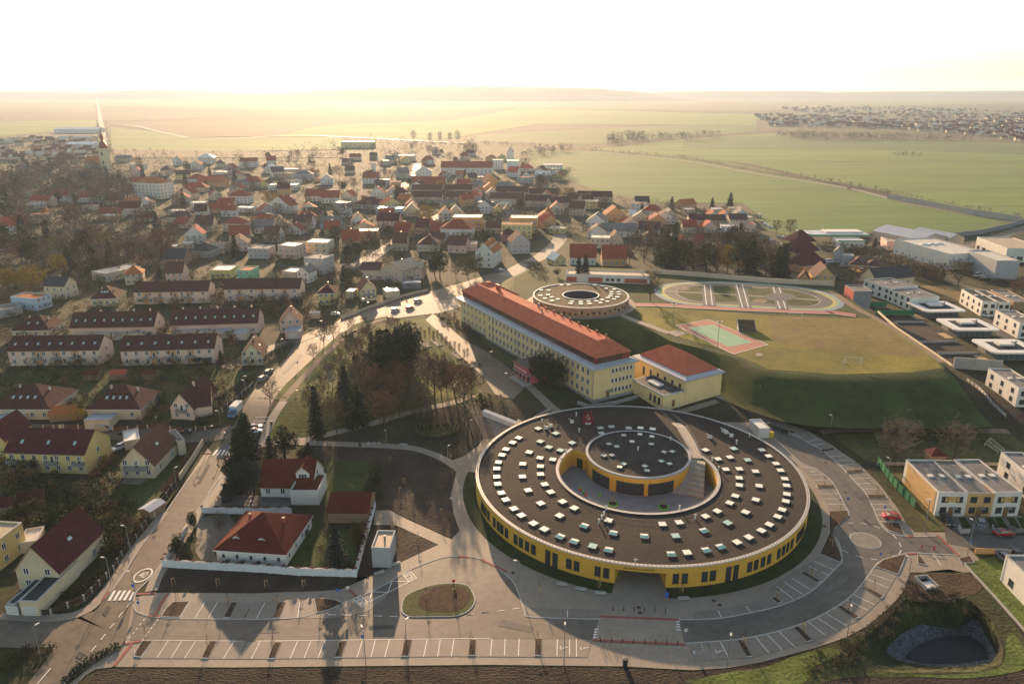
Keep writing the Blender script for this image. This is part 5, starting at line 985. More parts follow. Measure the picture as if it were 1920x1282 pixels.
H('h', 915, 825, 1165, 825, 14.5, 3.9, 5.0, 'x', 'cream', 'brown', 'cream gable house with a roof window and patio beside the left street', F=(3, 2), S=(2, 1), sky=1, chim=0, balc=[(.5, 2.6, 6)])
sheet('patio', ZL('h', [(900, 870), (940, 822), (1110, 830), (1050, 875)]), STALL, .1)
garage('h', 1345, 655, 1400, 640, 9, 4.0, 'cream', 'grey', 'tall narrow cream annex with a white rimmed flat roof beside the left street', gdoor=0)
H('h', -120, 660, 60, 665, 11, 5, 4, 'x', 'yellow', 'maroon', 'yellow house cut by the left edge beside the long yellow house', F=(0, 0), S=(2, 1), chim=0)
H('i', 150, 575, 465, 590, 15, 4.6, 5.6, 'x', 'cream', 'maroon', 'cream house with a large maroon roof beside the zebra crossing at lower left', F=(2, 2), S=(2, 1), sky=1, chim=0)
garage('i', 165, 770, 300, 775, 13, 3.2, 'cream', 'black', 'cream garage with a black flat roof beside the zebra crossing at lower left')
garage('i', 70, 765, 130, 770, 9, 2.4, 'grey', 'black', 'low grey shed left of the cream garage at lower left')
H('i', -190, 420, 10, 432, 8, 6.2, 0, 'f', 'yellow', 'beige', 'yellow house cut by the left edge behind the maroon roofed cream house', F=(2, 2), S=(2, 2), chim=0)
H('i', 640, 270, 700, 250, 5, 2.4, 0, 'f', 'beige', 'white', 'flat white carport roof behind the maroon roofed cream house', F=(0, 0), S=(0, 0), chim=0, cat='carport', name='carport')
# white walled property beside the parking
mh = H('k', 0, 375, 385, 402, 15.5, 3.2, 5.8, 'h', 'white', 'red', 'white villa with a large red hipped roof and eyebrow dormers inside the white wall', F=(5, 1), S=(0, 0), chim=2, chm='red', wsz=(.9, 1.3)) if 0 else house((408, 1052), (537, 1061), 15, 3.0, 4.8, 'h', 'white', 'red', 'white villa with a large red hipped roof and eyebrow dormers inside the white wall', F=(5, 1), S=(4, 1), chim=2, chm='red', wsz=(.9, 1.2))
L, D, wh = mh['_dim']
for u in (.25, .62):
    mb = MB(); x = L * u; n = 10
    pr = [(x + 1.0 * cos(pi * i / n), 4.2 + .95 * sin(pi * i / n)) for i in range(n + 1)]
    mb.face([(a, 2.0, b) for a, b in pr], 1)
    for (a, b), (c, d) in zip(pr, pr[1:]): mb.face([(a, 1.8, b + .1), (a, 4.2, b + .1), (c, 4.2, d + .1), (c, 1.8, d + .1)], 0)
    dr = mb.obj('dormer', [R['red'], FRAME], mh); put('window', window_mesh(1.2, .7), dr, x, 2.0, 4.25)
wr = house(Z('j', 200, 925), Z('j', 420, 928), 10, 3.0, 4.8, 'g', 'white', 'red', 'white house with a red gable roof and corner terrace among the dark firs', F=(2, 1), S=(0, 0), chim=0)
tw = house(Z('j', 425, 985), Z('j', 635, 985), 8.5, 3.6, 0, 'f', 'white', 'red', 'white terrace block with a red tiled deck on the red roofed white house', F=(0, 0), S=(0, 0), chim=0, cat='terrace', name='terrace')
L, D, wh = wr['_dim']
house(Z('j', 420, 925), Z('j', 585, 930), 10, 3.0, 4.8, 'g', 'white', 'red', 'red roofed right half of the white house among the dark firs', F=(0, 0), S=(1, 2), chim=0, name='house_wing', cat='house wing')
dm = ob('dormer_bay', None, None, (*G(*Z('j', 475, 905)).xy, 3.4), 0); mb = MB(); mb.box(0, 3.2, 0, 5, 0, 2.6); mb.face([(0, 0, 2.6), (3.2, 0, 2.6), (1.6, 0, 4.0)]); mb.obj('wall', W['white'], dm); mb = MB(); gable_roof(mb, 3.2, 6, 2.6, 1.5, .3, 'x'); mb.obj('roof', [R['red'], W['brown']], dm); put('window', window_mesh(2.2, 2.2), dm, 1.6, 0, .1)
tag(dm, 'white gabled dormer bay opening onto the red tiled deck', 'dormer')
house(Z('j', 705, 1120), Z('j', 1005, 1122), 9, 2.8, 2.6, 'g', 'brown', 'red', 'long red roofed open garage at the rear of the white walled garden', F=(0, 0), S=(0, 0), chim=0, cat='garage', name='garage')
tb = house(Z('k', 1030, 412), Z('k', 1165, 415), 6.5, 4.6, 0, 'f', 'grey', 'beige', 'small grey flat roofed substation kiosk beside the bus bay', F=(0, 0), S=(0, 0), chim=1, cat='kiosk', name='substation_kiosk', parapet=.3)
# modern houses on the right
def modern(k, ax, ay, bx, by, D, h, label, F=(3, 2), S=(3, 2), wm='white', rm='grey', **kw):
    t = house(Z(k, ax, ay), Z(k, bx, by), D, h, 0, 'f', wm, rm, label, cat='modern house', name='modern_house', F=F, S=S, wsz=(1.5, 1.5), chim=1, kindw='dark', **kw); L, D, wh = t['_dim']
    for u in (.3, .7): mb = MB(); mb.box(L * u - .6, L * u + .6, D * .5 - .6, D * .5 + .6, wh + .06, wh + .4); mb.obj('skylight', W['white'], t)
    return t
GP = dict(group='row of three box houses')
a = modern('r', 478, 885, 713, 888, 16.5, 6.0, 'left box of three, white front and timber side wall, by the parked dark car', F=(2, 2), S=(2, 2), **GP)
b = modern('r', 713, 888, 926, 890, 16.5, 5.9, 'middle timber clad box of the three joined modern houses', F=(2, 2), S=(0, 0), wm='timber', **GP)
c = modern('r', 926, 890, 1142, 885, 16.5, 6.1, 'right white box of the three joined modern houses', F=(2, 2), S=(0, 0), **GP)
L, D, wh = a['_dim']; mb = MB(); mb.box(-.08, -.003, 1, D - 1.4, .1, wh - .1); mb.obj('timber_cladding', W['timber'], a)
for t_ in (a, c):
    L, D, wh = t_['_dim']; mb = MB(); mb.box(L * .26, L * .74, -.04, -.003, 3.75, 5.25); mb.obj('timber_panel', W['timber'], t_)
for t_ in (a, b, c): L, D, wh = t_['_dim']; put('door', window_mesh(1.2, 2.2, 'door'), t_, L * .52, -.003, .1); mb = MB(); mb.box(L * .48, L * .66, -1.1, -.003, 2.5, 2.6); mb.obj('canopy', GREYM, t_)
modern('g', 880, 585, 1010, 590, 11, 5.8, 'white box house behind the green netting right of the red cube', F=(0, 0), S=(4, 2)) if 0 else None
def vw(Aq, Bq, D, h, label, **kw): return modern('q', *Aq, *Bq, D, h, label, **kw)
modern('g', 905, 580, 1110, 560, 17, 5.8, 'furthest white box villa with an orange panel, right of the red cube', F=(2, 2), S=(4, 2), rm='grey')
modern('g', 1060, 650, 1270, 640, 16, 5.4, 'second white box villa, touching the first glazed villa', F=(0, 0), S=(4, 2), rm='grey')
modern('q', 840, 280, 985, 285, 21, 6.2, 'grey fronted white box house behind the glazed villas, by a white car', F=(2, 2), S=(4, 2), rm='dark_grey', wm='white')
modern('q', 1000, 288, 1120, 290, 20, 6.2, 'white right half of the grey fronted box house behind the glazed villas', F=(2, 2), S=(0, 0), rm='dark_grey')
modern('q', 1210, 505, 1420, 510, 18, 6.0, 'white box house at the right edge behind the third glazed villa', F=(2, 2), S=(3, 2))
modern('q', 1150, 280, 1330, 285, 20, 6.0, 'brown timber box house at the right edge behind the glazed villas', F=(1, 1), S=(3, 1), wm='brown')
modern('q', 1190, 1190, 1420, 1195, 17, 6.0, 'nearest white box house at the right edge with orange window panels', F=(2, 2), S=(3, 2))
modern('r', 1265, 800, 1450, 805, 16, 6.0, 'white box house cut by the right edge beside the three joined houses', F=(2, 2), S=(2, 2))
modern('o', 2010, 640, 2250, 645, 13, 5.8, 'white box house at the lower right edge beside the bright lawn', F=(2, 2), S=(2, 1)) 
modern('r', 1230, 300, 1400, 330, 12, 5.5, 'white box house at the right edge beyond the bare orchard', F=(2, 2), S=(2, 1)) if 0 else None
def villa(Aq, Bq, D, label):
    A, B = Z('q', *Aq), Z('q', *Bq); a_, b_ = G(*A), G(*B); z = terr(a_.y); L = hypot(b_.x - a_.x, b_.y - a_.y); rz = atan2(b_.y - a_.y, b_.x - a_.x)
    t = ob('glazed_villa', None, None, (a_.x, a_.y, z), rz); tag(t, label, 'villa', 'glazed villas with wide white eaves'); foot(t, L, D)
    mb = MB(); mb.box(.8, L - .8, .8, D - .8, -4, 2.9); mb.obj('wall', [mat('villa_grey', (.20, .20, .21), .7, .1, 1)], t)
    mb = MB(); mb.box(.7, L - .9, .74, .795, .2, 2.7); mb.box(.74, .795, .9, D * .55, .2, 2.7); mb.obj('glazing', mat('villa_glass', (.08, .11, .12), .12, 0, spec=.9), t)
    for i in range(7): mb = MB(); x = 1 + (L - 2) * i / 6; mb.box(x - .06, x + .06, .66, .735, .1, 2.9); mb.obj('mullion', GREYM, t)
    mb = MB(); n = 5
    def rnd(e, r_):
        o_ = []
        for cx, cy, a0 in ((-e + r_, -e + r_, pi), (L + e - r_, -e + r_, 1.5 * pi), (L + e - r_, D + e - r_, 0), (-e + r_, D + e - r_, .5 * pi)): o_ += [(cx + r_ * cos(a0 + pi / 2 * i / n), cy + r_ * sin(a0 + pi / 2 * i / n)) for i in range(n + 1)]
        return o_
    mb.prism(rnd(1.3, 1.6), 2.9, 3.5); ro = mb.obj('roof', mat('villa_white', (.66, .64, .60), .55, .05, 1), t)
    mb = MB(); mb.box(2, L - 2, 2, D - 2, 3.503, 3.56); mb.obj('solar_field', mat('solar_dark', (.014, .017, .024), .7, .1, 1, spec=.15), ro)
    mb = MB(); mb.box(L * .3, L * .68, D * .45, D * .72, 3.57, 4.3); mb.obj('roof_light', W['white'], ro); mb = MB(); mb.tube((L * .78, D * .6, 3.5), (L * .78, D * .6, 5.0), .3, .3, 8); mb.obj('flue', GREYM, ro)
    mb = MB(); mb.box(-4.5, -1.35, -1, 5.5, -.02, .12); mb.obj('deck', mat('deck_wood', (.48, .34, .19), .7, .1, 1), t)
    return t
villa((300, 305), (650, 300), 13, 'furthest of the three glazed villas, right beside the white box villas')
villa((600, 495), (985, 495), 13, 'middle one of the three glazed villas with wide white eaves')
villa((985, 728), (1400, 730), 13, 'nearest of the three glazed villas, above the concrete retaining wall')
# buildings behind the field
pv_ = house((1061, 528), (1218, 533), 9, 3.4, 0, 'f', 'white', 'beige', 'long low white and red pavilion behind the round kindergarten', F=(0, 0), S=(0, 0), chim=0, z=ZF, cat='pavilion', name='pavilion', parapet=.4)
L, D, wh = pv_['_dim']
for u0, u1 in ((.01, .13), (.27, .44), (.70, .97)): mb = MB(); mb.box(L * u0, L * u1, -.12, -.003, .3, 2.4); mb.obj('red_panel', W['red'], pv_)
for u in (.56, .63, .5): put('window', window_mesh(1.6, 1.2, 'dark'), pv_, L * u, 0, 1)
rc = house(Z('s', 1385, 925), Z('s', 1500, 1005), 7.5, 4.6, 0, 'f', 'dark_grey', 'grey', 'tall grey cube shed with a red side wall at the end of the cycling track', F=(0, 0), S=(0, 0), chim=0, z=ZF - 1, cat='shed', name='cube_shed')
L, D, wh = rc['_dim']; mb = MB(); mb.box(0, L, -.1, -.003, .3, wh + .2); mb.obj('red_wall', W['red'], rc)
house(Z('s', 1000, 800), Z('s', 1265, 810), 14, 4.6, 5.0, 'x', 'timber', 'brown', 'brown timber gable house beside the cycling track', F=(3, 2), S=(2, 1), chim=0)
house(Z('s', 800, 780), Z('s', 930, 790), 8, 3, 3.2, 'x', 'orange', 'dark_brown', 'small orange house left of the brown timber gable house', F=(1, 1), S=(1, 1), chim=0)
house(Z('s', 850, 640), Z('s', 1150, 600), 11, 4, 6.5, 'h', 'orange', 'maroon', 'front step of the tall maroon roofed orange house', F=(2, 1), S=(1, 1), chim=0)
house(Z('s', 765, 540), Z('s', 1060, 500), 13, 7, 7, 'h', 'yellow', 'maroon', 'middle step of the tall maroon roofed house', F=(0, 0), S=(0, 0), chim=0)
house(Z('s', 750, 420), Z('s', 1010, 400), 12, 8, 6, 'h', 'yellow', 'maroon', 'rear step of the tall maroon roofed house beside the petrol station', F=(0, 0), S=(0, 0), chim=0)
house(Z('s', 1440, 590), Z('s', 1640, 610), 14, 3, 3, 'h', 'brown', 'brown', 'low brown bungalow with a hipped roof behind the excavator', F=(2, 1), S=(0, 0), chim=0)
house(Z('s', 1650, 610), Z('s', 1860, 625), 9, 3, 2.6, 'h', 'brown', 'brown', 'right wing of the low brown bungalow', F=(1, 1), S=(0, 0), chim=0)
house(Z('s', 1240, 490), Z('s', 1340, 500), 9, 6, 2, 'x', 'grey', 'grey', 'narrow grey house with a dark window behind the low brown bungalow', F=(1, 1), S=(1, 1), chim=0)
house(Z('s', 1345, 505), Z('s', 1500, 515), 6, 4.2, 0, 'f', 'grey', 'pale', 'low pale wing of the narrow grey house', F=(0, 0), S=(0, 0), chim=0)
house(Z('g', 800, 480), Z('g', 1090, 450), 10, 4.0, 4.6, 'g', 'cream', 'black', 'long house with a black glossy roof behind the first white box villa', F=(3, 1), S=(1, 1), chim=0)
house(Z('g', 690, 510), Z('g', 800, 500), 6, 2.6, 1.6, 'g', 'brown', 'brown', 'small brown shed left of the black roofed house', F=(0, 0), S=(0, 0), chim=0, cat='shed', name='shed')
# petrol station and works buildings
ps = house(Z('g', 520, 180), Z('g', 720, 180), 10, 4.2, 0, 'f', 'white', 'white', 'white petrol station shop with a green roof band', F=(5, 1), S=(1, 1), chim=0, cat='shop', name='petrol_station_shop')
L, D, wh = ps['_dim']; mb = MB(); mb.box(-.2, L + .2, -.2, -.06, wh - .2, wh + .5); mb.obj('green_band', mat('band_green', (.03, .25, .13), .5, 0), ps)
pc = G(*Z('g', 300, 150)); cp = ob('petrol_canopy', None, None, (pc.x, pc.y, 3.4), 0); tag(cp, 'petrol station canopy with a green edge and white roof strips', 'canopy')
mb = MB(); mb.box(0, 38, 0, 16, 5.0, 5.8, 0, 1); mb.box(-.1, 38.1, -.12, -.003, 4.9, 5.9, 2); cr = mb.obj('roof', [W['white'], R['metal'], MATS['band_green']], cp)
mb = MB(); mb.box(13, 36, 6, 15, 5.81, 6.6); mb.obj('roof_light', W['white'], cr); mb = MB(); mb.box(-3, 1.5, 2, 15, 5.81, 6.2); mb.obj('white_strip', W['white'], cr)
for x in (5, 17, 30): mb = MB(); mb.box(x - .3, x + .3, 7, 7.6, 0, 5); mb.obj('post', GREYM, cp)
house(Z('g', 885, 195), Z('g', 1010, 200), 16, 5.0, 0, 'f', 'pink', 'beige', 'pink flat roofed building beside the petrol station', F=(3, 1), S=(3, 1), chim=2)
house(Z('g', 1125, 210), Z('g', 1330, 185), 34, 7.0, 3.0, 'x', 'beige', 'metal', 'beige warehouse with a light metal gable roof', F=(3, 1), S=(6, 1), chim=0, cat='warehouse', name='warehouse', ov=.3)
house(Z('g', 1335, 190), Z('g', 1460, 175), 26, 6.0, 2.6, 'x', 'beige', 'metal', 'smaller metal roofed warehouse behind the beige warehouse', F=(0, 0), S=(3, 1), chim=0, cat='warehouse', name='warehouse', ov=.3)
wh_ = house(Z('g', 1345, 345), Z('g', 1640, 330), 44, 8.0, 0, 'f', 'white', 'pale', 'largest white flat roofed factory with three roof domes', F=(5, 1), S=(8, 1), chim=0, cat='factory', name='factory', parapet=.6)
L, D, wh = wh_['_dim']
for u in (.25, .45, .65): mb = MB(); mb.ball((L * u, D * .62, wh), 2.4, 10, 6, sz=.45); mb.obj('roof_dome', W['white'], wh_)
mb = MB(); mb.box(0, L * 1.05, -6, -.003, 5.0, 5.5); mb.obj('canopy', R['metal'], wh_)
house(Z('g', 1690, 420), Z('g', 1860, 420), 26, 9.5, 0, 'f', 'grey', 'pale', 'tall grey front block of the white factory', F=(0, 0), S=(5, 1), chim=0, cat='factory', name='factory_block', parapet=.5)
house(Z('g', 1775, 285), Z('g', 2060, 290), 34, 7.5, 0, 'f', 'white', 'beige', 'white factory with large dark windows at the right edge', F=(4, 1), S=(5, 1), chim=0, wsz=(3, 2.2), cat='factory', name='factory', kindw='dark')
house(Z('g', 1065, 205), Z('g', 1115, 210), 7, 2.8, 0, 'f', 'grey', 'metal', 'small grey metal roofed kiosk before the beige warehouse', F=(0, 0), S=(0, 0), chim=0, cat='kiosk', name='kiosk')
# small things with roofs
ds = house(Z('n', 375, 255), Z('n', 440, 250), 6.5, 2.8, 0, 'f', 'white', 'white', 'white bin store shed beside the delivery yard of the round school', F=(0, 0), S=(0, 0), chim=0, cat='shed', name='bin_store')
gs = house(Z('f', 1705, 675), Z('f', 1860, 690), 6, 1.0, 0, 'f', 'white', 'grey', None, F=(0, 0), S=(0, 0), chim=0, z=ZF) if 0 else None
q0 = G(*Z('f', 1700, 690), ZF); q1 = G(*Z('f', 1830, 695), ZF); gr = ob('grandstand', None, None, (q0.x, q0.y, ZF), atan2(q1.y - q0.y, q1.x - q0.x)); tag(gr, 'small wooden grandstand with stepped seats beside the ball court', 'grandstand'); Lg = (q1 - q0).length
mb = MB()
for i in range(4): mb.box(0, Lg, i * 1.3, i * 1.3 + 1.29, -.3, .5 + .55 * i)
mb.obj('seats', mat('stand_wood', (.13, .095, .065), .85, .25, 1), gr)
for x in (0, Lg): mb = MB(); k_ = mb.vs([(x - .08, 0, 0), (x - .08, 5.4, 0), (x - .08, 5.4, 3.4), (x - .08, 0, .9), (x + .08, 0, 0), (x + .08, 5.4, 0), (x + .08, 5.4, 3.4), (x + .08, 0, .9)]); mb.f = [tuple(k_ + i for i in f) for f in ((0, 3, 2, 1), (4, 5, 6, 7), (0, 1, 5, 4), (1, 2, 6, 5), (2, 3, 7, 6), (3, 0, 4, 7))]; mb.m = [0] * 6; mb.obj('side_panel', CONC, gr)
mb = MB(); mb.box(-.2, Lg + .2, 5.21, 5.4, 0, 3.4); mb.obj('back_panel', MATS['stand_wood'], gr)
def shed(k, x, y, wd, dp, h, rh, wm, rm, label, rz=0, kind='g', cat='shed'):
    p = G(*Z(k, x, y)); v = Vector((cos(rz), sin(rz), 0)) * wd / 2
    return house(None, None, dp, h, rh, kind, wm, rm, label, cat=cat, name='garden_' + cat if cat in ('shed',) else cat, F=(0, 0), S=(0, 0), chim=0, worldAB=(p - v, p + v), ov=.3)
shed('n', 1418, 395, 4, 3.6, 2.0, 1.6, 'brown', 'maroon', 'rust brown playhouse on the grass below the bare orchard trees', kind='p', cat='playhouse')
shed('h', 240, 1050, 5, 4, 2, 1.6, 'brown', 'maroon', 'dark red garden shed below the long yellow house', .4); shed('h', 20, 1100, 5, 4, 2, 1.4, 'brown', 'maroon', 'dark brown garden shed at the left edge below the long yellow house', .3)
shed('h', 1095, 1125, 3.2, 4.5, 2.0, .5, 'brown', 'metal', 'small brown shed with a pale metal roof beside the left street', -.35, 'x'); shed('h', 680, 95, 5, 3.5, 2, 1.0, 'brown', 'red', 'left red garden shed behind the dark hipped bungalows'); shed('h', 885, 90, 5, 3.5, 2, 1.0, 'brown', 'bright_red', 'middle red garden shed behind the dark hipped bungalows'); shed('h', 1120, 90, 4, 3.5, 2, 1.0, 'brown', 'red', 'right red garden shed behind the dark hipped bungalows')
shed('h', 470, 400, 7, 5, 2.2, 1.8, 'brown', 'orange', 'orange roofed garden pavilion between the two dark hipped bungalows', .2); shed('h', 1000, 605, 4, 8, 2.4, 0, 'cream', 'white', 'white lean to roof beside the white parked estate car', .5, 'f'); shed('i', 225, 300, 3.5, 6, 2.3, 0, 'cream', 'pale', 'striped pale roof lean to left of the maroon roofed cream house', .3, 'f')
shed('e', 440, 590, 4, 3, 2.2, 0, 'cream', 'white', 'small white roofed shed right of the peach gable house', 0, 'f'); shed('e', 1170, 365, 9, 6, 2.6, 0, 'dark_grey', 'metal', 'dark carport right of the pale yellow gable house', .2, 'f')
# ================================================================ THE TOWN BEHIND
KN = {'g': 'gable', 'x': 'gable', 'h': 'hipped', 'p': 'pyramid', 'f': 'flat'}
def far(k, x, y, wz, D, wh, rh, kind, wm, rm, rot=0, nm=None, F=None, S=None, chim=1, cat='house', name='house', **kw):
    rm = 'tile_red' if rm == 'red' else rm; px, py = Z(k, x, y); p = G(px, py); s = depth_at(p) / FPX; wd = wz / ZO[k][2] * s; v = Vector((cos(radians(rot)), sin(radians(rot)), 0)) * wd / 2
    n = max(1, min(6, round(wd / 3.2))); fl = max(1, round(wh / 2.9))
    kd = dict(kw); auto = nm is None
    lb = nm or '%s house, %s %s roof,' % (wm.replace('_', ' '), RN[rm], KN[kind])
    return house(None, None, D, wh, rh, kind, wm, rm, lb, cat=cat, name=name, F=F if F else (n, fl), S=S if S else (2 if D > 7 else 1, fl), chim=chim if wd > 7 else 0, worldAB=(p - v, p + v), auto=auto, group=None if nm else 'houses of the town', **kd)
# church and manor
mn = far('a', 835, 668, 180, 17, 13.5, 4.5, 'h', 'white', 'orange', -18, 'long white manor house of four storeys with a hipped orange roof', F=(7, 4), S=(4, 4), chim=3, cat='manor', name='manor_house', wsz=(1.2, 1.7), storey=3)
tp = G(*Z('a', 590, 522)); ch = ob('church', None, None, (tp.x, tp.y, 3.4), radians(-12)); tag(ch, 'baroque church with a cream tower, a red onion spire and an orange roofed nave', 'church'); foot(ch, 10, 12)
mb = MB(); mb.box(-4, 4, 0, 8, 0, 26); mb.box(-4.5, 4.5, -.5, 8.5, 26, 27); mb.box(-4.4, 4.4, -.4, 8.4, 14, 14.6); mb.obj('tower', W['cream'], ch)
sp_ = [(4.2, 27), (4.6, 29), (4.2, 31), (2.6, 33.5), (1.5, 35), (1.5, 38), (2.2, 39.5), (1.6, 41.5), (.5, 44), (.12, 51)]; mb = MB()
for (r0, z0_), (r1, z1_) in zip(sp_, sp_[1:]): mb.tube((0, 4, z0_), (0, 4, z1_), r0, r1, 10, 0, False)
mb.obj('spire', mat('spire_red', (.20, .035, .03), .5, .1, .5), ch)
for z_ in (4, 9.5, 19): put('window', window_mesh(2.2, 4.0, 'dark'), ch, 0, 0, z_)
mb = MB(); mb.box(-26, -4.003, 1, 15, -1, 10); mb.face([(-26, 15, 10), (-26, 1, 10), (-26, 8, 17)]); mb.obj('nave_wall', W['cream'], ch)
mb = MB(); gable_roof(mb, 22, 14, 10, 7.5, .4, 'g'); o = mb.obj('nave_roof', [R['orange'], W['brown']], ch); o.location = (-26.3, 1, 0)
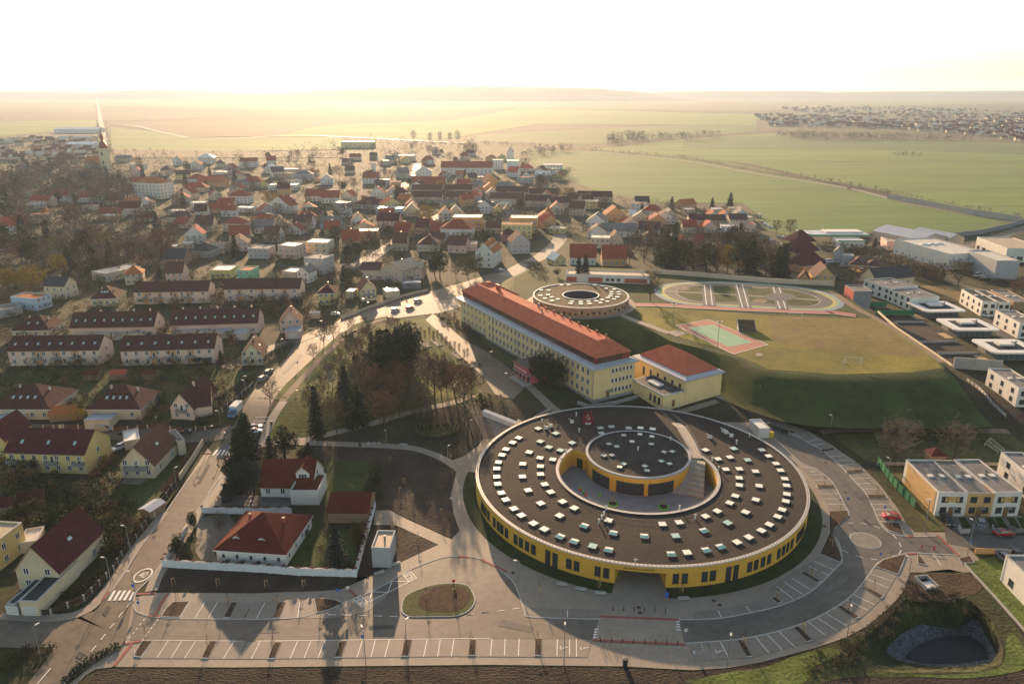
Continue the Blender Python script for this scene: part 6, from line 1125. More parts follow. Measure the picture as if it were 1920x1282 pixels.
for args in [
    ('a', 70, 868, 90, 9, 6, 5, 'g', 'white', 'bright_red', 22), ('a', 340, 682, 90, 9, 5, 4, 'g', 'white', 'red', 12), ('a', 500, 686, 110, 9, 4, 4, 'g', 'white', 'red', 5), ('a', 225, 712, 120, 10, 5, 4, 'g', 'pink', 'red', -8), ('a', 245, 766, 55, 8, 3, 3, 'p', 'cream', 'orange', 0),
    ('a', 620, 776, 130, 9, 3, 4, 'g', 'beige', 'red', 0), ('a', 735, 756, 110, 10, 5, 4.5, 'g', 'white', 'maroon', 10), ('a', 825, 796, 70, 8, 3, 3.5, 'g', 'beige', 'red', 0), ('a', 815, 738, 100, 10, 6, 4, 'x', 'white', 'brown', 15), ('a', 1015, 806, 150, 10, 4, 3.5, 'h', 'beige', 'brown', -4), ('a', 1115, 735, 80, 10, 6, 0, 'f', 'white', 'pale', 5),
    ('a', 1095, 922, 100, 9, 6, 5, 'x', 'white', 'bright_red', 8), ('a', 1340, 695, 110, 12, 6, 4.5, 'h', 'white', 'red', -8), ('a', 1270, 728, 90, 10, 4, 4.5, 'g', 'beige', 'red', 5), ('a', 1570, 748, 150, 11, 6, 7, 'x', 'white', 'red', -22), ('a', 1465, 806, 115, 10, 5, 2, 'h', 'orange', 'dark_grey', 0), ('a', 1570, 842, 95, 10, 4, 4.5, 'x', 'cream', 'brown', 10),
    ('a', 1700, 842, 105, 10, 5, 4.5, 'g', 'white', 'brown', -5), ('a', 1350, 905, 110, 10, 4, 5, 'g', 'cream', 'red', 12), ('a', 1525, 912, 90, 9, 5, 4.5, 'g', 'white', 'brown', -10), ('a', 1340, 965, 110, 10, 5, 4, 'x', 'pink', 'brown', 8), ('a', 1455, 1005, 115, 11, 5.5, 0, 'f', 'grey', 'grey', -6), ('a', 1870, 885, 85, 9, 5.5, 4.5, 'g', 'yellow', 'red', 10), ('a', 1860, 838, 110, 9, 4, 4, 'g', 'blue', 'grey', 0), ('a', 1765, 792, 95, 9, 4.5, 4.5, 'g', 'yellow', 'brown', 14),
    ('a', 1100, 592, 105, 12, 6, 4, 'h', 'white', 'red', -8), ('a', 1095, 632, 130, 12, 4, 4.5, 'h', 'beige', 'red', 5), ('a', 1420, 604, 110, 12, 5, 5, 'h', 'cream', 'red', 0), ('a', 1590, 622, 160, 14, 5, 0, 'f', 'white', 'white', 0), ('a', 1240, 556, 80, 12, 7, 0, 'f', 'white', 'white', -5), ('a', 770, 505, 80, 10, 6, 0, 'f', 'white', 'pale', 5), ('a', 690, 462, 80, 14, 5, 3, 'g', 'beige', 'grey', 10), ('a', 1000, 482, 50, 10, 7, 5, 'x', 'white', 'orange', 15), ('a', 1160, 474, 85, 14, 8, 4, 'h', 'white', 'white', 8), ('a', 1100, 506, 70, 12, 6, 4, 'x', 'white', 'orange', 0),
    ('a', 1400, 492, 95, 12, 7, 4, 'g', 'white', 'red', 10), ('a', 1510, 526, 50, 10, 6, 4, 'x', 'white', 'white', -20), ('a', 1635, 534, 85, 12, 6, 0, 'f', 'beige', 'white', 0), ('a', 1705, 566, 105, 14, 6, 4, 'h', 'grey', 'grey', 5), ('a', 1770, 684, 110, 12, 5, 5, 'g', 'peach', 'red', -5), ('a', 1860, 694, 100, 11, 5, 5, 'g', 'white', 'red', 6), ('a', 1840, 590, 70, 11, 6, 4, 'x', 'white', 'grey', 12),  # the all-white gable house stands for a glint, put into its colour
    ('a', 205, 414, 55, 14, 5, 6, 'g', 'cream', 'orange', 0), ('a', 118, 524, 55, 12, 7, 4, 'p', 'grey', 'grey', 0), ('a', 1130, 1002, 110, 11, 4, 4, 'h', 'grey', 'dark_grey', -8), ('a', 955, 968, 70, 9, 3, 0, 'f', 'beige', 'white', 5), ('a', 1060, 950, 60, 8, 3, 0, 'f', 'beige', 'white', 20), ('a', 985, 1046, 110, 11, 4, 4.5, 'g', 'brown', 'dark_grey', 0), ('a', 1215, 975, 90, 11, 3, 2.5, 'g', 'pink', 'beige', -5), ('a', 890, 868, 60, 8, 3, 0, 'f', 'beige', 'pale', 0), ('a', 1370, 745, 100, 9, 3.5, 0, 'f', 'white', 'white', -10), ('a', 1290, 770, 80, 9, 5, 3, 'g', 'white', 'red', 10), ('a', 1140, 830, 60, 8, 5, 3, 'x', 'white', 'brown', 0), ('a', 30, 690, 60, 9, 4, 3, 'g', 'white', 'white', 0), ('a', 440, 540, 40, 9, 6, 4, 'x', 'white', 'orange', 0), ('a', 570, 690, 40, 9, 6, 3, 'x', 'white', 'grey', 0), ('a', 650, 700, 100, 9, 4, 5, 'g', 'pink', 'brown', 10),
    ('b', 465, 564, 90, 14, 9, 4, 'h', 'white', 'pale', 10), ('b', 850, 604, 95, 14, 4, 8, 'x', 'orange', 'orange', 20), ('b', 840, 628, 80, 10, 3, 5, 'x', 'orange', 'orange', 10), ('b', 1190, 508, 110, 16, 6, 0, 'f', 'white', 'pale', -4), ('b', 365, 456, 95, 14, 7, 0, 'f', 'cream', 'pale', 0), ('b', 140, 726, 160, 16, 3.5, 5, 'h', 'white', 'maroon', -18), ('b', 395, 768, 85, 10, 4, 5.5, 'x', 'cream', 'beige', 5), ('b', 805, 752, 85, 10, 5.5, 5, 'x', 'white', 'dark_grey', -12),
    ('b', 95, 838, 75, 10, 5, 5, 'x', 'white', 'brown', 10), ('b', 262, 836, 125, 11, 5.5, 4.5, 'g', 'pink', 'maroon', -4), ('b', 150, 905, 115, 11, 6, 0, 'f', 'orange', 'pale', 5), ('b', 55, 948, 95, 11, 5, 5.5, 'g', 'orange', 'red', 8), ('b', 330, 962, 80, 10, 5, 5, 'g', 'beige', 'brown', 0), ('b', 490, 965, 120, 12, 4, 4.5, 'h', 'beige', 'brown', 0), ('b', 650, 974, 105, 10, 5, 4.5, 'g', 'pink', 'brown', -8), ('b', 860, 864, 85, 10, 4, 3.5, 'g', 'beige', 'brown', 5), ('b', 940, 908, 80, 10, 4, 3.5, 'h', 'red', 'maroon', 0), ('b', 1010, 978, 105, 12, 7, 5, 'x', 'grey', 'maroon', 12),
    ('b', 1430, 846, 110, 13, 6, 5, 'x', 'white', 'grey', -14), ('b', 1560, 884, 200, 13, 4, 4, 'g', 'white', 'grey', -6), ('b', 1440, 888, 110, 10, 4, 4, 'x', 'white', 'brown', -6), ('b', 1542, 796, 110, 12, 5, 5.5, 'x', 'orange', 'orange', 5), ('b', 1455, 946, 110, 11, 6, 0, 'f', 'cream', 'pale', -8), ('b', 1545, 938, 80, 10, 4, 5, 'x', 'cream', 'brown', 0), ('b', 1358, 1040, 145, 11, 4.5, 6, 'g', 'white', 'red', -4), ('b', 1535, 1048, 135, 12, 4.5, 6, 'g', 'orange', 'red', -2), ('b', 1850, 800, 75, 10, 5, 4, 'x', 'beige', 'grey', 5), ('b', 640, 770, 60, 9, 4, 4, 'x', 'cream', 'beige', 0), ('b', 880, 762, 60, 9, 3.5, 4, 'x', 'yellow', 'brown', 0), ('b', 930, 764, 50, 9, 3.5, 4, 'x', 'yellow', 'brown', 0), ('b', 20, 772, 60, 9, 3, 3, 'g', 'white', 'white', 0), ('b', 720, 962, 90, 9, 4, 0, 'f', 'pink', 'grey', 5), ('b', 1230, 1042, 70, 9, 3, 3, 'x', 'yellow', 'white', 25), ('b', 1640, 780, 40, 8, 3, 3, 'g', 'white', 'white', 0), ('b', 1750, 920, 90, 10, 4, 4.5, 'h', 'beige', 'dark_grey', 0), ('b', 1870, 905, 60, 9, 3, 0, 'f', 'beige', 'white', 10), ('b', 1960, 860, 80, 9, 4, 4, 'g', 'cream', 'red', 0), ('b', 550, 920, 60, 9, 3, 3, 'g', 'beige', 'brown', 0),
    ('c', 85, 836, 100, 12, 6, 3, 'g', 'beige', 'maroon', -3), ('c', 185, 838, 100, 12, 6, 3, 'g', 'beige', 'brown', -3), ('c', 310, 852, 100, 13, 8, 3, 'g', 'beige', 'brown', -2), ('c', 380, 856, 60, 11, 5, 0, 'f', 'pink', 'red', 0), ('c', 175, 795, 65, 9, 4, 3, 'x', 'blue', 'orange', 5), ('c', 245, 795, 65, 9, 4, 3, 'x', 'blue', 'orange', 5), ('c', 330, 785, 75, 9, 4, 3, 'x', 'blue', 'grey', 0), ('c', 200, 758, 55, 9, 4, 0, 'f', 'beige', 'white', 0), ('c', 295, 756, 75, 9, 4.5, 0, 'f', 'beige', 'beige', 0), ('c', 40, 752, 60, 8, 3, 0, 'f', 'beige', 'white', 5), ('c', 135, 766, 25, 6, 4, 0, 'f', 'red', 'orange', 0), ('c', 372, 815, 40, 8, 5, 0, 'f', 'beige', 'pale', 0), ('c', 10, 1000, 40, 9, 7, 5, 'x', 'white', 'red', 10), ('c', 95, 960, 60, 9, 4, 5, 'g', 'beige', 'red', 10)]:
    far(*args)
far('b', 490, 622, 190, 16, 6, 6, 'g', 'white', 'red', -3, 'long building with a large dark red roof before the white halls', F=(9, 1), chim=0)
far('b', 705, 534, 290, 16, 8, 6, 'g', 'white', 'red', -2, 'longest white building of the far town with a hazy red roof', F=(12, 2), chim=0)
far('b', 165, 584, 90, 14, 6, 5, 'g', 'white', 'red', 0, 'white red roofed hall beside a short white tower', chim=0)
far('b', 182, 560, 18, 6, 17, 0, 'f', 'white', 'white', 0, 'short white tower of the red roofed hall', cat='tower', name='tower', F=(1, 3), S=(1, 1), chim=0)
far('b', 965, 540, 70, 16, 16, 0, 'f', 'white', 'white', 0, 'tall pale tower house beside the fields', F=(3, 4), chim=0)
far('b', 950, 500, 40, 10, 20, 6, 'x', 'white', 'orange', 0, 'slim gabled tower of the pale tower house', F=(1, 2), chim=0, cat='tower', name='tower')
far('b', 880, 505, 60, 12, 11, 0, 'f', 'white', 'pale', 0, 'low white block left of the pale tower house', chim=0)
far('b', 645, 905, 175, 14, 7.5, 5, 'h', 'white', 'red', -6, 'large white block of flats with a red mansard roof', F=(6, 2), S=(2, 2), chim=0)
far('b', 705, 850, 165, 14, 9, 0, 'f', 'orange', 'pale', -4, 'orange block of flats with a pale flat roof, behind the red mansard block', F=(6, 3), chim=2)
far('b', 1025, 868, 155, 14, 10.5, 0, 'f', 'orange', 'pale', -4, 'orange block of flats behind the yellow and red block', F=(6, 3), chim=3)
far('b', 985, 895, 170, 12, 9, 0, 'f', 'yellow', 'orange', -4, 'yellow block of flats with a salmon flat roof and chimneys', F=(6, 3), chim=4)
far('b', 270, 758, 150, 12, 4.5, 0, 'f', 'blue', 'metal', -6, 'long blue grey hall with a flat light roof', F=(6, 1), chim=0, cat='hall', name='hall')
far('b', 1165, 800, 70, 10, 4, 7, 'p', 'white', 'orange', 0, 'white house with a tall orange pyramid roof at the bend of the winding road', chim=0)
far('b', 90, 382, 180, 24, 9, 0, 'f', 'pale_yellow', 'white', 0, 'bright white roofed shed at the far edge of town', cat='shed', name='barn', F=(1, 1), S=(1, 1), chim=0)
far('b', 1150, 560, 130, 20, 4, 4, 'g', 'grey', 'white', -12, 'pale greenhouse hall at the edge of the green field', cat='hall', name='hall', F=(1, 1), S=(1, 1), chim=0)
far('a', 430, 300, 245, 30, 8, 3, 'g', 'white', 'white', 2, 'longest white factory shed beside the far straight road', cat='shed', name='barn', F=(1, 1), S=(1, 1), chim=0)
far('a', 450, 388, 160, 26, 7, 3, 'g', 'white', 'white', 0, 'nearer white factory shed beside the far straight road', cat='shed', name='barn', F=(1, 1), S=(1, 1), chim=0)
far('a', 420, 345, 190, 24, 6, 3, 'g', 'beige', 'pale', 0, 'middle pale factory shed beside the far straight road', cat='shed', name='barn', F=(1, 1), S=(1, 1), chim=0)
# rows of small dark roofed terraces near the field
for i, (x, y, w_, rot, nm) in enumerate([(480, 650, 170, -3, 'left'), (660, 648, 150, -3, 'second'), (480, 690, 170, -3, 'front left'), (660, 690, 140, -3, 'front second'), (960, 660, 180, -4, 'third'), (1140, 672, 170, -5, 'fourth'), (930, 700, 190, -4, 'front third'), (1110, 714, 150, -5, 'front fourth'), (1240, 725, 130, 28, 'diagonal lower'), (1320, 700, 90, 30, 'diagonal upper'), (1425, 690, 195, -2, 'last'), (1390, 712, 70, 25, 'short last')]):
    far('b', x, y, w_, 10, 5.0, 4.0, 'g', 'beige', 'dark_brown' if i % 3 else 'brown', rot, nm + ' terrace with a dark roof among the dense rows before the field', F=(8, 2), chim=3, cat='terraced house', name='terraced_houses')
# more houses between them, set where the photograph shows roofs in the haze
rr = random.Random(11)
def inpoly(x, y, P):
    r_ = False; n = len(P)
    for i in range(n):
        (x0, y0), (x1, y1) = P[i], P[(i + 1) % n]
        if (y0 > y) != (y1 > y) and x < (x1 - x0) * (y - y0) / (y1 - y0) + x0: r_ = not r_
    return r_
HC = [(sum(p.x for p in h) / len(h), sum(p.y for p in h) / len(h)) for h in HOUSES]
TOWN = [(0, 330), (60, 345), (180, 335), (250, 330), (330, 318), (480, 310), (600, 300), (740, 285), (880, 285), (1010, 318), (1060, 330), (1020, 365), (1060, 378), (1240, 385), (1370, 395), (1420, 425), (1380, 445), (1200, 455), (1050, 440), (880, 440), (740, 470), (640, 450), (480, 440), (300, 440), (120, 420), (0, 420)]
n_ = 0; tries = 0
while n_ < 150 and tries < 6000:
    tries += 1; x = rr.uniform(0, 1440); y = rr.uniform(285, 455)
    if not inpoly(x, y, TOWN): continue
    if y < 330 and rr.random() < .35: continue
    p = G(x, y); d_ = min(hypot(p.x - a, p.y - b) for a, b in HC)
    if d_ < 14 or (d_ < 20 and rr.random() < .4): continue
    if x < 300 and y > 320 and rr.random() < .6: continue
    wm = rr.choice(['white', 'white', 'cream', 'cream', 'beige', 'pink', 'yellow', 'peach', 'grey', 'orange']); rm = rr.choice(['red', 'red', 'red', 'brown', 'brown', 'maroon', 'orange', 'bright_red', 'dark_grey', 'pale', 'grey'])
    kd = rr.choice('gggxxxhf') if rm not in ('pale',) else 'f'; wd = rr.uniform(9, 15); s = depth_at(p) / FPX
    far('x', x, y, wd / s, rr.uniform(8, 11), rr.choice([3.2, 4.5, 5.6]) if kd != 'f' else rr.choice([3.2, 5.8]), rr.uniform(3.5, 5) if kd != 'f' else 0, kd, wm, rm, rr.choice([-25, -12, 0, 8, 15, 30]))
    HC.append((p.x, p.y)); n_ += 1
# the village across the fields: too far and too many to tell apart
def dist_village(name, poly, n, seed, y0=0):
    r_ = random.Random(seed); mb = MB(); xs = [p[0] for p in poly]; ys = [p[1] for p in poly]; k = 0
    while k < n:
        x = r_.uniform(min(xs), max(xs)); y = r_.uniform(min(ys), max(ys))
        if not inpoly(x, y, poly): continue
        k += 1; p = G(x, y); L = r_.uniform(8, 14); D = r_.uniform(7, 10); h = r_.uniform(3, 5.5); rh = r_.uniform(2.5, 4.5); a = r_.uniform(-.7, .7); wi = r_.choice([0, 0, 0, 1, 1, 2]); ri = r_.choice([3, 3, 3, 4, 5])
        T = lambda u, v, z: (p.x + u * cos(a) - v * sin(a), p.y + u * sin(a) + v * cos(a), p.z + z)
        c = [(0, 0), (L, 0), (L, D), (0, D)]
        for i in range(4): (u0, v0), (u1, v1) = c[i], c[(i + 1) % 4]; mb.face([T(u0, v0, 0), T(u1, v1, 0), T(u1, v1, h), T(u0, v0, h)], wi)
        mb.face([T(-.4, -.4, h), T(L + .4, -.4, h), T(L + .4, D / 2, h + rh), T(-.4, D / 2, h + rh)], ri); mb.face([T(L + .4, D + .4, h), T(-.4, D + .4, h), T(-.4, D / 2, h + rh), T(L + .4, D / 2, h + rh)], ri)
        mb.face([T(0, D, h), T(0, 0, h), T(0, D / 2, h + rh)], wi); mb.face([T(L, 0, h), T(L, D, h), T(L, D / 2, h + rh)], wi)
    return struct(mb.obj(name, [W['beige'], W['cream'], W['pink'], R['red'], R['brown'], R['pale']]), 'stuff')
dist_village('distant_village', [(1412, 216), (1440, 214), (1600, 222), (1700, 228), (1960, 230), (2050, 270), (1920, 268), (1840, 256), (1700, 244), (1560, 240), (1440, 238)], 620, 3)
dist_village('distant_village', [(1460, 202), (1640, 200), (1800, 205), (1960, 214), (1960, 228), (1700, 224), (1500, 212)], 260, 4)
dist_village('distant_village', [(0, 262), (160, 262), (180, 300), (100, 310), (0, 300)], 90, 5)
# ================================================================ TREES AND PLANTS
TWIG = lambda n, c, v=.3: mat('twigs_' + n, c, .9, v, .3, scale2=2)
T_BROWN, T_RED, T_GREY, T_YEL, T_OLIVE = TWIG('brown', (.125, .085, .055)), TWIG('russet', (.19, .095, .048)), TWIG('grey', (.15, .12, .088)), TWIG('yellow', (.32, .22, .035)), TWIG('olive', (.14, .12, .036))
E_DARK, E_MID, E_BLUE, E_WARM = TWIG('evergreen', (.021, .031, .013), .4), TWIG('green', (.030, .042, .014), .4), TWIG('bluegreen', (.026, .036, .030), .35), TWIG('bronze', (.055, .042, .018), .35)
BARK = mat('bark', (.055, .042, .032), .95, .3, 2); BIRCH = mat('birch_bark', (.32, .28, .24), .9, .3, 2)
def blade(mb, p, d, L, wd, rr):
    s = d.cross(Vector((rr.uniform(-1, 1), rr.uniform(-1, 1), rr.uniform(-1, 1)))); s = s.normalized() * wd if s.length > 1e-4 else Vector((wd, 0, 0))
    mb.face([p - s, p + s, p + d * L])
def bare_tree(seed, spread=.5, up=.35, depth=4, twigs=12, fork=.17, wd=.0032, tl=.085, droop=0, n0=0):
    """a leader with side limbs all the way up, each forking twice into twigs: an oval, see-through winter crown"""
    rr = random.Random(seed); tr = MB(); cr = MB(); NB = 15 + depth * 2; p = Vector((0, 0, 0)); lead = [p]
    for i in range(8): p = p + Vector((rr.gauss(0, .012), rr.gauss(0, .012), .105)); lead.append(p)
    for i in range(8): tr.tube(lead[i], lead[i + 1], .019 * (1 - i / 9), .019 * (1 - (i + 1) / 9), 5, 0, False)
    def spray(q, d, n, L):
        for _ in range(n):
            v = Vector((rr.gauss(0, 1), rr.gauss(0, 1), rr.gauss(.2 - droop, .8))).normalized(); blade(cr, q + v * rr.uniform(0, .03), (v * .8 + d).normalized(), L * rr.uniform(.5, 1.3), wd, rr)
    a = rr.uniform(0, 6)
    for i in range(NB):
        t = fork + (.93 - fork) * (i + rr.random()) / NB; k = min(7, int(t * .84 * 8 / .84)); f = min(1, max(0, t * 8 - k)); b = lead[k].lerp(lead[k + 1], f)
        a += 2.4 + rr.uniform(-.4, .4); prof = (sin(pi * min(1, .18 + .8 * (t - fork) / (1 - fork)))) ** .8
        L = spread * (.22 + .38 * prof) * rr.uniform(.7, 1.15); el = up + .5 * t + rr.uniform(-.15, .2) - droop * .2
        d = Vector((cos(a) * cos(el), sin(a) * cos(el), sin(el))); q = b; r_ = .010 * (1.1 - t)
        for sgm in range(3):
            d = (d + Vector((rr.gauss(0, .12), rr.gauss(0, .12), .12 - droop * .3))).normalized(); e = q + d * L / 3; tr.tube(q, e, r_, r_ * .7, 4, 0, False); r_ *= .7
            for _ in range(2 if sgm else 1):
                u = Vector((rr.gauss(0, 1), rr.gauss(0, 1), rr.gauss(.3, .6))).normalized(); d2 = (d * .9 + u * .9).normalized(); e2 = e + d2 * L * rr.uniform(.25, .5); tr.tube(e, e2, r_ * .7, r_ * .35, 3, 0, False); spray(e.lerp(e2, .6), d2, twigs // 2, tl); spray(e2, d2, twigs, tl)
            spray(e, d, twigs // 2 if sgm < 2 else twigs, tl); q = e
    zs = max(v[2] for v in cr.v); f = 1 / zs
    for m_ in (tr, cr): m_.v = [(x * f, y * f, z * f) for x, y, z in m_.v]
    return tr, cr
def conifer(seed, rad=.2, layers=18, br=15, base=.06, power=.85, dens=7):
    rr = random.Random(seed); tr = MB(); cr = MB(); tr.tube((0, 0, 0), (0, 0, .97), .016, .002, 6, 0, False)
    for l in range(layers):
        t = (l + rr.uniform(-.3, .3)) / layers; z = base + (1 - base) * max(0, t); R_ = rad * (1 - t) ** power * rr.uniform(.82, 1.12) + .008
        for b in range(br):
            a = 2 * pi * (b + rr.random()) / br; Lb = R_ * rr.uniform(.65, 1.15); d = Vector((cos(a), sin(a), rr.uniform(-.35, -.05)))
            for j in range(dens):
                u = (j + .6) / dens; p = Vector((0, 0, z)) + d * Lb * u; s = Vector((-sin(a), cos(a), 0)) * rr.choice((-1, 1)); dd = (d * rr.uniform(.3, 1) + s * rr.uniform(.1, .8) + Vector((0, 0, rr.uniform(-.5, .15)))).normalized()
                blade(cr, p, dd, .066 * rr.uniform(.6, 1.3) * (1.15 - .5 * t), .017, rr)
    for b in range(40): blade(cr, Vector((0, 0, rr.uniform(.9, .97))), Vector((rr.gauss(0, .35), rr.gauss(0, .35), 1)).normalized(), .03, .004, rr)
    return tr, cr
def leafy(seed, rx=.28, zc=.55, rz=.45, n=2600, size=.03, lumps=9, trunk=True, up=0):
    rr = random.Random(seed); tr = MB(); cr = MB()
    if trunk: tr.tube((0, 0, 0), (0, 0, zc), .02, .01, 6, 0, False)
    else: tr.tube((0, 0, 0), (0, 0, .3), .03, .02, 5, 0, False)
    L_ = [(Vector((rr.gauss(0, rx * .42), rr.gauss(0, rx * .42), zc + rr.uniform(-rz, rz) * .62)), rr.uniform(.45, .7)) for _ in range(lumps)]
    for i in range(n):
        c, s = rr.choice(L_); v = Vector((rr.gauss(0, 1), rr.gauss(0, 1), rr.gauss(0, 1))).normalized(); k = rr.uniform(.55, 1) ** .5
        p = c + Vector((v.x * rx * s * k, v.y * rx * s * k, v.z * rz * s * k * .8)); p.z = max(.015, min(1, p.z))
        blade(cr, p, (v + Vector((rr.uniform(-.7, .7), rr.uniform(-.7, .7), rr.uniform(-.5, .7) + up))).normalized(), size * rr.uniform(.7, 1.6), size * .42, rr)
    return tr, cr
PROTO = {}
def proto(kind, i, mats_tr, mats_cr, pair): PROTO[(kind, i)] = (pair[0].mesh('trunk', mats_tr), pair[1].mesh('crown', mats_cr))
for i in range(3):
    proto('bare', i, BARK, T_BROWN, bare_tree(20 + i, .72, .35, 4, 14)); proto('russet', i, BARK, T_RED, bare_tree(30 + i, .62, .5, 3, 14)); proto('grey', i, BARK, T_GREY, bare_tree(40 + i, .8, .3, 3))
    proto('spruce', i, BARK, E_DARK, conifer(50 + i, .17 + .03 * i)); proto('fir', i, BARK, (E_MID, E_BLUE, E_DARK)[i], conifer(60 + i, .24, 18, 17, .03, .75)); proto('bush', i, BARK, E_MID, leafy(70 + i, .5, .45, .45, 700, .07, 6, False)); proto('brush', i, BARK, T_BROWN, bare_tree(80 + i, 1.3, .5, 1, 12, .04, .006, .14))
    proto('big', i, BARK, (T_BROWN, T_RED, T_GREY)[i], bare_tree(91 + i, (.74, .68, .86)[i], (.4, .5, .3)[i], 6, 20, (.12, .10, .14)[i], .0027, .06))
    proto('thuja', i, BARK, (E_DARK, E_WARM, E_BLUE)[i], leafy(95 + i, (.20, .24, .26)[i], .5, .5, 3200, .030, 16, False, .6)); proto('willow', i, BARK, (T_YEL, T_YEL, T_OLIVE)[i], bare_tree(98 + i, .85, .5, 3, 24, .18, .005, .11, .55))
    proto('pine', i, BARK, (E_DARK, E_MID, E_WARM)[i], leafy(101 + i, .25, .58, .40, 2600, .033, 13)); proto('birch', i, BIRCH, (T_GREY, T_OLIVE, T_BROWN)[i], bare_tree(104 + i, .5, .5, 2, 10, .25, .0028))
KT = dict(bare=('bare_tree', 'bare brown tree', 'tree'), russet=('bare_tree', 'russet budding tree', 'tree'), grey=('bare_tree', 'bare grey brown tree', 'tree'), spruce=('spruce_tree', 'slender dark spruce', 'tree'), fir=('fir_tree', 'broad green fir', 'tree'), bush=('shrub', 'round green shrub', 'shrub'), brush=('shrub', 'bare brown shrub', 'shrub'), big=('bare_tree', 'large bare tree', 'tree'), thuja=('thuja_tree', 'dense dark thuja', 'tree'), willow=('willow_tree', 'yellow willow', 'tree'), pine=('pine_tree', 'dark green pine', 'tree'), birch=('birch_tree', 'thin pale birch', 'tree'))
NT = [0]
def tree(kind, x, y, h, v=None, wide=1.0, label=None, z=None, desc=None, world=None, group=None):
    """x, y: pixel of the foot; h: height in metres"""
    p = world or G(x, y, z); NT[0] += 1; v = NT[0] % 3 if v is None else v; nm, ds, cat = KT[kind]
    a = NT[0] * 2.4; t = ob(nm, None, None, p, a); tm, cm = PROTO[(kind, v)]; s_ = (h * wide, h * wide, h)
    ob('trunk', tm, t, None, 0, s_); ob('crown', cm, t, None, 0, s_)
    q = proj(p); tag(t, label or desc or ds, cat, group or (ds.replace('shrub', 'shrubs').replace('tree', 'trees').replace('spruce', 'spruces').replace('fir', 'firs').replace('thuja', 'thujas').replace('birch', 'birches').replace('pine', 'pines').replace('willow', 'willows')), auto=label is None, at=q); return t
# --- park, from the street to the school
P_ = lambda kind, x, y, h, v=None, w=1.0, **kw: tree(kind, *Z('p', x, y), h * .8, v, w, **kw)
for a in [('spruce', 180, 1215, 21, 0, .75), ('spruce', 700, 500, 15, 1, .8), ('spruce', 790, 640, 22, 2, 1.2), ('spruce', 850, 560, 19, 2, 1.1), ('spruce', 440, 840, 14, 2, 1.2), ('spruce', 560, 1100, 17, 2, 1.35), ('fir', 470, 1000, 13, 1, 1.0), ('thuja', 1075, 560, 21, 0, 1.25), ('thuja', 1000, 590, 20, 0, 1.2), ('thuja', 960, 520, 17, 0, 1.2),
          ('big', 360, 1170, 15, 0, 1.0), ('big', 740, 840, 15, 1, .95), ('big', 820, 1130, 17, 1, .95), ('big', 1290, 860, 21, 0, .9), ('big', 1230, 780, 17, 2, .9), ('big', 1350, 830, 18, 0, .8), ('big', 1560, 880, 17, 1, 1.15), ('big', 1480, 840, 15, 1, 1.1), ('big', 1640, 840, 13, 2, 1.1), ('big', 1240, 1090, 13, 0, .9), ('big', 1570, 1100, 16, 2, .8),
          ('birch', 100, 1020, 13), ('birch', 250, 900, 14), ('birch', 320, 760, 12), ('birch', 410, 560, 12), ('birch', 480, 460, 11), ('birch', 520, 400, 11), ('birch', 600, 330, 11), ('birch', 650, 300, 10), ('birch', 290, 720, 11), ('bare', 880, 700, 10), ('bare', 640, 640, 9), ('russet', 840, 700, 9), ('russet', 900, 640, 9), ('russet', 970, 620, 8), ('bare', 1060, 880, 10), ('bare', 1000, 960, 9), ('bare', 700, 330, 10), ('bare', 870, 210, 9), ('bush', 580, 600, 2.5), ('bush', 630, 480, 4), ('bare', 930, 200, 7), ('bare', 1040, 200, 6), ('bush', 1530, 580, 3), ('bush', 1640, 600, 3), ('brush', 1720, 560, 3), ('brush', 1380, 620, 4), ('pine', 540, 520, 6), ('big', 900, 900, 12, 1, .9), ('big', 1130, 960, 13, 2, .9), ('big', 650, 900, 13, 0, .9), ('big', 780, 560, 14, 0, .9), ('big', 930, 760, 12, 1, .9), ('big', 1180, 640, 15, 0, .8), ('big', 1400, 760, 14, 1, .9), ('bare', 200, 1090, 12), ('bare', 150, 930, 11), ('bare', 380, 640, 11), ('bare', 560, 720, 11), ('russet', 700, 760, 10), ('bare', 560, 430, 10), ('bare', 450, 380, 9), ('spruce', 930, 480, 16, 1, 1.1), ('bare', 1120, 1040, 11), ('bare', 950, 1020, 10)]: P_(*a)
for x, y, h in [(1195, 280, 5), (1240, 250, 5), (1280, 300, 5.5), (1318, 280, 5), (1358, 320, 5.5), (1398, 350, 5.5), (1440, 400, 5.5), (1480, 390, 5), (1520, 410, 5), (1570, 470, 5), (1600, 460, 5), (1160, 250, 5)]: tree('bare', *Z('p', x, y + 20), h, 0, .38, desc='small pollarded tree with a knobbly head', group='pollarded trees along the promenade')
for a in [('big', 330, 275, 11, 0, 1.0), ('big', 240, 335, 12, 0, 1.0), ('big', 140, 465, 8, 2, 1.1), ('bare', 500, 210, 8), ('brush', 620, 150, 5)]: P_(*a)
tree('big', *Z('j', 270, 225), 9.5, 2, 1.1, label='bare gnarled tree in the brown bed beside the parking bays of the left street')
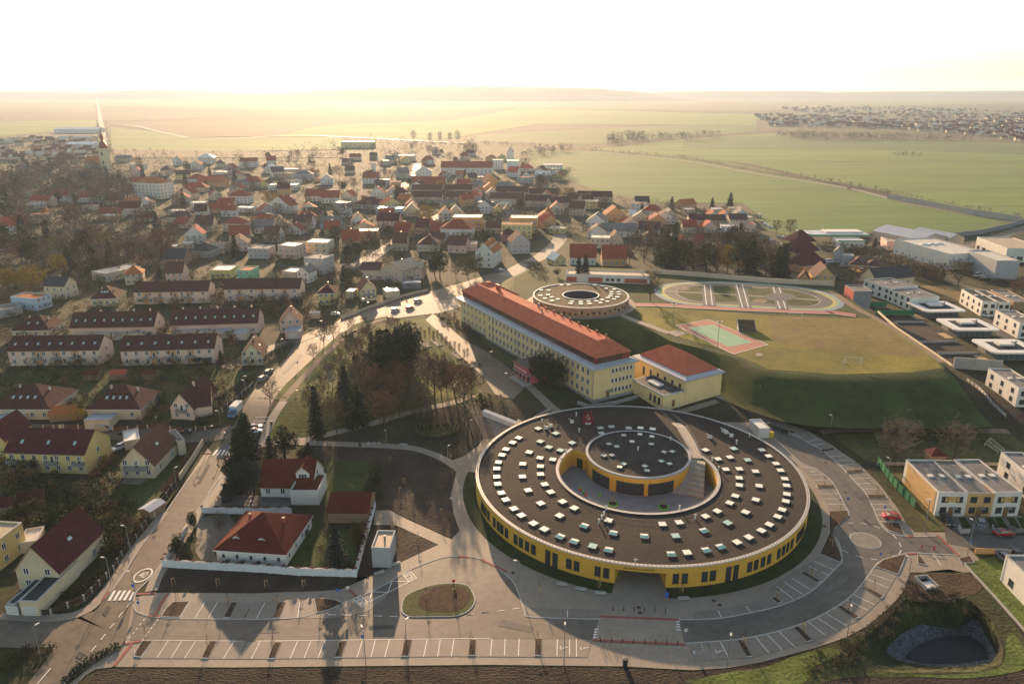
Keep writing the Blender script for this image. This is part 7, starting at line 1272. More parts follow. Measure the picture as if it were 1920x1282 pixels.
# --- firs round the white walled property
for a in [('spruce', 100, 640, 19, 1, 1.35), ('spruce', 40, 700, 16, 2, 1.3), ('thuja', 380, 660, 14, 0, 1.2), ('fir', 270, 650, 10, 0, 1.1), ('thuja', 100, 880, 12, 2, 1.0), ('thuja', 150, 900, 12, 2, 1.0), ('thuja', 50, 900, 11, 2, 1.0), ('fir', -10, 900, 10, 0, 1.2), ('fir', 560, 660, 8, 1, 1.2), ('pine', -30, 800, 11, 0), ('fir', -60, 960, 7, 1, 1.2), ('thuja', 520, 680, 7, 0, 1.2), ('thuja', 1010, 985, 6, 1, .9), ('bush', 1060, 900, 4), ('bush', 1040, 960, 4), ('bush', 1075, 820, 4), ('bush', 640, 680, 4), ('bush', 120, 1110, 3), ('brush', 760, 740, 3)]: tree(a[0], *Z('j', a[1], a[2]), a[3] * 0.74, *a[4:])
for a in [('fir', 770, 415, 13.5, 1, 1.25), ('thuja', 925, 260, 8.5, 1, 1.1), ('brush', 690, 200, 5), ('brush', 640, 330, 4), ('bush', 560, 300, 2.5), ('bush', 520, 180, 3.5), ('brush', 820, 430, 4), ('bush', 60, 395, 1.8), ('bush', 180, 395, 1.8), ('bush', -60, 390, 1.8)]: tree(a[0], *Z('k', a[1], a[2]), a[3] * 0.74, *a[4:])
for a in [('thuja', 1450, 130, 8, 0, 1.1), ('thuja', 1320, 330, 8.5, 0, 1.2), ('bush', 1390, 340, 5), ('bush', 1430, 230, 4), ('bare', 1650, 150, 9, 0, 1.0), ('bush', 1340, 250, 4)]: tree(a[0], *Z('i', a[1], a[2]), a[3] * 0.6, *a[4:])
for x, y, h in [(200, 1085, 11.5), (280, 1100, 12), (345, 1130, 11.5), (160, 1050, 9)]: tree('thuja', *Z('f', x, y), h, 0, 1.1)
# --- gardens on the left
rr = random.Random(21)
for a in [('thuja', 225, 770, 5, 0, 1.2), ('thuja', 280, 780, 4.5, 0, 1.4), ('russet', 800, 720, 3), ('willow', 790, 725, 3, 0), ('bush', 420, 820, 2.5), ('willow', 600, 410, 5, 0), ('thuja', 1225, 310, 6, 0, 1), ('brush', 1130, 400, 4), ('brush', 980, 1200, 5), ('brush', 1050, 440, 4), ('fir', 590, 1110, 5, 0), ('bush', 500, 1130, 3), ('brush', 700, 980, 3), ('bush', 930, 990, 2)]: tree(a[0], *Z('h', a[1], a[2]), *a[3:])
for a in [('bush', 1480, 930, 4), ('bush', 1560, 935, 4.5), ('fir', 1660, 925, 6, 0), ('thuja', 1460, 440, 9, 1, 1.2), ('brush', 610, 940, 4), ('bush', 500, 700, 4), ('willow', 410, 700, 4, 2), ('bush', 1240, 690, 3), ('brush', 1030, 1060, 4), ('brush', 1450, 1020, 4.5), ('brush', 1560, 1010, 4), ('willow', 750, 1020, 4, 2), ('bush', 1080, 480, 4), ('bush', 1320, 500, 4), ('bush', 870, 520, 4), ('brush', 1000, 460, 5), ('fir', 1200, 290, 9, 0), ('thuja', 1030, 330, 6, 0), ('willow', 70, 380, 15, 1, 1.0), ('willow', 250, 385, 16, 0, 1.1), ('willow', 450, 270, 15, 0, .8), ('willow', 150, 360, 12, 1, 1.0), ('grey', 340, 240, 17), ('bare', 0, 520, 12), ('bare', 620, 300, 8), ('willow', 10, 300, 12, 2), ('bare', 880, 260, 14), ('bare', 740, 240, 13), ('russet', 1050, 220, 13), ('bare', 1150, 180, 14), ('bare', 600, 180, 10), ('grey', 330, 150, 15), ('pine', 980, 120, 15, 0), ('willow', 870, 110, 11, 1), ('bare', 1480, 200, 9), ('bare', 1600, 220, 9)]: tree(a[0], *Z('d', a[1], a[2]), a[3] * 0.85, *a[4:])
for a in [('willow', 260, 520, 4, 0), ('brush', 60, 480, 4), ('bush', 310, 480, 4), ('bush', 700, 300, 7, 0), ('fir', 660, 300, 8, 1, 1.2), ('brush', 770, 290, 6), ('willow', 780, 300, 5, 2), ('bush', 1000, 320, 3), ('brush', 640, 480, 5), ('russet', 1170, 340, 5), ('pine', 1380, 290, 15, 1, 1.0), ('pine', 1340, 270, 14, 0, 1.0), ('willow', 1590, 300, 14, 2, .9), ('willow', 1640, 270, 12, 2, .8), ('bare', 1500, 280, 9), ('brush', 420, 440, 4), ('brush', 200, 480, 4), ('thuja', 520, 95, 7, 0, .8), ('bare', 980, 70, 9), ('pine', 700, 150, 12, 0, 1.2), ('pine', 760, 140, 11, 1, 1.2), ('bare', 600, 190, 11, 0, .9), ('willow', 150, 200, 8, 2), ('bare', 1560, 690, 4), ('bush', 1400, 610, 2.5), ('brush', 1520, 640, 3), ('brush', 1560, 660, 3), ('brush', 1480, 610, 3), ('bush', 1550, 660, 2), ('bush', 1480, 960, 3), ('brush', 1600, 1000, 2.5)]: tree(a[0], *Z('e', a[1], a[2]), *a[3:])
# --- beside the fields and orchard
for a in [('big', 1165, 395, 15, 2, 1.15), ('big', 1515, 370, 12, 2, 1.15)]: tree(a[0], *Z('n', a[1], a[2]), *a[3:])
for a in [('brush', 1700, 1090, 5), ('brush', 1830, 1080, 5), ('brush', 1900, 1100, 4), ('spruce', 498, 300, 12, 1, 1), ('spruce', 550, 300, 12.5, 2, .9), ('bare', 1035, 455, 15), ('bare', 170, 330, 12), ('bare', 150, 290, 10), ('bare', 220, 320, 9), ('bush', 340, 270, 4)]: tree(a[0], *Z('f', a[1], a[2]), *a[3:], z=ZF if a[1] > 240 and a[2] < 500 else None)
for x in range(12): tree(['pine', 'spruce', 'pine', 'bare', 'pine', 'russet', 'willow'][x % 7], 1240 + x * 19.5 + (x * 37) % 9, 512 + (x * 53) % 9, 17 + (x * 29) % 6, wide=1.1 if x % 7 != 1 else 1.3)
for x in range(13): tree(['russet', 'bare', 'grey', 'pine', 'bare'][x % 5], 1180 + x * 22 + (x * 41) % 12, 495 - (x * 31) % 14, 13 + (x * 17) % 6)
for x in range(10): tree(['bare', 'russet', 'pine', 'spruce', 'grey'][x % 5], 1190 + x * 24 + (x * 41) % 12, 470 - (x * 31) % 12, 11 + (x * 17) % 6)
for a in [('spruce', 100, 430, 20, 1, 1.2), ('pine', 60, 440, 16, 0), ('bare', 420, 220, 8), ('brush', 480, 200, 7), ('brush', 560, 210, 7), ('brush', 640, 230, 7), ('brush', 720, 240, 7), ('brush', 800, 250, 6), ('brush', 880, 280, 7), ('brush', 940, 310, 7), ('bare', 1000, 330, 8), ('brush', 1060, 340, 7), ('brush', 1110, 370, 7), ('brush', 1180, 400, 8), ('bare', 1240, 420, 10), ('bare', 1300, 430, 10), ('big', 1425, 460, 14, 0, 1.1), ('russet', 1840, 560, 10), ('bare', 1900, 540, 10), ('bush', 1690, 560, 4), ('fir', 800, 170, 6, 0), ('bush', 735, 165, 4), ('bare', 160, 90, 12), ('bare', 60, 70, 10), ('brush', 620, 440, 6), ('brush', 700, 430, 6), ('brush', 570, 420, 5), ('bush', 520, 420, 3), ('bush', 780, 640, 2), ('brush', 1900, 500, 8), ('brush', 1790, 470, 5)]: tree(a[0], *Z('g', a[1], a[2]), *a[3:])
# --- the town: trees between the houses
rr = random.Random(33)
def clear(p, r_=4.0):
    for h in HOUSES:
        if abs(h[0].x - p.x) < 60 and abs(h[0].y - p.y) < 60:
            P = [(v.x, v.y) for v in h]
            if inpoly(p.x, p.y, P) or min((Vector(v) - p.xy).length for v in P) < r_: return False
    return True
TT = [(0, 330), (100, 300), (330, 318), (480, 306), (640, 280), (740, 275), (890, 280), (930, 300), (1060, 335), (1030, 372), (1240, 385), (1380, 398), (1400, 440), (1180, 465), (1050, 440), (990, 465), (800, 480), (600, 470), (470, 480), (330, 500), (130, 510), (0, 490)]
n_ = 0; sp = []
while n_ < 215:
    x = rr.uniform(0, 1400); y = 280 + 230 * rr.random() ** 1.1
    if not inpoly(x, y, TT): continue
    p = G(x, y)
    if not clear(p, 3) or any((p - s).length < 7 for s in sp): continue
    west = x < 330
    if not west and rr.random() < .25: continue
    sp.append(p); n_ += 1
    k = rr.choice(['bare', 'bare', 'grey', 'russet', 'bare', 'pine', 'birch', 'spruce', 'willow' if rr.random() < .3 else 'bare']); tree(k, 0, 0, rr.uniform(8, 15) if not west else rr.uniform(11, 19), world=p, wide=1.15)
# the town wood round the church and the undergrowth of the gardens: masses nobody could count
def mass(name, poly, n, seed, hmin, hmax, mats_, blades=70, px=True, keep=True, spread=.5):
    r_ = random.Random(seed); mb = MB(); xs = [p[0] for p in poly]; ys = [p[1] for p in poly]; k = 0; g = 0
    while k < n and g < n * 12:
        g += 1; x = r_.uniform(min(xs), max(xs)); y = r_.uniform(min(ys), max(ys))
        if not inpoly(x, y, poly): continue
        p = G(x, y)
        if keep and not clear(p, .6): continue
        k += 1; h = r_.uniform(hmin, hmax); mi = r_.randrange(len(mats_)); wd = h * spread * r_.uniform(.6, 1.1); st = len(mb.f)
        for _ in range(blades):
            v = Vector((r_.gauss(0, .5), r_.gauss(0, .5), 0)); zz = r_.random() ** .7
            q = p + Vector((v.x * wd * (1.1 - .6 * zz), v.y * wd * (1.1 - .6 * zz), h * zz * .93)); blade(mb, q, Vector((v.x + r_.uniform(-.5, .5), v.y + r_.uniform(-.5, .5), r_.uniform(-.1, 1.2))).normalized(), (h * .16 + .15) * r_.uniform(.5, 1.4), h * .018 + .055, r_)
        for i in range(st, len(mb.f)): mb.m[i] = mi
    return struct(mb.obj(name, mats_), 'stuff')
mass('church_wood', [(0, 330), (60, 318), (170, 335), (240, 340), (248, 362), (235, 385), (130, 378), (0, 372)], 230, 1, 9, 18, [T_BROWN, T_GREY, T_BROWN, E_DARK], 70)
mass('west_wood', [(0, 400), (120, 395), (250, 420), (330, 445), (320, 490), (200, 500), (90, 480), (0, 500)], 130, 2, 5, 13, [T_BROWN, T_OLIVE, T_GREY, E_MID], 70)
mass('town_shrubs', TT, 3000, 3, 2, 7, [T_BROWN, E_MID, E_DARK, T_GREY, E_MID, E_WARM], 44, spread=.8)
mass('far_town_trees', [(0, 262), (170, 275), (330, 300), (480, 296), (620, 272), (740, 262), (880, 262), (900, 285), (740, 290), (600, 305), (330, 320), (180, 335), (60, 330), (0, 330)], 420, 4, 7, 15, [T_BROWN, T_GREY, T_RED, T_GREY], 26)
GL = [[(0, 600), (60, 590), (150, 575), (255, 572), (330, 620), (440, 640), (490, 655), (480, 690), (430, 700), (420, 760), (300, 790), (0, 760)], [(0, 830), (60, 900), (130, 925), (220, 900), (250, 860), (200, 960), (270, 990), (200, 1060), (100, 1000), (0, 980)], [(250, 540), (480, 545), (580, 560), (600, 590), (540, 620), (500, 600), (300, 590)], [(540, 470), (640, 520), (720, 540), (660, 560), (540, 500)], [(140, 545), (250, 500), (480, 520), (640, 470), (820, 480), (790, 540), (640, 590), (560, 625), (480, 560), (250, 555)], [(0, 500), (250, 505), (160, 560), (60, 590), (0, 600)]]
for i, g in enumerate(GL): mass('garden_shrubs', g, (440, 260, 240, 80, 330, 200)[i], 7 + i, 1.2, 4.4, [T_BROWN, E_MID, E_MID, E_DARK, T_OLIVE, T_RED], 70, spread=.8)
mass('park_thicket', ZL('p', [(560, 430), (880, 340), (1130, 540), (1170, 880), (1000, 1000), (720, 1040), (560, 900)]), 90, 14, 2, 8, [T_RED, T_BROWN, T_RED, T_OLIVE], 70, keep=False)
mass('works_shrubs', ZL('g', [(430, 200), (700, 220), (900, 280), (1080, 330), (1330, 400), (1300, 450), (1100, 440), (860, 300), (640, 260), (450, 260)]), 120, 13, 2, 6, [T_BROWN, T_OLIVE, T_BROWN, E_MID], 60)
mass('embankment_shrubs', ZL('g', [(-300, 1130), (330, 1150), (1300, 1110), (1380, 1200), (1500, 1400), (1000, 1480), (0, 1450)]), 40, 15, .5, 1.6, [T_BROWN, E_MID], 40)
mass('basin_weeds', ZL('o', [(700, 800), (1000, 690), (1250, 420), (1590, 500), (1700, 640), (1500, 560), (1200, 640), (1050, 800), (900, 910), (600, 960)]), 170, 17, .4, 1.3, [E_DARK, T_BROWN, E_MID], 40, spread=1.2)
mass('school_shrubs', ZL('e', [(1350, 560), (1500, 560), (1640, 640), (1560, 700), (1400, 640)]), 26, 18, .8, 2.4, [E_MID, T_BROWN, T_RED], 70, keep=False)
mass('school_shrubs', ZL('l', [(60, 0), (330, 20), (320, 110), (180, 110)]), 22, 19, .8, 2.4, [E_MID, T_BROWN, E_WARM], 70, keep=False)
FW = [T_GREY, T_BROWN]
mass('field_wood', ZL('b', [(1480, 345), (1600, 315), (1900, 330), (2200, 315), (2100, 335), (1900, 345), (1500, 372)]), 200, 23, 9, 16, FW, 30, keep=False)
mass('field_wood', ZL('c', [(520, 315), (900, 330), (1300, 335), (1600, 342), (1640, 350), (1200, 345), (800, 342), (530, 328)]), 220, 24, 9, 15, FW, 30, keep=False)
mass('field_wood', ZL('b', [(1000, 435), (1120, 405), (1300, 395), (1310, 402), (1150, 425), (1010, 442)]), 60, 25, 7, 13, FW, 40, keep=False)
mass('field_copse', ZL('c', [(1160, 425), (1220, 412), (1370, 430), (1300, 436)]), 26, 26, 3, 6, [T_BROWN], 40, keep=False)
mass('roadside_hedge', ZL('c', [(-560, 388), (0, 432), (420, 505), (900, 580), (1150, 632), (1400, 690), (1900, 778), (1900, 784), (1400, 698), (1150, 642), (900, 592), (420, 514), (0, 442), (-560, 396)]), 800, 27, 2, 5, FW, 28, keep=False)
mass('field_edge_trees', ZL('b', [(780, 358), (1000, 372), (1120, 380), (1120, 384), (1000, 376), (780, 362)]), 50, 28, 3, 8, FW, 30, keep=False)
mass('field_edge_trees', ZL('b', [(1090, 560), (1280, 530), (1300, 560), (1130, 640), (1070, 620)]), 60, 29, 6, 12, FW, 40, keep=False)
mass('avenue_trees', ZL('a', [(590, 240), (602, 240), (625, 440), (606, 440)]), 46, 30, 6, 10, FW, 30, keep=False)
mass('avenue_trees', ZL('a', [(545, 240), (552, 240), (575, 440), (560, 440)]), 40, 31, 6, 10, FW, 30, keep=False)
mass('horizon_trees', ZL('b', [(-1900, 120), (-600, 100), (800, 130), (2300, 140), (3900, 118), (3900, 124), (2300, 150), (800, 140), (-600, 106), (-1900, 124)]), 500, 32, 6, 12, FW, 10, keep=False)
mass('village_trees', [(1412, 216), (1600, 206), (1960, 214), (2050, 270), (1920, 268), (1700, 244), (1440, 238)], 420, 33, 6, 12, [T_BROWN, T_GREY, E_MID], 16, keep=False)
for x, y, h in [(405, 340, 20), (500, 345, 18), (555, 345, 19), (610, 345, 18), (655, 348, 22), (720, 420, 22), (750, 425, 20), (700, 425, 18)]: tree('big', *Z('b', x, y), h, 2, .8, desc='tall bare field edge tree')
tree('willow', *Z('b', 1275, 690), 14, 0, 1.3, label='golden yellow rounded tree beside the dense dark roofed terraces')
for x, y, h in [(265, 720, 13), (165, 720, 9)]: tree('spruce', *Z('c', x, y), h, 1, 1.3)
# --- hedges
def hedge(pts, wd, h, m, label, seed, z=None, dens=60):
    r_ = random.Random(seed); c = wp(pts, z); mb = MB()
    for a, b in zip(c, c[1:]):
        L = (b - a).length; d = (b - a).normalized(); nrm = Vector((-d.y, d.x, 0))
        for _ in range(int(L * dens)):
            v = Vector((r_.gauss(0, .6), r_.gauss(0, .6), r_.gauss(.3, .6))).normalized(); p = a + d * r_.uniform(0, L) + nrm * r_.uniform(-.5, .5) * wd; zz = h * r_.random() ** .6 * r_.uniform(.85, 1.08)
            blade(mb, Vector((p.x, p.y, terr(p.y) + zz if z is None else z + zz)), v, .45 * r_.uniform(.6, 1.3), .13, r_)
    o = mb.obj('hedge', m); tag(o, label, 'hedge', at=proj(c[0])); return o
for pts, wd, h, m, lb in [(ZL('h', [(1470, 420), (1640, 380)]), 1.5, 2.2, E_DARK, 'dark clipped hedge before the peach cottage by the parked truck'), (ZL('h', [(1640, 280), (1760, 190), (1910, 90)]), 2, 2.4, E_DARK, 'dark hedge along the left street above the parked truck'), (ZL('e', [(40, 940), (200, 830), (290, 790)]), 2.5, 2.2, E_DARK, 'dark hedge between the cream cottage and the left street'),
                          (ZL('h', [(660, 1090), (830, 1075), (1040, 1060)]), 2, 2.6, E_DARK, 'row of clipped thujas across the lawn of the cream gable house'), (ZL('i', [(-20, 180), (120, 95), (240, 0)]), 2.4, 2.5, E_MID, 'sunlit green hedge at the left edge below the dark sheds'), (ZL('i', [(345, 200), (500, 60), (560, 20)]), 2, 2.4, E_DARK, 'dark hedge behind the maroon roofed cream house'), (ZL('h', [(680, 840), (860, 680)]), 1.8, 1.6, T_RED, 'brown hedge beside the long yellow house'), (ZL('h', [(490, 1010), (640, 860)]), 2.2, 1.8, T_BROWN, 'brown hedge below the long yellow house'), (ZL('h', [(1230, 940), (1350, 780), (1480, 600)]), 1.6, 1.4, T_RED, 'brown hedge inside the wall along the left street'),
                          (ZL('i', [(480, 1285), (620, 1140), (900, 1000)]), 2.2, .6, E_MID, 'low green hedge between the left street and the lower footpath'), (ZL('i', [(0, 1190), (150, 1060), (400, 1050)]), 3.5, 1.2, E_WARM, 'olive shrub hedge in the lower left corner'), (ZL('j', [(985, 960), (1040, 800), (1090, 720)]), 2, 2.6, E_DARK, 'dark hedge on the right side of the back lawn'), (ZL('g', [(1530, 425), (1700, 440), (1880, 450)]), 2.5, 2.2, E_DARK, 'dark hedge before the tall grey factory block'), (ZL('i', [(470, 650), (640, 560), (820, 440)]), 2.4, .9, E_WARM, 'olive ground hedge between the cream house and its street fence')]:
    hedge(pts, wd, h, m, lb, hash(lb) % 97 if 0 else len(lb))
# ================================================================ STREET FURNITURE, FENCES, VEHICLES
LH = mat('lamp_head', (.55, .53, .48), .4, 0); BLUE = mat('sign_blue', (.03, .12, .45), .5, 0); SRED = mat('sign_red', (.5, .03, .03), .5, 0)
def lamp(k, x, y, h=6.0, arm=0.9, ang=0, z=None, label=None):
    p = G(*Z(k, x, y), z); t = ob('street_lamp', None, None, p, ang)
    mb = MB(); mb.tube((0, 0, 0), (0, 0, h), .09, .055, 6); mb.tube((0, 0, h - .05), (arm, 0, h + .1), .04, .035, 5); mb.obj('pole', GREYM, t)
    mb = MB(); mb.box(arm - .1, arm + .65, -.16, .16, h + .06, h + .18); mb.obj('lamp_head', LH, t)
    tag(t, label or 'slim grey street lamp', 'street lamp', 'grey street lamps', auto=label is None, at=proj(p)); return t
for a in [('k', 980, 1148, 7.5, .9, 2), ('k', 1280, 950, 4.2, .3, 1), ('m', 450, 540, 5.6, .5, 3), ('m', 786, 1148, 8.2, .6, 1.5), ('o', 890, 738, 6.5, .9, 1.2), ('o', 195, 908, 6.5, .6, 1.2), ('o', 1240, 420, 6, .8, 2), ('i', 1010, 590, 4.6, .5, 3), ('i', 830, 535, 6.2, .5, 3), ('i', 975, 300, 6.6, .5, 3), ('i', 305, 1090, 6.8, .4, 1), ('h', 1325, 890, 5.2, .4, 1), ('h', 1180, 445, 3, .3, 2), ('h', 1655, 440, 5, .4, 3), ('h', 1845, 180, 4, .4, 3), ('h', 1585, 555, 5, .5, 0), ('h', 1700, 590, 4, .5, 2), ('j', 1600, 660, 4.5, .3, 1), ('j', 1140, 530, 4, .3, 2), ('j', 1770, 440, 3.6, .3, 1), ('j', 460, 150, 0.9, .2, 1), ('j', 75, 130, 5, .4, 0), ('p', 1810, 570, 6.5, .4, 0), ('p', 210, 300, 8, .5, 0), ('f', 1850 - 0, 0 + 1190, 4, .3, 1), ('n', 795, 215, 5, .4, 2), ('n', 1118, 515, 7, .4, 2), ('n', 1340, 800, 8, .4, 2), ('n', 1590, 930, 8.4, .5, 2), ('r', 395, 1010, 8, .3, 1), ('g', 45, 440, 11, .5, 1, None), ('e', 1860, 1190, 8.5, .4, 0), ('l', 1640, 185, 4, .3, 1), ('g', 105, 160, 12, 1, 1), ('g', 425, 85, 9, 1, 1), ('g', 755, 135, 9, 1, 1), ('g', 1062, 130, 9, 1, 1), ('g', 1355, 120, 9, 1, 1), ('g', 1660, 180, 9, 1, 1), ('p', 650, 40, 5, .4, 0), ('e', 195, 860, 6, .4, 0), ('e', 800, 560, 7, .4, 0), ('e', 975, 470, 7, .4, 0)]: lamp(*a[:6])
def flood(x, y, h, lab):
    p = G(*Z('f', x, y), ZF); t = ob('floodlight_mast', None, None, p); mb = MB(); mb.tube((0, 0, 0), (0, 0, h), .12, .08, 6); mb.tube((-.9, 0, h), (.9, 0, h), .05, .05, 5); mb.obj('pole', GREYM, t)
    for s in (-.8, .8): mb = MB(); mb.box(s - .3, s + .3, -.25, .25, h - .3, h + .2); mb.obj('floodlight', LH, t)
    tag(t, lab, 'floodlight')
flood(1205, 655, 9, 'twin headed floodlight mast at the left corner of the ball court'); flood(1540, 805, 9.5, 'twin headed floodlight mast on the near side of the ball court')
# saplings tied to stakes
def sapling(k, x, y, h=3.2):
    p = G(*Z(k, x, y)); t = ob('sapling', None, None, (p.x, p.y, p.z + .1)); rr_ = random.Random(int(x + y))
    mb = MB()
    for i in range(3): a = 2 * pi * i / 3 + .5; mb.tube((.4 * cos(a), .4 * sin(a), 0), (.36 * cos(a), .36 * sin(a), 1.7), .045, .045, 4)
    for i in range(3): a, b = 2 * pi * i / 3 + .5, 2 * pi * (i + 1) / 3 + .5; mb.tube((.36 * cos(a), .36 * sin(a), 1.55), (.36 * cos(b), .36 * sin(b), 1.55), .03, .03, 4)
    mb.obj('stakes', mat('stake_wood', (.42, .27, .13), .8, .15, 2), t)
    mb = MB(); mb.tube((0, 0, 0), (0, 0, h * .8), .035, .02, 5)
    for i in range(16): v = Vector((rr_.gauss(0, .5), rr_.gauss(0, .5), 1)).normalized(); q = Vector((0, 0, h * rr_.uniform(.5, .8))); mb.tube(q, q + v * rr_.uniform(.4, .9), .014, .005, 3, 0, False)
    mb.obj('trunk', BARK, t); tag(t, 'young sapling tied to wooden stakes', 'sapling', 'staked saplings round the car park', auto=True)
for k, x, y in [('i', 1320, 668), ('i', 1702, 695), ('k', 322, 700), ('k', 655, 695), ('k', 290, 1010), ('k', 785, 1020), ('k', 1275, 1010), ('k', 1765, 985), ('i', 1555, 1015), ('i', 1090, 940), ('m', 590, 990), ('i', 1293, 545), ('i', 1625, 550), ('k', 235, 560), ('k', 515, 560), ('m', 605, 610), ('m', 1048, 560), ('m', 1665, 600), ('o', 295, 770), ('o', 640, 690), ('o', 900, 575), ('o', 1045, 460), ('o', 685, 380), ('o', 485, 505), ('n', 770, 318), ('n', 940, 440), ('n', 1065, 590), ('n', 760, 530), ('n', 848, 700), ('n', 1145, 760), ('o', 1140, 290), ('n', 800, 880), ('j', 1240, 900), ('j', 1270, 830), ('j', 1335, 950), ('j', 1550, 1060), ('j', 1185, 1190), ('k', 1185, 140), ('k', 1370, 230), ('j', 1130, 545), ('k', 1635, 620), ('k', 1430, 650), ('l', 1150, 815), ('l', 1535, 835), ('j', 1165, 665)]: sapling(k, x, y)
for k, x, y in [('l', 1155, 828), ('l', 1535, 850)]:
    p = G(*Z(k, x, y)); mb = MB(); mb.prism([(p.x + 1.3 * cos(2 * pi * i / 16), p.y + 1.3 * sin(2 * pi * i / 16)) for i in range(16)], .1, .5); mb.prism([(p.x + 1.0 * cos(2 * pi * i / 16), p.y + 1.0 * sin(2 * pi * i / 16)) for i in range(16)], .1, .53, 1)
    tag(mb.obj('ring_seat', [mat('seat_green', (.12, .42, .05), .5, .05, 1), SOIL]), ('left' if x < 1300 else 'right') + ' lime green round seat on the courtyard floor', 'seat', at=proj(p))
for i, (x, y, c) in enumerate([(910, 720, 'red'), (935, 738, 'green'), (955, 757, 'red'), (1058, 758, 'green'), (915, 700, 'green')]):
    p = G(*Z('l', x, y)); mb = MB(); mb.tube((p.x, p.y, .12), (p.x, p.y, .55), .38, .34, 10); mb.ball((p.x, p.y, .55), .34, 8, 4, sz=.35)
    tag(mb.obj('stool', mat('stool_red', (.5, .08, .03), .5, 0) if c == 'red' else MATS['seat_green']), '%s round stool on the courtyard floor, %s' % (c, ['between two green stools at left', 'just below the left red stool', 'lower of the two red stools', 'alone towards the middle', 'upper left of all stools'][i]), 'stool', 'stools in the courtyard', at=proj(p))
# benches, bollards, bike stands
def bench(k, x, y, rz, label):
    p = G(*Z(k, x, y)); t = ob('stone_bench', None, None, p, rz); mb = MB(); mb.prism([(x_, y_) for x_, y_ in ((-1.1, -.3), (1.1, -.3), (1.1, .3), (-1.1, .3))], .2, .62); mb.obj('seat', CONC, t)
    for s in (-.75, .75): mb = MB(); mb.box(s - .15, s + .15, -.22, .22, .0, .2); mb.obj('leg', DARK, t)
    tag(t, label, 'bench', 'grey stone benches of the forecourt')
for k, x, y, r_, lb in [('m', 770, 545, -.2, 'first grey stone bench from the left along the grass ring by the entrance'), ('m', 912, 582, -.18, 'second grey stone bench from the left along the grass ring by the entrance'), ('m', 1058, 612, -.12, 'grey stone bench just left of the school entrance'), ('m', 1678, 652, .06, 'grey stone bench just right of the school entrance'), ('k', 1080, 460, .55, 'lower grey stone bench beside the substation kiosk'), ('k', 1200, 395, .5, 'upper grey stone bench beside the substation kiosk'), ('j', 1265, 542, -.05, 'grey stone bench beside the park path below the labyrinth')]: bench(k, x, y, r_, lb)
def bollard(k, x, y, label, h=1.0): p = G(*Z(k, x, y)); mb = MB(); mb.tube((p.x, p.y, p.z), (p.x, p.y, p.z + h), .09, .08, 8); mb.ball((p.x, p.y, p.z + h), .085, 8, 4); tag(mb.obj('bollard', DARK), label, 'bollard', 'dark bollards at the raised crossing', at=proj(p))
OD = ['first', 'second', 'third', 'fourth', 'fifth', 'sixth', 'seventh', 'eighth']
for i in range(6): bollard('m', 1152 + 78 * i, 733 + 3.5 * i, OD[i] + ' dark bollard from the left, in the row above the raised crossing')
for i in range(8): bollard('m', 1058 + 82.3 * i, 967 + 3.2 * i, OD[i] + ' dark bollard from the left, along the lower red line of the crossing')
def stand(k, x, y, label): p = G(*Z(k, x, y)); mb = MB(); mb.tube((p.x, p.y - .4, p.z), (p.x, p.y - .4, p.z + .85), .03, .03, 5); mb.tube((p.x, p.y - .4, p.z + .85), (p.x, p.y + .4, p.z + .85), .03, .03, 5); mb.tube((p.x, p.y + .4, p.z + .85), (p.x, p.y + .4, p.z), .03, .03, 5); tag(mb.obj('bike_stand', GREYM), label, 'bike stand', 'bicycle stands below the crossing', at=proj(p))
for i in range(5): stand('m', 1060 + 42 * i, 1018 + 2 * i, OD[i] + ' bicycle stand from the left, in the left set below the crossing'); stand('m', 1473 + 42 * i, 1030 + 2.5 * i, OD[i] + ' bicycle stand from the left, in the right set below the crossing')
def bin_(k, x, y, label, h=1.1, m=None, w_=.35): p = G(*Z(k, x, y)); t = ob('litter_bin', None, None, p); mb = MB(); mb.tube((0, 0, 0), (0, 0, h), w_, w_, 10); mb.obj('body', m or DARK, t); mb = MB(); mb.tube((0, 0, h + .003), (0, 0, h + .1), w_ + .05, w_ * .8, 10); mb.obj('lid', m or DARK, t); tag(t, label, 'bin')
bin_('m', 1242, 1150, 'black litter bin on the path edge below the crossing', 1.5, None, .45); bin_('m', 1552, 633, 'dark blue bin at the right side of the school entrance', 1.0, BLUE); bin_('j', 277, 385, 'black litter bin beside the parking bays by the park'); bin_('j', 940, 547, 'black litter bin on the park path'); bin_('n', 450, 245, 'yellow dome recycling bin beside the white bin store', 1.6, mat('bin_yellow', (.6, .42, .02), .5, 0), .8)
for i, (x, y) in enumerate([(445, 185), (470, 195), (495, 208), (520, 217), (540, 225)]): bin_('n', x, y, OD[i] + ' dark wheeled waste bin from the left behind the white bin store', 1.2, mat('bin_dark', (.025, .04, .03), .6, 0), .5)
for i, x in enumerate((1005, 1047, 1083)): p = G(*Z('j', x, 530)); mb = MB(); mb.tube((p.x, p.y, p.z), (p.x, p.y, p.z + .5), .55, .5, 10); tag(mb.obj('stone_stool', CONC), OD[i] + ' round stone seat from the left beside the park path', 'stone stool', at=proj(p))
p = G(*Z('k', 770, 645)); 
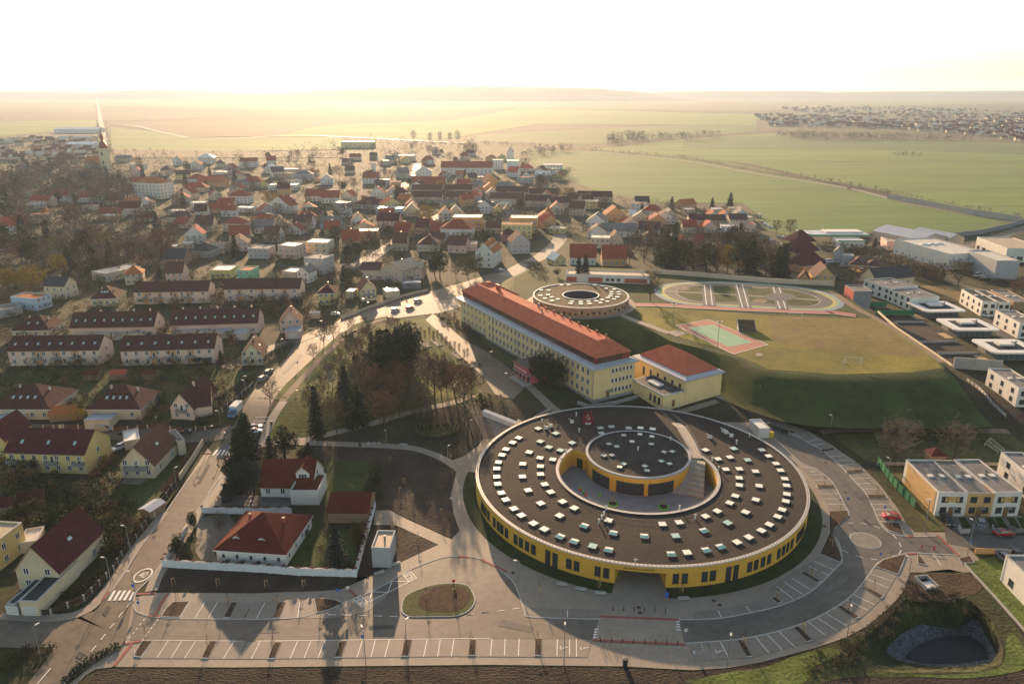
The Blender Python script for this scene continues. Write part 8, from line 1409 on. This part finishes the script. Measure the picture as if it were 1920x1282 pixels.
# signs
def sign(k, x, y, label, kind='rect', h=2.4, m=None):
    p = G(*Z(k, x, y)); t = ob('road_sign', None, None, p, .1); mb = MB(); mb.tube((0, 0, 0), (0, 0, h), .04, .04, 5); mb.obj('post', GREYM, t); mb = MB()
    if kind == 'rect': mb.box(-.3, .3, -.07, -.043, h - .65, h); mb.obj('panel', m or BLUE, t)
    elif kind == 'round': mb.tube((0, -.043, h - .3), (0, -.07, h - .3), .33, .33, 14); mb.obj('panel', m or BLUE, t)
    else:
        for r_, mm, yy in ((.45, SRED, 0), (.3, W['white'], .012)):
            b2 = MB(); b2.face([(r_ * cos(-pi / 2 + 2 * pi * i / 3), -.05 - yy, h - .1 + r_ * sin(-pi / 2 + 2 * pi * i / 3)) for i in range(3)]); b2.obj('panel' if yy == 0 else 'panel_centre', mm, t)
        mb.tube((0, -.043, h - .9), (0, -.07, h - .9), .3, .3, 14); mb.obj('lower_panel', BLUE, t)
    tag(t, label, 'road sign')
sign('i', 1005, 610, 'small blue square sign at the zebra crossing of the left street'); sign('i', 1040, 720, 'give way triangle sign at the car park entrance by the zebra crossing', 'tri'); sign('k', 775, 650, 'blue sign post beside the bus bay kerb', 'rect', 2.6); sign('k', 850, 640, 'white topped bus stop post beside the red paving strip', 'rect', 2.8, W['white']); sign('k', 1635, 540, 'small sign with red top on the traffic island', 'rect', 1.3, SRED); sign('o', 1080, 280, 'give way triangle sign at the roundabout bed', 'tri', 2.6); sign('o', 1600, 225, 'blue square sign beside the new street', 'rect', 2.6); sign('n', 1108, 690, 'blue parking sign beside the red parked car', 'rect', 2.2); sign('n', 893, 640, 'blue parking sign at the inner parking bays', 'rect', 2.2); sign('m', 1690, 940, 'white sign at the right end of the raised crossing', 'rect', 2.2, W['white']); sign('k', 960, 1000, 'dark blue sign on the lamp post of the lower stalls', 'rect', 2.6); sign('h', 1710, 640, 'blue crossing sign at the upper zebra crossing', 'rect', 2.4); sign('e', 315, 960, 'round blue sign beside the left street above the parked trucks', 'round', 2.4); sign('j', 1625, 985, 'round white sign beside the curved path', 'round', 2.2, W['white'])
# red timber climbing frame behind the round roof, playground frames, goals
p = G(*Z('l', 965, 232), 3.4); t = ob('climbing_frame', None, None, p); mb = MB(); rr_ = random.Random(3)
for i in range(26): a = 2 * pi * i / 26; b = a + rr_.uniform(.6, 2.4); mb.tube((2.3 * cos(a), 2.3 * sin(a), rr_.uniform(0, .8)), (1.1 * cos(b), 1.1 * sin(b), rr_.uniform(2.6, 4.6)), .12, .1, 5)
mb.obj('frame', mat('climb_red', (.30, .02, .025), .6, 0), t); mb = MB(); mb.face([(-.7, -1.0, 2.4), (.7, -1.0, 2.4), (0, -.8, 4.0)]); mb.box(-.8, .8, -1.9, -1.3, .8, 1.6); mb.obj('panel', W['white'], t); tag(t, 'dark red timber climbing frame with a white triangle behind the round roof', 'climbing frame')
def frame_steel(k, pts, label, m, rungs=8):
    q = wp(ZL(k, pts)); mb = MB(); z = .8
    for a, b in ((0, 1), (1, 2), (2, 3), (3, 0)): mb.tube((*q[a].xy, q[a].z + z), (*q[b].xy, q[b].z + z), .07, .07, 5)
    for i in range(1, rungs): u = i / rungs; a, b = q[0].lerp(q[1], u), q[3].lerp(q[2], u); mb.tube((*a.xy, a.z + z), (*b.xy, b.z + z), .06, .06, 5)
    a, b = q[0].lerp(q[3], .5), q[1].lerp(q[2], .5); mb.tube((*a.xy, a.z + z), (*b.xy, b.z + z), .06, .06, 5)
    for p in q: mb.tube((p.x, p.y, p.z), (p.x, p.y, p.z + z), .06, .06, 5)
    tag(mb.obj('ladder_frame', m), label, 'frame', at=proj(q[0]))
frame_steel('n', [(1722, 262), (1805, 330), (1765, 345), (1690, 298)], 'pale timber ladder frame lying on the orchard grass at right', mat('pale_timber', (.55, .48, .36), .8, .1, 1)); frame_steel('n', [(1050, 235), (1080, 310), (1240, 325), (1290, 300)], 'weathered grey timber frame under the left orchard tree', mat('grey_timber', (.22, .19, .16), .9, .2, 1), 6)
def goal(k, x0, y0, x1, y1, hh, label):
    a, b = G(*Z(k, x0, y0), ZF), G(*Z(k, x1, y1), ZF); mb = MB(); bk = Vector((.0, 1.6, 0))
    for p, q in ((a, a + Vector((0, 0, hh))), (b, b + Vector((0, 0, hh))), (a + Vector((0, 0, hh)), b + Vector((0, 0, hh))), (a + Vector((0, 0, hh)), a + bk), (b + Vector((0, 0, hh)), b + bk), (a + bk, b + bk), (a, a + bk), (b, b + bk)): mb.tube(p, q, .08, .08, 5)
    tag(mb.obj('football_goal', W['white']), label, 'goal', at=proj(a))
goal('g', 575, 1050, 700, 1058, 2.4, 'white football goal on the near side of the field'); goal('g', 158, 712, 255, 715, 2.4, 'white football goal beside the running track')
# sandpits and tables on the park lawn
for i, (k, pts) in enumerate([('p', [(1152, 315), (1205, 308), (1255, 350), (1210, 372)]), ('p', [(1255, 300), (1300, 292), (1368, 342), (1320, 355)]), ('p', [(1450, 420), (1500, 412), (1555, 465), (1510, 475)]), ('p', [(1590, 525), (1630, 520), (1672, 545), (1630, 555)])]):
    q = wp(ZL(k, pts)); mb = MB()
    for a in range(4): u, v = q[a], q[(a + 1) % 4]; mb.tube((u.x, u.y, u.z + .15), (v.x, v.y, v.z + .15), .2, .2, 5)
    mb.face([(p.x, p.y, p.z + .12) for p in q], 1); tag(mb.obj('sandpit', [MATS['pale_timber'], DIRT]), OD[i] + ' timber edged play pit from the left on the park lawn', 'play pit', at=proj(q[0]))
# ---- fences
def fence(pts, label, h=1.4, m=None, post=CONC, step=3.0, z=None, kind='panel', th=.08):
    c = wp(pts, z); t = ob('garden_fence', None, None, c[0]); o = c[0]; zz = lambda p: (terr(p.y) if z is None else z) - o.z; n_ = 0
    for a, b in zip(c, c[1:]):
        L = (b - a).length; n = max(1, round(L / step))
        for i in range(n):
            u, v = a.lerp(b, i / n), a.lerp(b, (i + 1) / n); s = strip_pts([u, v], th); mb = MB(); d = (v - u).normalized() * .14
            mb.prism([(q.x - o.x, q.y - o.y) for q in (s[1][0] + d, s[1][1] - d, s[0][1] - d, s[0][0] + d)], lambda y: terr(y + o.y) - o.z + .12 if z is None else .12, lambda y: (terr(y + o.y) - o.z if z is None else 0) + h)
            if n_ < 95: mb.obj('panel', m or mat('fence_dark', (.055, .034, .022), .8, .15, 1), t)
            mb = MB(); mb.box(u.x - o.x - .14, u.x - o.x + .14, u.y - o.y - .14, u.y - o.y + .14, zz(u) - .3, zz(u) + h + .15)
            if n_ < 95: mb.obj('post', post, t)
            n_ += 1
    tag(t, label, 'fence', at=proj(c[0])); return t
fence(ZL('i', [(310, 770), (385, 765), (510, 715), (630, 660), (745, 550), (850, 440), (910, 330), (1020, 205), (1065, 140), (1120, 60)]), 'dark panel fence with pale posts along the left street by the cream house', 1.3)
fence(ZL('h', [(1150, 1090), (1250, 970), (1290, 910), (1330, 860)]), 'dark panel fence with pale posts below the cream gable house', 1.3); wall('street_wall', ZL('h', [(1350, 840), (1440, 710), (1525, 570)]), 1.7, .3, W['cream'], label='tall cream garden wall along the left street beside the cream gable house'); wall('street_wall', ZL('h', [(1160, 1120), (1215, 1020)]), 1.6, .3, W['cream'], label='short cream garden wall below the dark panel fence on the left street')
fence(ZL('h', [(850, 470), (960, 465), (1110, 455), (1280, 465), (1370, 470)]), 'brown fence with brick posts before the right hipped bungalow', 1.2, mat('fence_brown', (.14, .07, .04), .8, .1, 1), W['peach']); fence(ZL('h', [(1470, 465), (1540, 465), (1640, 430)]), 'brown fence with brick posts before the peach cottage', 1.2, MATS['fence_brown'], W['peach']); fence(ZL('h', [(330, 460), (480, 455), (590, 455), (640, 460)]), 'brown fence with brick posts between the two double garages', 1.3, MATS['fence_brown'], W['peach'])
fence(ZL('e', [(640, 590), (860, 510), (1100, 430), (1290, 385)]), 'long beige fence along the street below the pale yellow gable house', 1.3, W['beige'], W['beige']); fence(ZL('h', [(1670, 330), (1780, 240), (1910, 130)]), 'thin dark fence with pale posts along the left street above the truck', 1.3, DARK, CONC)
WP = mat('white_wall_paint', (.66, .66, .68), .85, .06, .5)
def arched(pts, label, h=1.9, step=3.1, tiles=True):
    c = wp(pts); o = c[0]; t = ob('white_garden_wall', None, None, o)
    for a, b in zip(c, c[1:]):
        L = (b - a).length; n = max(1, round(L / step)); d = (b - a).normalized(); nr = Vector((-d.y, d.x, 0)) * .12
        for i in range(n):
            u, v = a.lerp(b, i / n) - o, a.lerp(b, (i + 1) / n) - o; mb = MB(); N = 8
            for j in range(N):
                p0, p1 = u.lerp(v, j / N), u.lerp(v, (j + 1) / N); z0_, z1_ = (h - .35 + .35 * sin(pi * k_ / N) for k_ in (j, j + 1))
                for s in (-1, 1): q = [p0 + nr * s, p1 + nr * s]; f = [(q[0].x, q[0].y, -.2), (q[1].x, q[1].y, -.2), (q[1].x, q[1].y, z1_), (q[0].x, q[0].y, z0_)]; mb.face(f if s < 0 else f[::-1])
                mb.face([(*(p0 - nr * 1.5).xy, z0_), (*(p1 - nr * 1.5).xy, z1_), (*(p1 + nr * 1.5).xy, z1_), (*(p0 + nr * 1.5).xy, z0_)], 1)
            mb.obj('panel', [WP, mat('wall_cap', (.42, .36, .33), .8, .1, 1)], t); mb = MB(); mb.box(u.x - .22, u.x + .22, u.y - .22, u.y + .22, -.2, h + .12); mb.box(u.x - .3, u.x + .3, u.y - .3, u.y + .3, h + .123, h + .26, 1); mb.obj('post', [WP, R['red']], t)
    tag(t, label, 'garden wall', at=proj((c[0] + c[-1]) / 2)); return t
arched(ZL('i', [(1222, 408), (1910, 445)]) + [Z('k', 480, 470), Z('k', 905, 482)], 'long white arched garden wall along the front of the red roofed villa'); arched([Z('k', 905, 482), Z('k', 1030, 30), Z('k', 1050, -40)], 'white arched garden wall on the right side of the villa garden', 2.0); arched([Z('h', 1520, 1085), Z('h', 1920, 1095), Z('j', 430, 1050)], 'white arched garden wall behind the red roofed villa', 1.7); arched(ZL('i', [(1240, 360), (1310, 270)]), 'short lower piece of white wall along the left street by the villa', 1.5); arched(ZL('i', [(1350, 210), (1405, 125)]), 'short upper piece of white wall along the left street by the villa', 1.5)
NET = mat('green_net', (.02, .16, .07), .8, .1, 1)
fence(ZL('n', [(1068, 400), (1110, 460), (1180, 550), (1285, 660)]), 'tall green mesh fence between the outer path and the box houses', 2.2, NET, NET); fence(ZL('n', [(1070, 410), (1300, 412), (1640, 412), (1910, 414)]), 'thin pale rail fence between the orchard and the box houses', 1.0, mat('rail_pale', (.3, .28, .25), .8, 0), CONC, 5)
fence(ZL('g', [(740, 620), (890, 625)]), 'upper green netting beside the second white box villa', 2.4, NET, NET); fence(ZL('g', [(810, 680), (1095, 685)]), 'lower green netting beside the second white box villa', 2.2, NET, NET); fence(ZL('q', [(700, 925), (820, 1010), (960, 1170), (1100, 1300)]), 'white rail fence descending beside the embankment path', 1.1, mat('rail_white', (.5, .48, .45), .7, 0), GREYM, 2.5)
wall('curb_wall', ZL('o', [(1570, 300), (1660, 400), (1780, 530), (1930, 700)]), .45, .3, CONC, label='narrow pale boundary kerb wall beside the bright corner lawn')
wall('forecourt_wall', ZL('r', [(670, 990), (690, 1028), (760, 1022)]), 1.1, .3, CONC, label='left low grey wall before the three joined box houses'); wall('forecourt_wall', ZL('r', [(940, 985), (950, 1020), (1010, 1012)]), 1.1, .3, CONC, label='right low grey wall before the three joined box houses'); wall('timber_gate_wall', ZL('r', [(800, 1185), (850, 1188), (960, 1190)]), 1.4, .2, W['timber'], label='timber fence panel on the corner of the new street'); wall('forecourt_wall', ZL('r', [(960, 1190), (1150, 1200)]), 1.4, .25, CONC, label='grey fence wall on the corner of the new street')
for k, x0, y0, x1, y1, m, lb in [('r', 785, 1005, 885, 1018, GRAVEL, 'stone gabion planter before the middle box house'), ('r', 1060, 1000, 1120, 1012, GRAVEL, 'stone gabion planter before the right box house')]:
    a, b = G(*Z(k, x0, y0)), G(*Z(k, x1, y1)); wall('gabion', [Z(k, x0, y0), Z(k, x1, y1)], 1.2, .8, m, label=lb)
p = G(*Z('o', 1350, 420)); t = ob('outfall_chamber', None, None, p, .15); mb = MB()
mb.box(-2.3, -2, -3, 3, -.2, 1.6); mb.box(2, 2.3, -3, 3, -.2, 1.6); mb.box(-2, 2, 2.7, 3, -.2, 1.6); mb.obj('wall', CONC, t); mb = MB(); mb.box(-1.9, 1.9, -2.6, .5, .1, .8); mb.obj('white_box', W['white'], t); t.scale = (.62, .62, .62); tag(t, 'open concrete outfall chamber above the gravel basin', 'chamber')
# barrier and gate at the right exit
a, b = G(*Z('o', 1325, 212)), G(*Z('o', 1397, 218)); mb = MB(); mb.tube((a.x, a.y, 0), (a.x, a.y, 1.0), .12, .12, 6); mb.tube((b.x, b.y, 0), (b.x, b.y, 1.0), .14, .14, 6); mb.tube((a.x, a.y, .9), (b.x, b.y, .9), .05, .05, 5, 1); tag(mb.obj('barrier', [SRED, DARK]), 'red posted barrier across the small side bay by the new street', 'barrier', at=proj(a))
# ---- vehicles
TYRE = mat('tyre', (.015, .015, .015), .8, 0); RIM = mat('rim', (.35, .35, .36), .35, 0, metal=.5); LIGHT = mat('headlight', (.7, .7, .68), .2, 0); TAIL = mat('tail_light', (.4, .02, .02), .3, 0); CGL = mat('car_glass', (.015, .018, .022), .06, 0, spec=.9)
def paint(n, c): return mat('car_' + n, c, .28, 0, spec=.7)
PT = {n: paint(n, c) for n, c in dict(red=(.48, .012, .015), dark_red=(.28, .01, .02), black=(.014, .015, .018), silver=(.34, .35, .36), white=(.72, .72, .72), blue=(.06, .10, .22), grey=(.13, .14, .15)).items()}
PROF = dict(sedan=([(-2.2, .35), (-2.2, .85), (-1.5, .98), (1.1, .95), (2.1, .78), (2.25, .5), (2.2, .3)], [(-1.75, .95), (-1.1, 1.42), (.2, 1.45), (1.15, .95)]), estate=([(-2.25, .35), (-2.25, .95), (-1.9, 1.0), (1.1, .97), (2.1, .8), (2.25, .5), (2.2, .3)], [(-2.15, .98), (-1.95, 1.5), (.2, 1.52), (1.15, .96)]), hatch=([(-1.9, .35), (-1.9, .9), (-1.6, .98), (1.0, .96), (1.8, .8), (1.95, .5), (1.9, .3)], [(-1.8, .95), (-1.45, 1.46), (.2, 1.48), (1.05, .95)]),
            beetle=([(-2.0, .35), (-2.0, .62), (-1.75, .85), (-1.2, .98), (-.2, 1.0), (.9, .98), (1.5, .9), (1.9, .7), (2.02, .45), (1.98, .3)], [(-1.55, .88), (-1.2, 1.25), (-.6, 1.46), (.0, 1.5), (.55, 1.38), (1.1, .97)]), van=([(-2.5, .35), (-2.5, 1.2), (-2.3, 1.25), (1.7, 1.2), (2.4, 1.0), (2.5, .5), (2.45, .3)], [(-2.45, 1.22), (-2.35, 2.1), (1.0, 2.12), (1.9, 1.2)]))
_car = {}
def car_mesh(kind, pn):
    if (kind, pn) in _car: return _car[(kind, pn)]
    lo, cab = PROF[kind]; mb = MB(); hw = .88 if kind != 'van' else 1.0
    def loft(prof, w0, w1, m, zt, roofm=None):
        zs = [z for _, z in prof]; zl, zh = min(zs), max(zs); n = len(prof)
        R_ = [mb.vs([(x, s * (w0 + (w1 - w0) * ((z - zl) / (zh - zl)) ** 1.5), z) for x, z in prof]) for s in (-1, 1)]
        mb.f.append(tuple(R_[0] + i for i in range(n))); mb.m.append(m); mb.f.append(tuple(R_[1] + n - 1 - i for i in range(n))); mb.m.append(m)
        for i in range(n - 1):
            top_ = roofm is not None and (0 < i < n - 2)
            mb.f.append((R_[0] + i, R_[1] + i, R_[1] + i + 1, R_[0] + i + 1)[::-1]); mb.m.append(roofm if top_ else m)
        mb.f.append((R_[0] + n - 1, R_[1] + n - 1, R_[1], R_[0])[::-1]); mb.m.append(m)
    loft(lo, hw, hw * .93, 0, 0); body = mb.mesh('body', PT[pn]); mb = MB(); loft(cab, hw * .9, hw * .7, 0, 0, 1); glass = mb.mesh('windows', [CGL, PT[pn]])
    mb = MB(); mb.tube((0, -.1, 0), (0, .1, 0), .32, .32, 12); mb.tube((0, .1, 0), (0, -.1, 0), .32, .32, 12); wh = mb.mesh('wheel', TYRE); mb = MB(); mb.tube((0, .1, 0), (0, -.112, 0), .19, .19, 10); mb.tube((0, -.1, 0), (0, .112, 0), .19, .19, 10); rim = mb.mesh('rim', RIM)
    mb = MB(); mb.ball((0, 0, 0), .14, 8, 5); li = mb.mesh('headlight', LIGHT); mb = MB(); mb.box(-.05, .05, -.16, .16, -.08, .08); ta = mb.mesh('tail_light', TAIL); _car[(kind, pn)] = (body, glass, wh, rim, li, ta); return _car[(kind, pn)]
def car(k, x, y, k2, x2, y2, kind, pn, label, z=None, detail=True):
    """from the rear pixel to the front pixel"""
    a, b = G(*Z(k, x, y), z), G(*Z(k2, x2, y2), z); c = (a + b) / 2; rz = atan2(b.y - a.y, b.x - a.x); t = ob('parked_car', None, None, (c.x, c.y, c.z + .08), rz); B, GL_, wh, rim, li, ta = car_mesh(kind, pn)
    ob('body', B, t); ob('windows', GL_, t); X = PROF[kind][0]; xf, xr = max(p[0] for p in X), min(p[0] for p in X); yw = .8 if kind != 'van' else .92
    for sx in (xf - .75, xr + .7):
        for sy in (-yw, yw):
            o = ob('wheel', wh, t, (sx, sy, .32))
            if detail: ob('rim', rim, o)
    if detail:
        for sy in (-.6, .6): ob('headlight', li, t, (xf - .1, sy, .62)); ob('tail_light', ta, t, (xr + .03, sy, .72))
    tag(t, label, 'van' if kind == 'van' else 'car', at=proj(c)); return t
car('n', 1195, 722, 'n', 1100, 712, 'beetle', 'red', 'rounded red beetle shaped car parked at the end of the outer bays')
car('n', 1740, 818, 'n', 1862, 812, 'sedan', 'dark_red', 'dark red sedan parked on the new street before the box houses'); car('r', 545, 890, 'r', 620, 985, 'estate', 'black', 'black estate car parked before the left box house'); car('r', 850, 970, 'r', 835, 935, 'hatch', 'silver', 'small silver car behind the stone planter of the middle box house') ; car('o', 1795, 272, 'o', 1855, 320, 'estate', 'grey', 'dark grey estate car on the drive at the right edge'); car('o', 1860, 245, 'o', 1900, 280, 'hatch', 'black', 'black hatchback at the right edge behind the grey estate')
car('h', 725, 483, 'h', 850, 462, 'estate', 'silver', 'silver estate car beside the double garage on the side street'); car('h', 1010, 498, 'h', 895, 500, 'sedan', 'black', 'black sedan parked in the middle of the side street'); car('h', 1440, 492, 'h', 1340, 490, 'hatch', 'black', 'dark hatchback parked near the corner of the side street'); car('h', 930, 590, 'h', 858, 625, 'estate', 'white', 'white estate car between the long yellow house and the gable house')
car('e', 30, 1065, 'e', 75, 1030, 'estate', 'silver', 'lower grey car of the pair on the upper left street'); car('e', 75, 1018, 'e', 118, 980, 'estate', 'grey', 'upper dark car of the pair on the upper left street'); car('j', 105, 420, 'j', 200, 408, 'sedan', 'blue', 'upper dark blue car in the parking bays beside the park'); car('j', 110, 452, 'j', 190, 438, 'estate', 'white', 'lower silvery white car in the parking bays beside the park')
car('e', 570, 568, 'e', 622, 560, 'hatch', 'white', 'white car parked below the yellow hipped house'); car('e', 1100, 352, 'e', 1170, 342, 'van', 'white', 'white van under the dark carport near the square'); car('t', 1370, 645, 't', 1450, 625, 'sedan', 'silver', 'silver car waiting beside the white orange roofed house'); car('t', 1020, 760, 't', 1050, 748, 'hatch', 'blue', 'small blue car before the white orange roofed house'); car('t', 1070, 750, 't', 1115, 740, 'hatch', 'white', 'small pale car right of the blue car on the square'); car('t', 1415, 860, 't', 1440, 810, 'van', 'white', 'white van on the drive beside the round kindergarten')
car('s', 420, 220, 's', 490, 215, 'hatch', 'white', 'lower white car on the ring road left of the petrol station'); car('s', 525, 180, 's', 580, 175, 'hatch', 'silver', 'silver car on the ring road left of the petrol station'); car('s', 590, 185, 's', 625, 182, 'hatch', 'white', 'small white car just right of the silver ring road car')
car('s', 1330, 550, 's', 1445, 555, 'estate', 'silver', 'silver estate car behind the brown bungalow'); car('s', 1160, 500, 's', 1220, 500, 'van', 'white', 'white van beside the tall maroon roofed house'); car('g', 1540, 400, 'g', 1600, 388, 'van', 'white', 'white minibus before the white factory'); car('g', 1585, 410, 'g', 1655, 408, 'hatch', 'white', 'white hatchback beside the white minibus'); car('g', 1775, 140, 'g', 1825, 143, 'estate', 'silver', 'silver car parked on the far verge at the right'); car('g', 1600, 172, 'g', 1630, 172, 'van', 'white', 'white van behind the large factory'); car('g', 825, 155, 'g', 860, 153, 'hatch', 'grey', 'dark car beside the noise wall near the pink building'); car('q', 860, 275, 'q', 910, 290, 'sedan', 'white', 'white car between the glazed villas and the grey fronted house'); car('s', 700, 770, 's', 715, 745, 'hatch', 'silver', 'small pale car at the end of the pale track wall'); car('s', 1265, 700, 's', 1350, 720, 'estate', 'black', 'dark car right of the brown timber gable house')
for i, (x, y) in enumerate([(445, 805), (455, 815), (465, 822), (478, 830)]): car('c', x, y, 'c', x + 14, y + 2, 'hatch', ['grey', 'white', 'silver', 'white'][i], ['dark', 'upper white', 'silver', 'lower white'][i] + ' car of the tight row at the edge of the green field', detail=False)
car('c', 930, 612, 'c', 940, 614, 'hatch', 'dark_red', 'tiny reddish car on the track between the green fields', detail=False)
car('b', 440, 868, 'b', 480, 864, 'van', 'white', 'white van left of the red mansard block of flats', detail=False)
for i, (x, y, x2, y2, pn, lb) in enumerate([(1010, 540, 1080, 525, 'silver', 'silver car in the middle of the sunlit square'), (1120, 525, 1190, 510, 'dark_red', 'dark red car on the sunlit square'), (1180, 470, 1250, 458, 'grey', 'dark grey car at the rear of the sunlit square')]): car('e', x, y, 'e', x2, y2, 'hatch', pn, lb)
# truck
a, b = G(*Z('h', 1790, 315)), G(*Z('h', 1745, 378)); c = (a + b) / 2; t = ob('box_truck', None, None, (c.x, c.y, c.z + .06), atan2(b.y - a.y, b.x - a.x)); tag(t, 'box truck with a blue cab and white box parked on the left street', 'truck')
mb = MB(); mb.box(-3.4, 1.3, -1.15, 1.15, .8, 3.1); mb.obj('cargo_box', W['white'], t); mb = MB(); k_ = mb.vs([(1.4, -1.05, .45), (3.2, -1.05, .45), (3.2, -1.05, 1.3), (2.7, -1.0, 2.2), (1.4, -1.0, 2.3), (1.4, 1.05, .45), (3.2, 1.05, .45), (3.2, 1.05, 1.3), (2.7, 1.0, 2.2), (1.4, 1.0, 2.3)])
mb.f = [tuple(k_ + i for i in f) for f in ((0, 1, 2, 3, 4), (9, 8, 7, 6, 5), (1, 6, 7, 2), (2, 7, 8, 3), (3, 8, 9, 4), (4, 9, 5, 0))]; mb.m = [0, 0, 0, 1, 0, 0]; mb.obj('cab', [mat('truck_blue', (.07, .20, .42), .4, 0), CGL], t)
wb, rb = _car[('estate', 'silver')][2:4]
for sx in (-2.3, 2.2):
    for sy in (-.95, .95): o = ob('wheel', wb, t, (sx, sy, .42)); o.scale = (1.35, 1.2, 1.35)
for sy in (-.7, .7): ob('headlight', _car[('estate', 'silver')][4], t, (3.2, sy, .8))
p = G(*Z('c', 425, 775)); t = ob('box_truck', None, None, p, 1.8); tag(t, 'brownish box truck beside the green field edge', 'truck'); mb = MB(); mb.box(-3, 1.2, -1.2, 1.2, .8, 3.3); mb.obj('cargo_box', W['beige'], t); mb = MB(); mb.box(1.3, 2.9, -1.1, 1.1, .5, 2.3); mb.obj('cab', W['brown'], t)
for sx in (-2, 2.0):
    for sy in (-.95, .95): o = ob('wheel', wb, t, (sx, sy, .42)); o.scale = (1.35, 1.2, 1.35)
# excavator
p = G(*Z('s', 1580, 640)); t = ob('excavator', None, None, p, .2); tag(t, 'small yellow excavator with a bent arm before the brown bungalow', 'excavator'); EY = mat('digger_yellow', (.6, .36, .08), .5, .1, 1)
mb = MB(); mb.box(-1.6, 1.6, -1.2, -.6, 0, .8); mb.box(-1.6, 1.6, .6, 1.2, 0, .8); mb.obj('tracks', DARK, t); mb = MB(); mb.box(-1.6, 1.4, -1.1, 1.1, .85, 1.9); mb.obj('body', EY, t); mb = MB(); mb.box(.2, 1.4, -1.05, 0, 1.903, 3.0); mb.obj('cab', CGL, t); mb = MB(); mb.tube((1.2, .4, 1.8), (-1.5, .4, 4.6), .22, .2, 5); mb.tube((-1.5, .4, 4.6), (-3.6, .4, 3.0), .2, .15, 5); mb.obj('arm', EY, t); mb = MB(); mb.box(-4.0, -3.2, 0, .8, 2.0, 3.0); mb.obj('bucket', EY, t)
# ================================================================ LABELS: what each repeat stands beside
LM = [('the white manor', 290, 345), ('the church tower', 196, 310), ('the slate grey block', 597, 500), ('the large beige house', 735, 510), ('the orange roofed house', 922, 490), ('the yellow flats', 970, 430), ('the red mansard flats', 855, 435), ('the round kindergarten', 1087, 555), ('the white red pavilion', 1140, 520), ('the petrol station', 1540, 455), ('the white factory', 1820, 490), ('the mint green house', 470, 512), ('the pale roofed bungalow', 190, 520), ('the unfinished blue house', 58, 570), ('the long yellow house', 90, 860), ('the cream gable house', 265, 870), ('the maroon cream house', 110, 1060), ('the red roofed villa', 490, 1020), ('the red deck house', 545, 905), ('the substation kiosk', 715, 1045), ('the labyrinth rings', 818, 800), ('the pink porch', 985, 690), ('the traffic island', 822, 1125), ('the raised crossing', 1200, 1180), ('the roundabout', 1622, 1013), ('the red beetle car', 1670, 970), ('the gravel basin', 1750, 1200), ('the joined box houses', 1815, 910), ('the rust brown playhouse', 1757, 858), ('the ball court', 1360, 630), ('the cycling track', 1400, 555), ('the brown timber house', 1540, 525), ('the glazed villas', 1800, 620), ('the brown bungalows', 150, 760), ('the peach cottage', 345, 760), ('the front terraces', 220, 670), ('the chimneyed terraces', 300, 610), ('the furthest terraces', 400, 560), ('the yellow hipped house', 620, 560), ('the peach gable house', 550, 620), ('the zebra crossing', 225, 1116), ('the park parking bays', 485, 790), ('the white ramp wall', 930, 785), ('the town square', 800, 555), ('the white halls', 880, 325), ('the pale tower house', 962, 325), ('the dark roofed terraces', 900, 380), ('the dark red hall', 805, 355), ('the red hipped hall', 690, 390), ('the barn shed', 670, 272), ('the parked car row', 1435, 425), ('the grey roofed hall', 1155, 440), ('the twin red houses', 1120, 495), ('the far factory sheds', 145, 275), ('the left street lamps', 240, 990), ('the gym hall', 1290, 720), ('the white bin store', 1430, 805), ('the orchard frame', 1860, 840), ('the courtyard', 1200, 940), ('the front entrance', 1195, 1085)]
NUM = ['', 'one', 'two', 'three', 'four', 'five', 'six', 'seven', 'eight', 'nine', 'ten']
ORD = ['leftmost', 'second from left', 'third from left', 'fourth from left', 'fifth from left', 'sixth from left', 'seventh from left', 'eighth from left', 'ninth from left', 'tenth from left', 'eleventh from left', 'twelfth from left']
def rel(q, l):
    dx, dy = q[0] - l[1], (q[1] - l[2]) * 2.0
    if abs(dx) < 12 and abs(dy) < 16: return 'beside'
    if abs(dx) > 2 * abs(dy): return 'left of' if dx < 0 else 'right of'
    if abs(dy) > 2 * abs(dx): return 'behind' if dy < 0 else 'in front of'
    return ('behind ' if dy < 0 else 'below ') + ('left of' if dx < 0 else 'right of')
groups = {}
for o, desc, q in PEND:
    l = min(LM, key=lambda l: hypot(q[0] - l[1], 2 * (q[1] - l[2]))); groups.setdefault((desc, rel(q, l), l[0]), []).append((q[0], q[1], o))
for (desc, rl, l), its in groups.items():
    its.sort(key=lambda t: (round(t[0], 1), t[1]))
    for i, (x, y, o) in enumerate(its):
        s = '%s %s %s' % (desc, rl, l); n = len(its)
        if n == 2: s += ', ' + ('the left one' if i == 0 else 'the right one')
        elif n > 2: s += ', ' + (ORD[i] if i < n - 1 else 'rightmost')
        o['label'] = s
for o in bpy.data.objects:
    if o.get('_dim') is not None: del o['_dim']
# ---------------------------------------------------------------- haze
mb = MB(); mb.box(-14000, 14000, -150, 11000, -1, 175)
hz = mb.obj('haze', mat('haze_air', (1, 1, 1), 1, 0)); struct(hz, 'stuff')
hm = hz.data.materials[0]; hn = hm.node_tree; hn.nodes.remove(hn.nodes["Principled BSDF"])
pv = hn.nodes.new("ShaderNodeVolumePrincipled"); pv.inputs['Color'].default_value = (*HAZE_COL, 1); pv.inputs['Density'].default_value = HAZE_DENSITY; pv.inputs['Anisotropy'].default_value = HAZE_G
hn.links.new(pv.outputs[0], hn.nodes["Material Output"].inputs['Volume'])
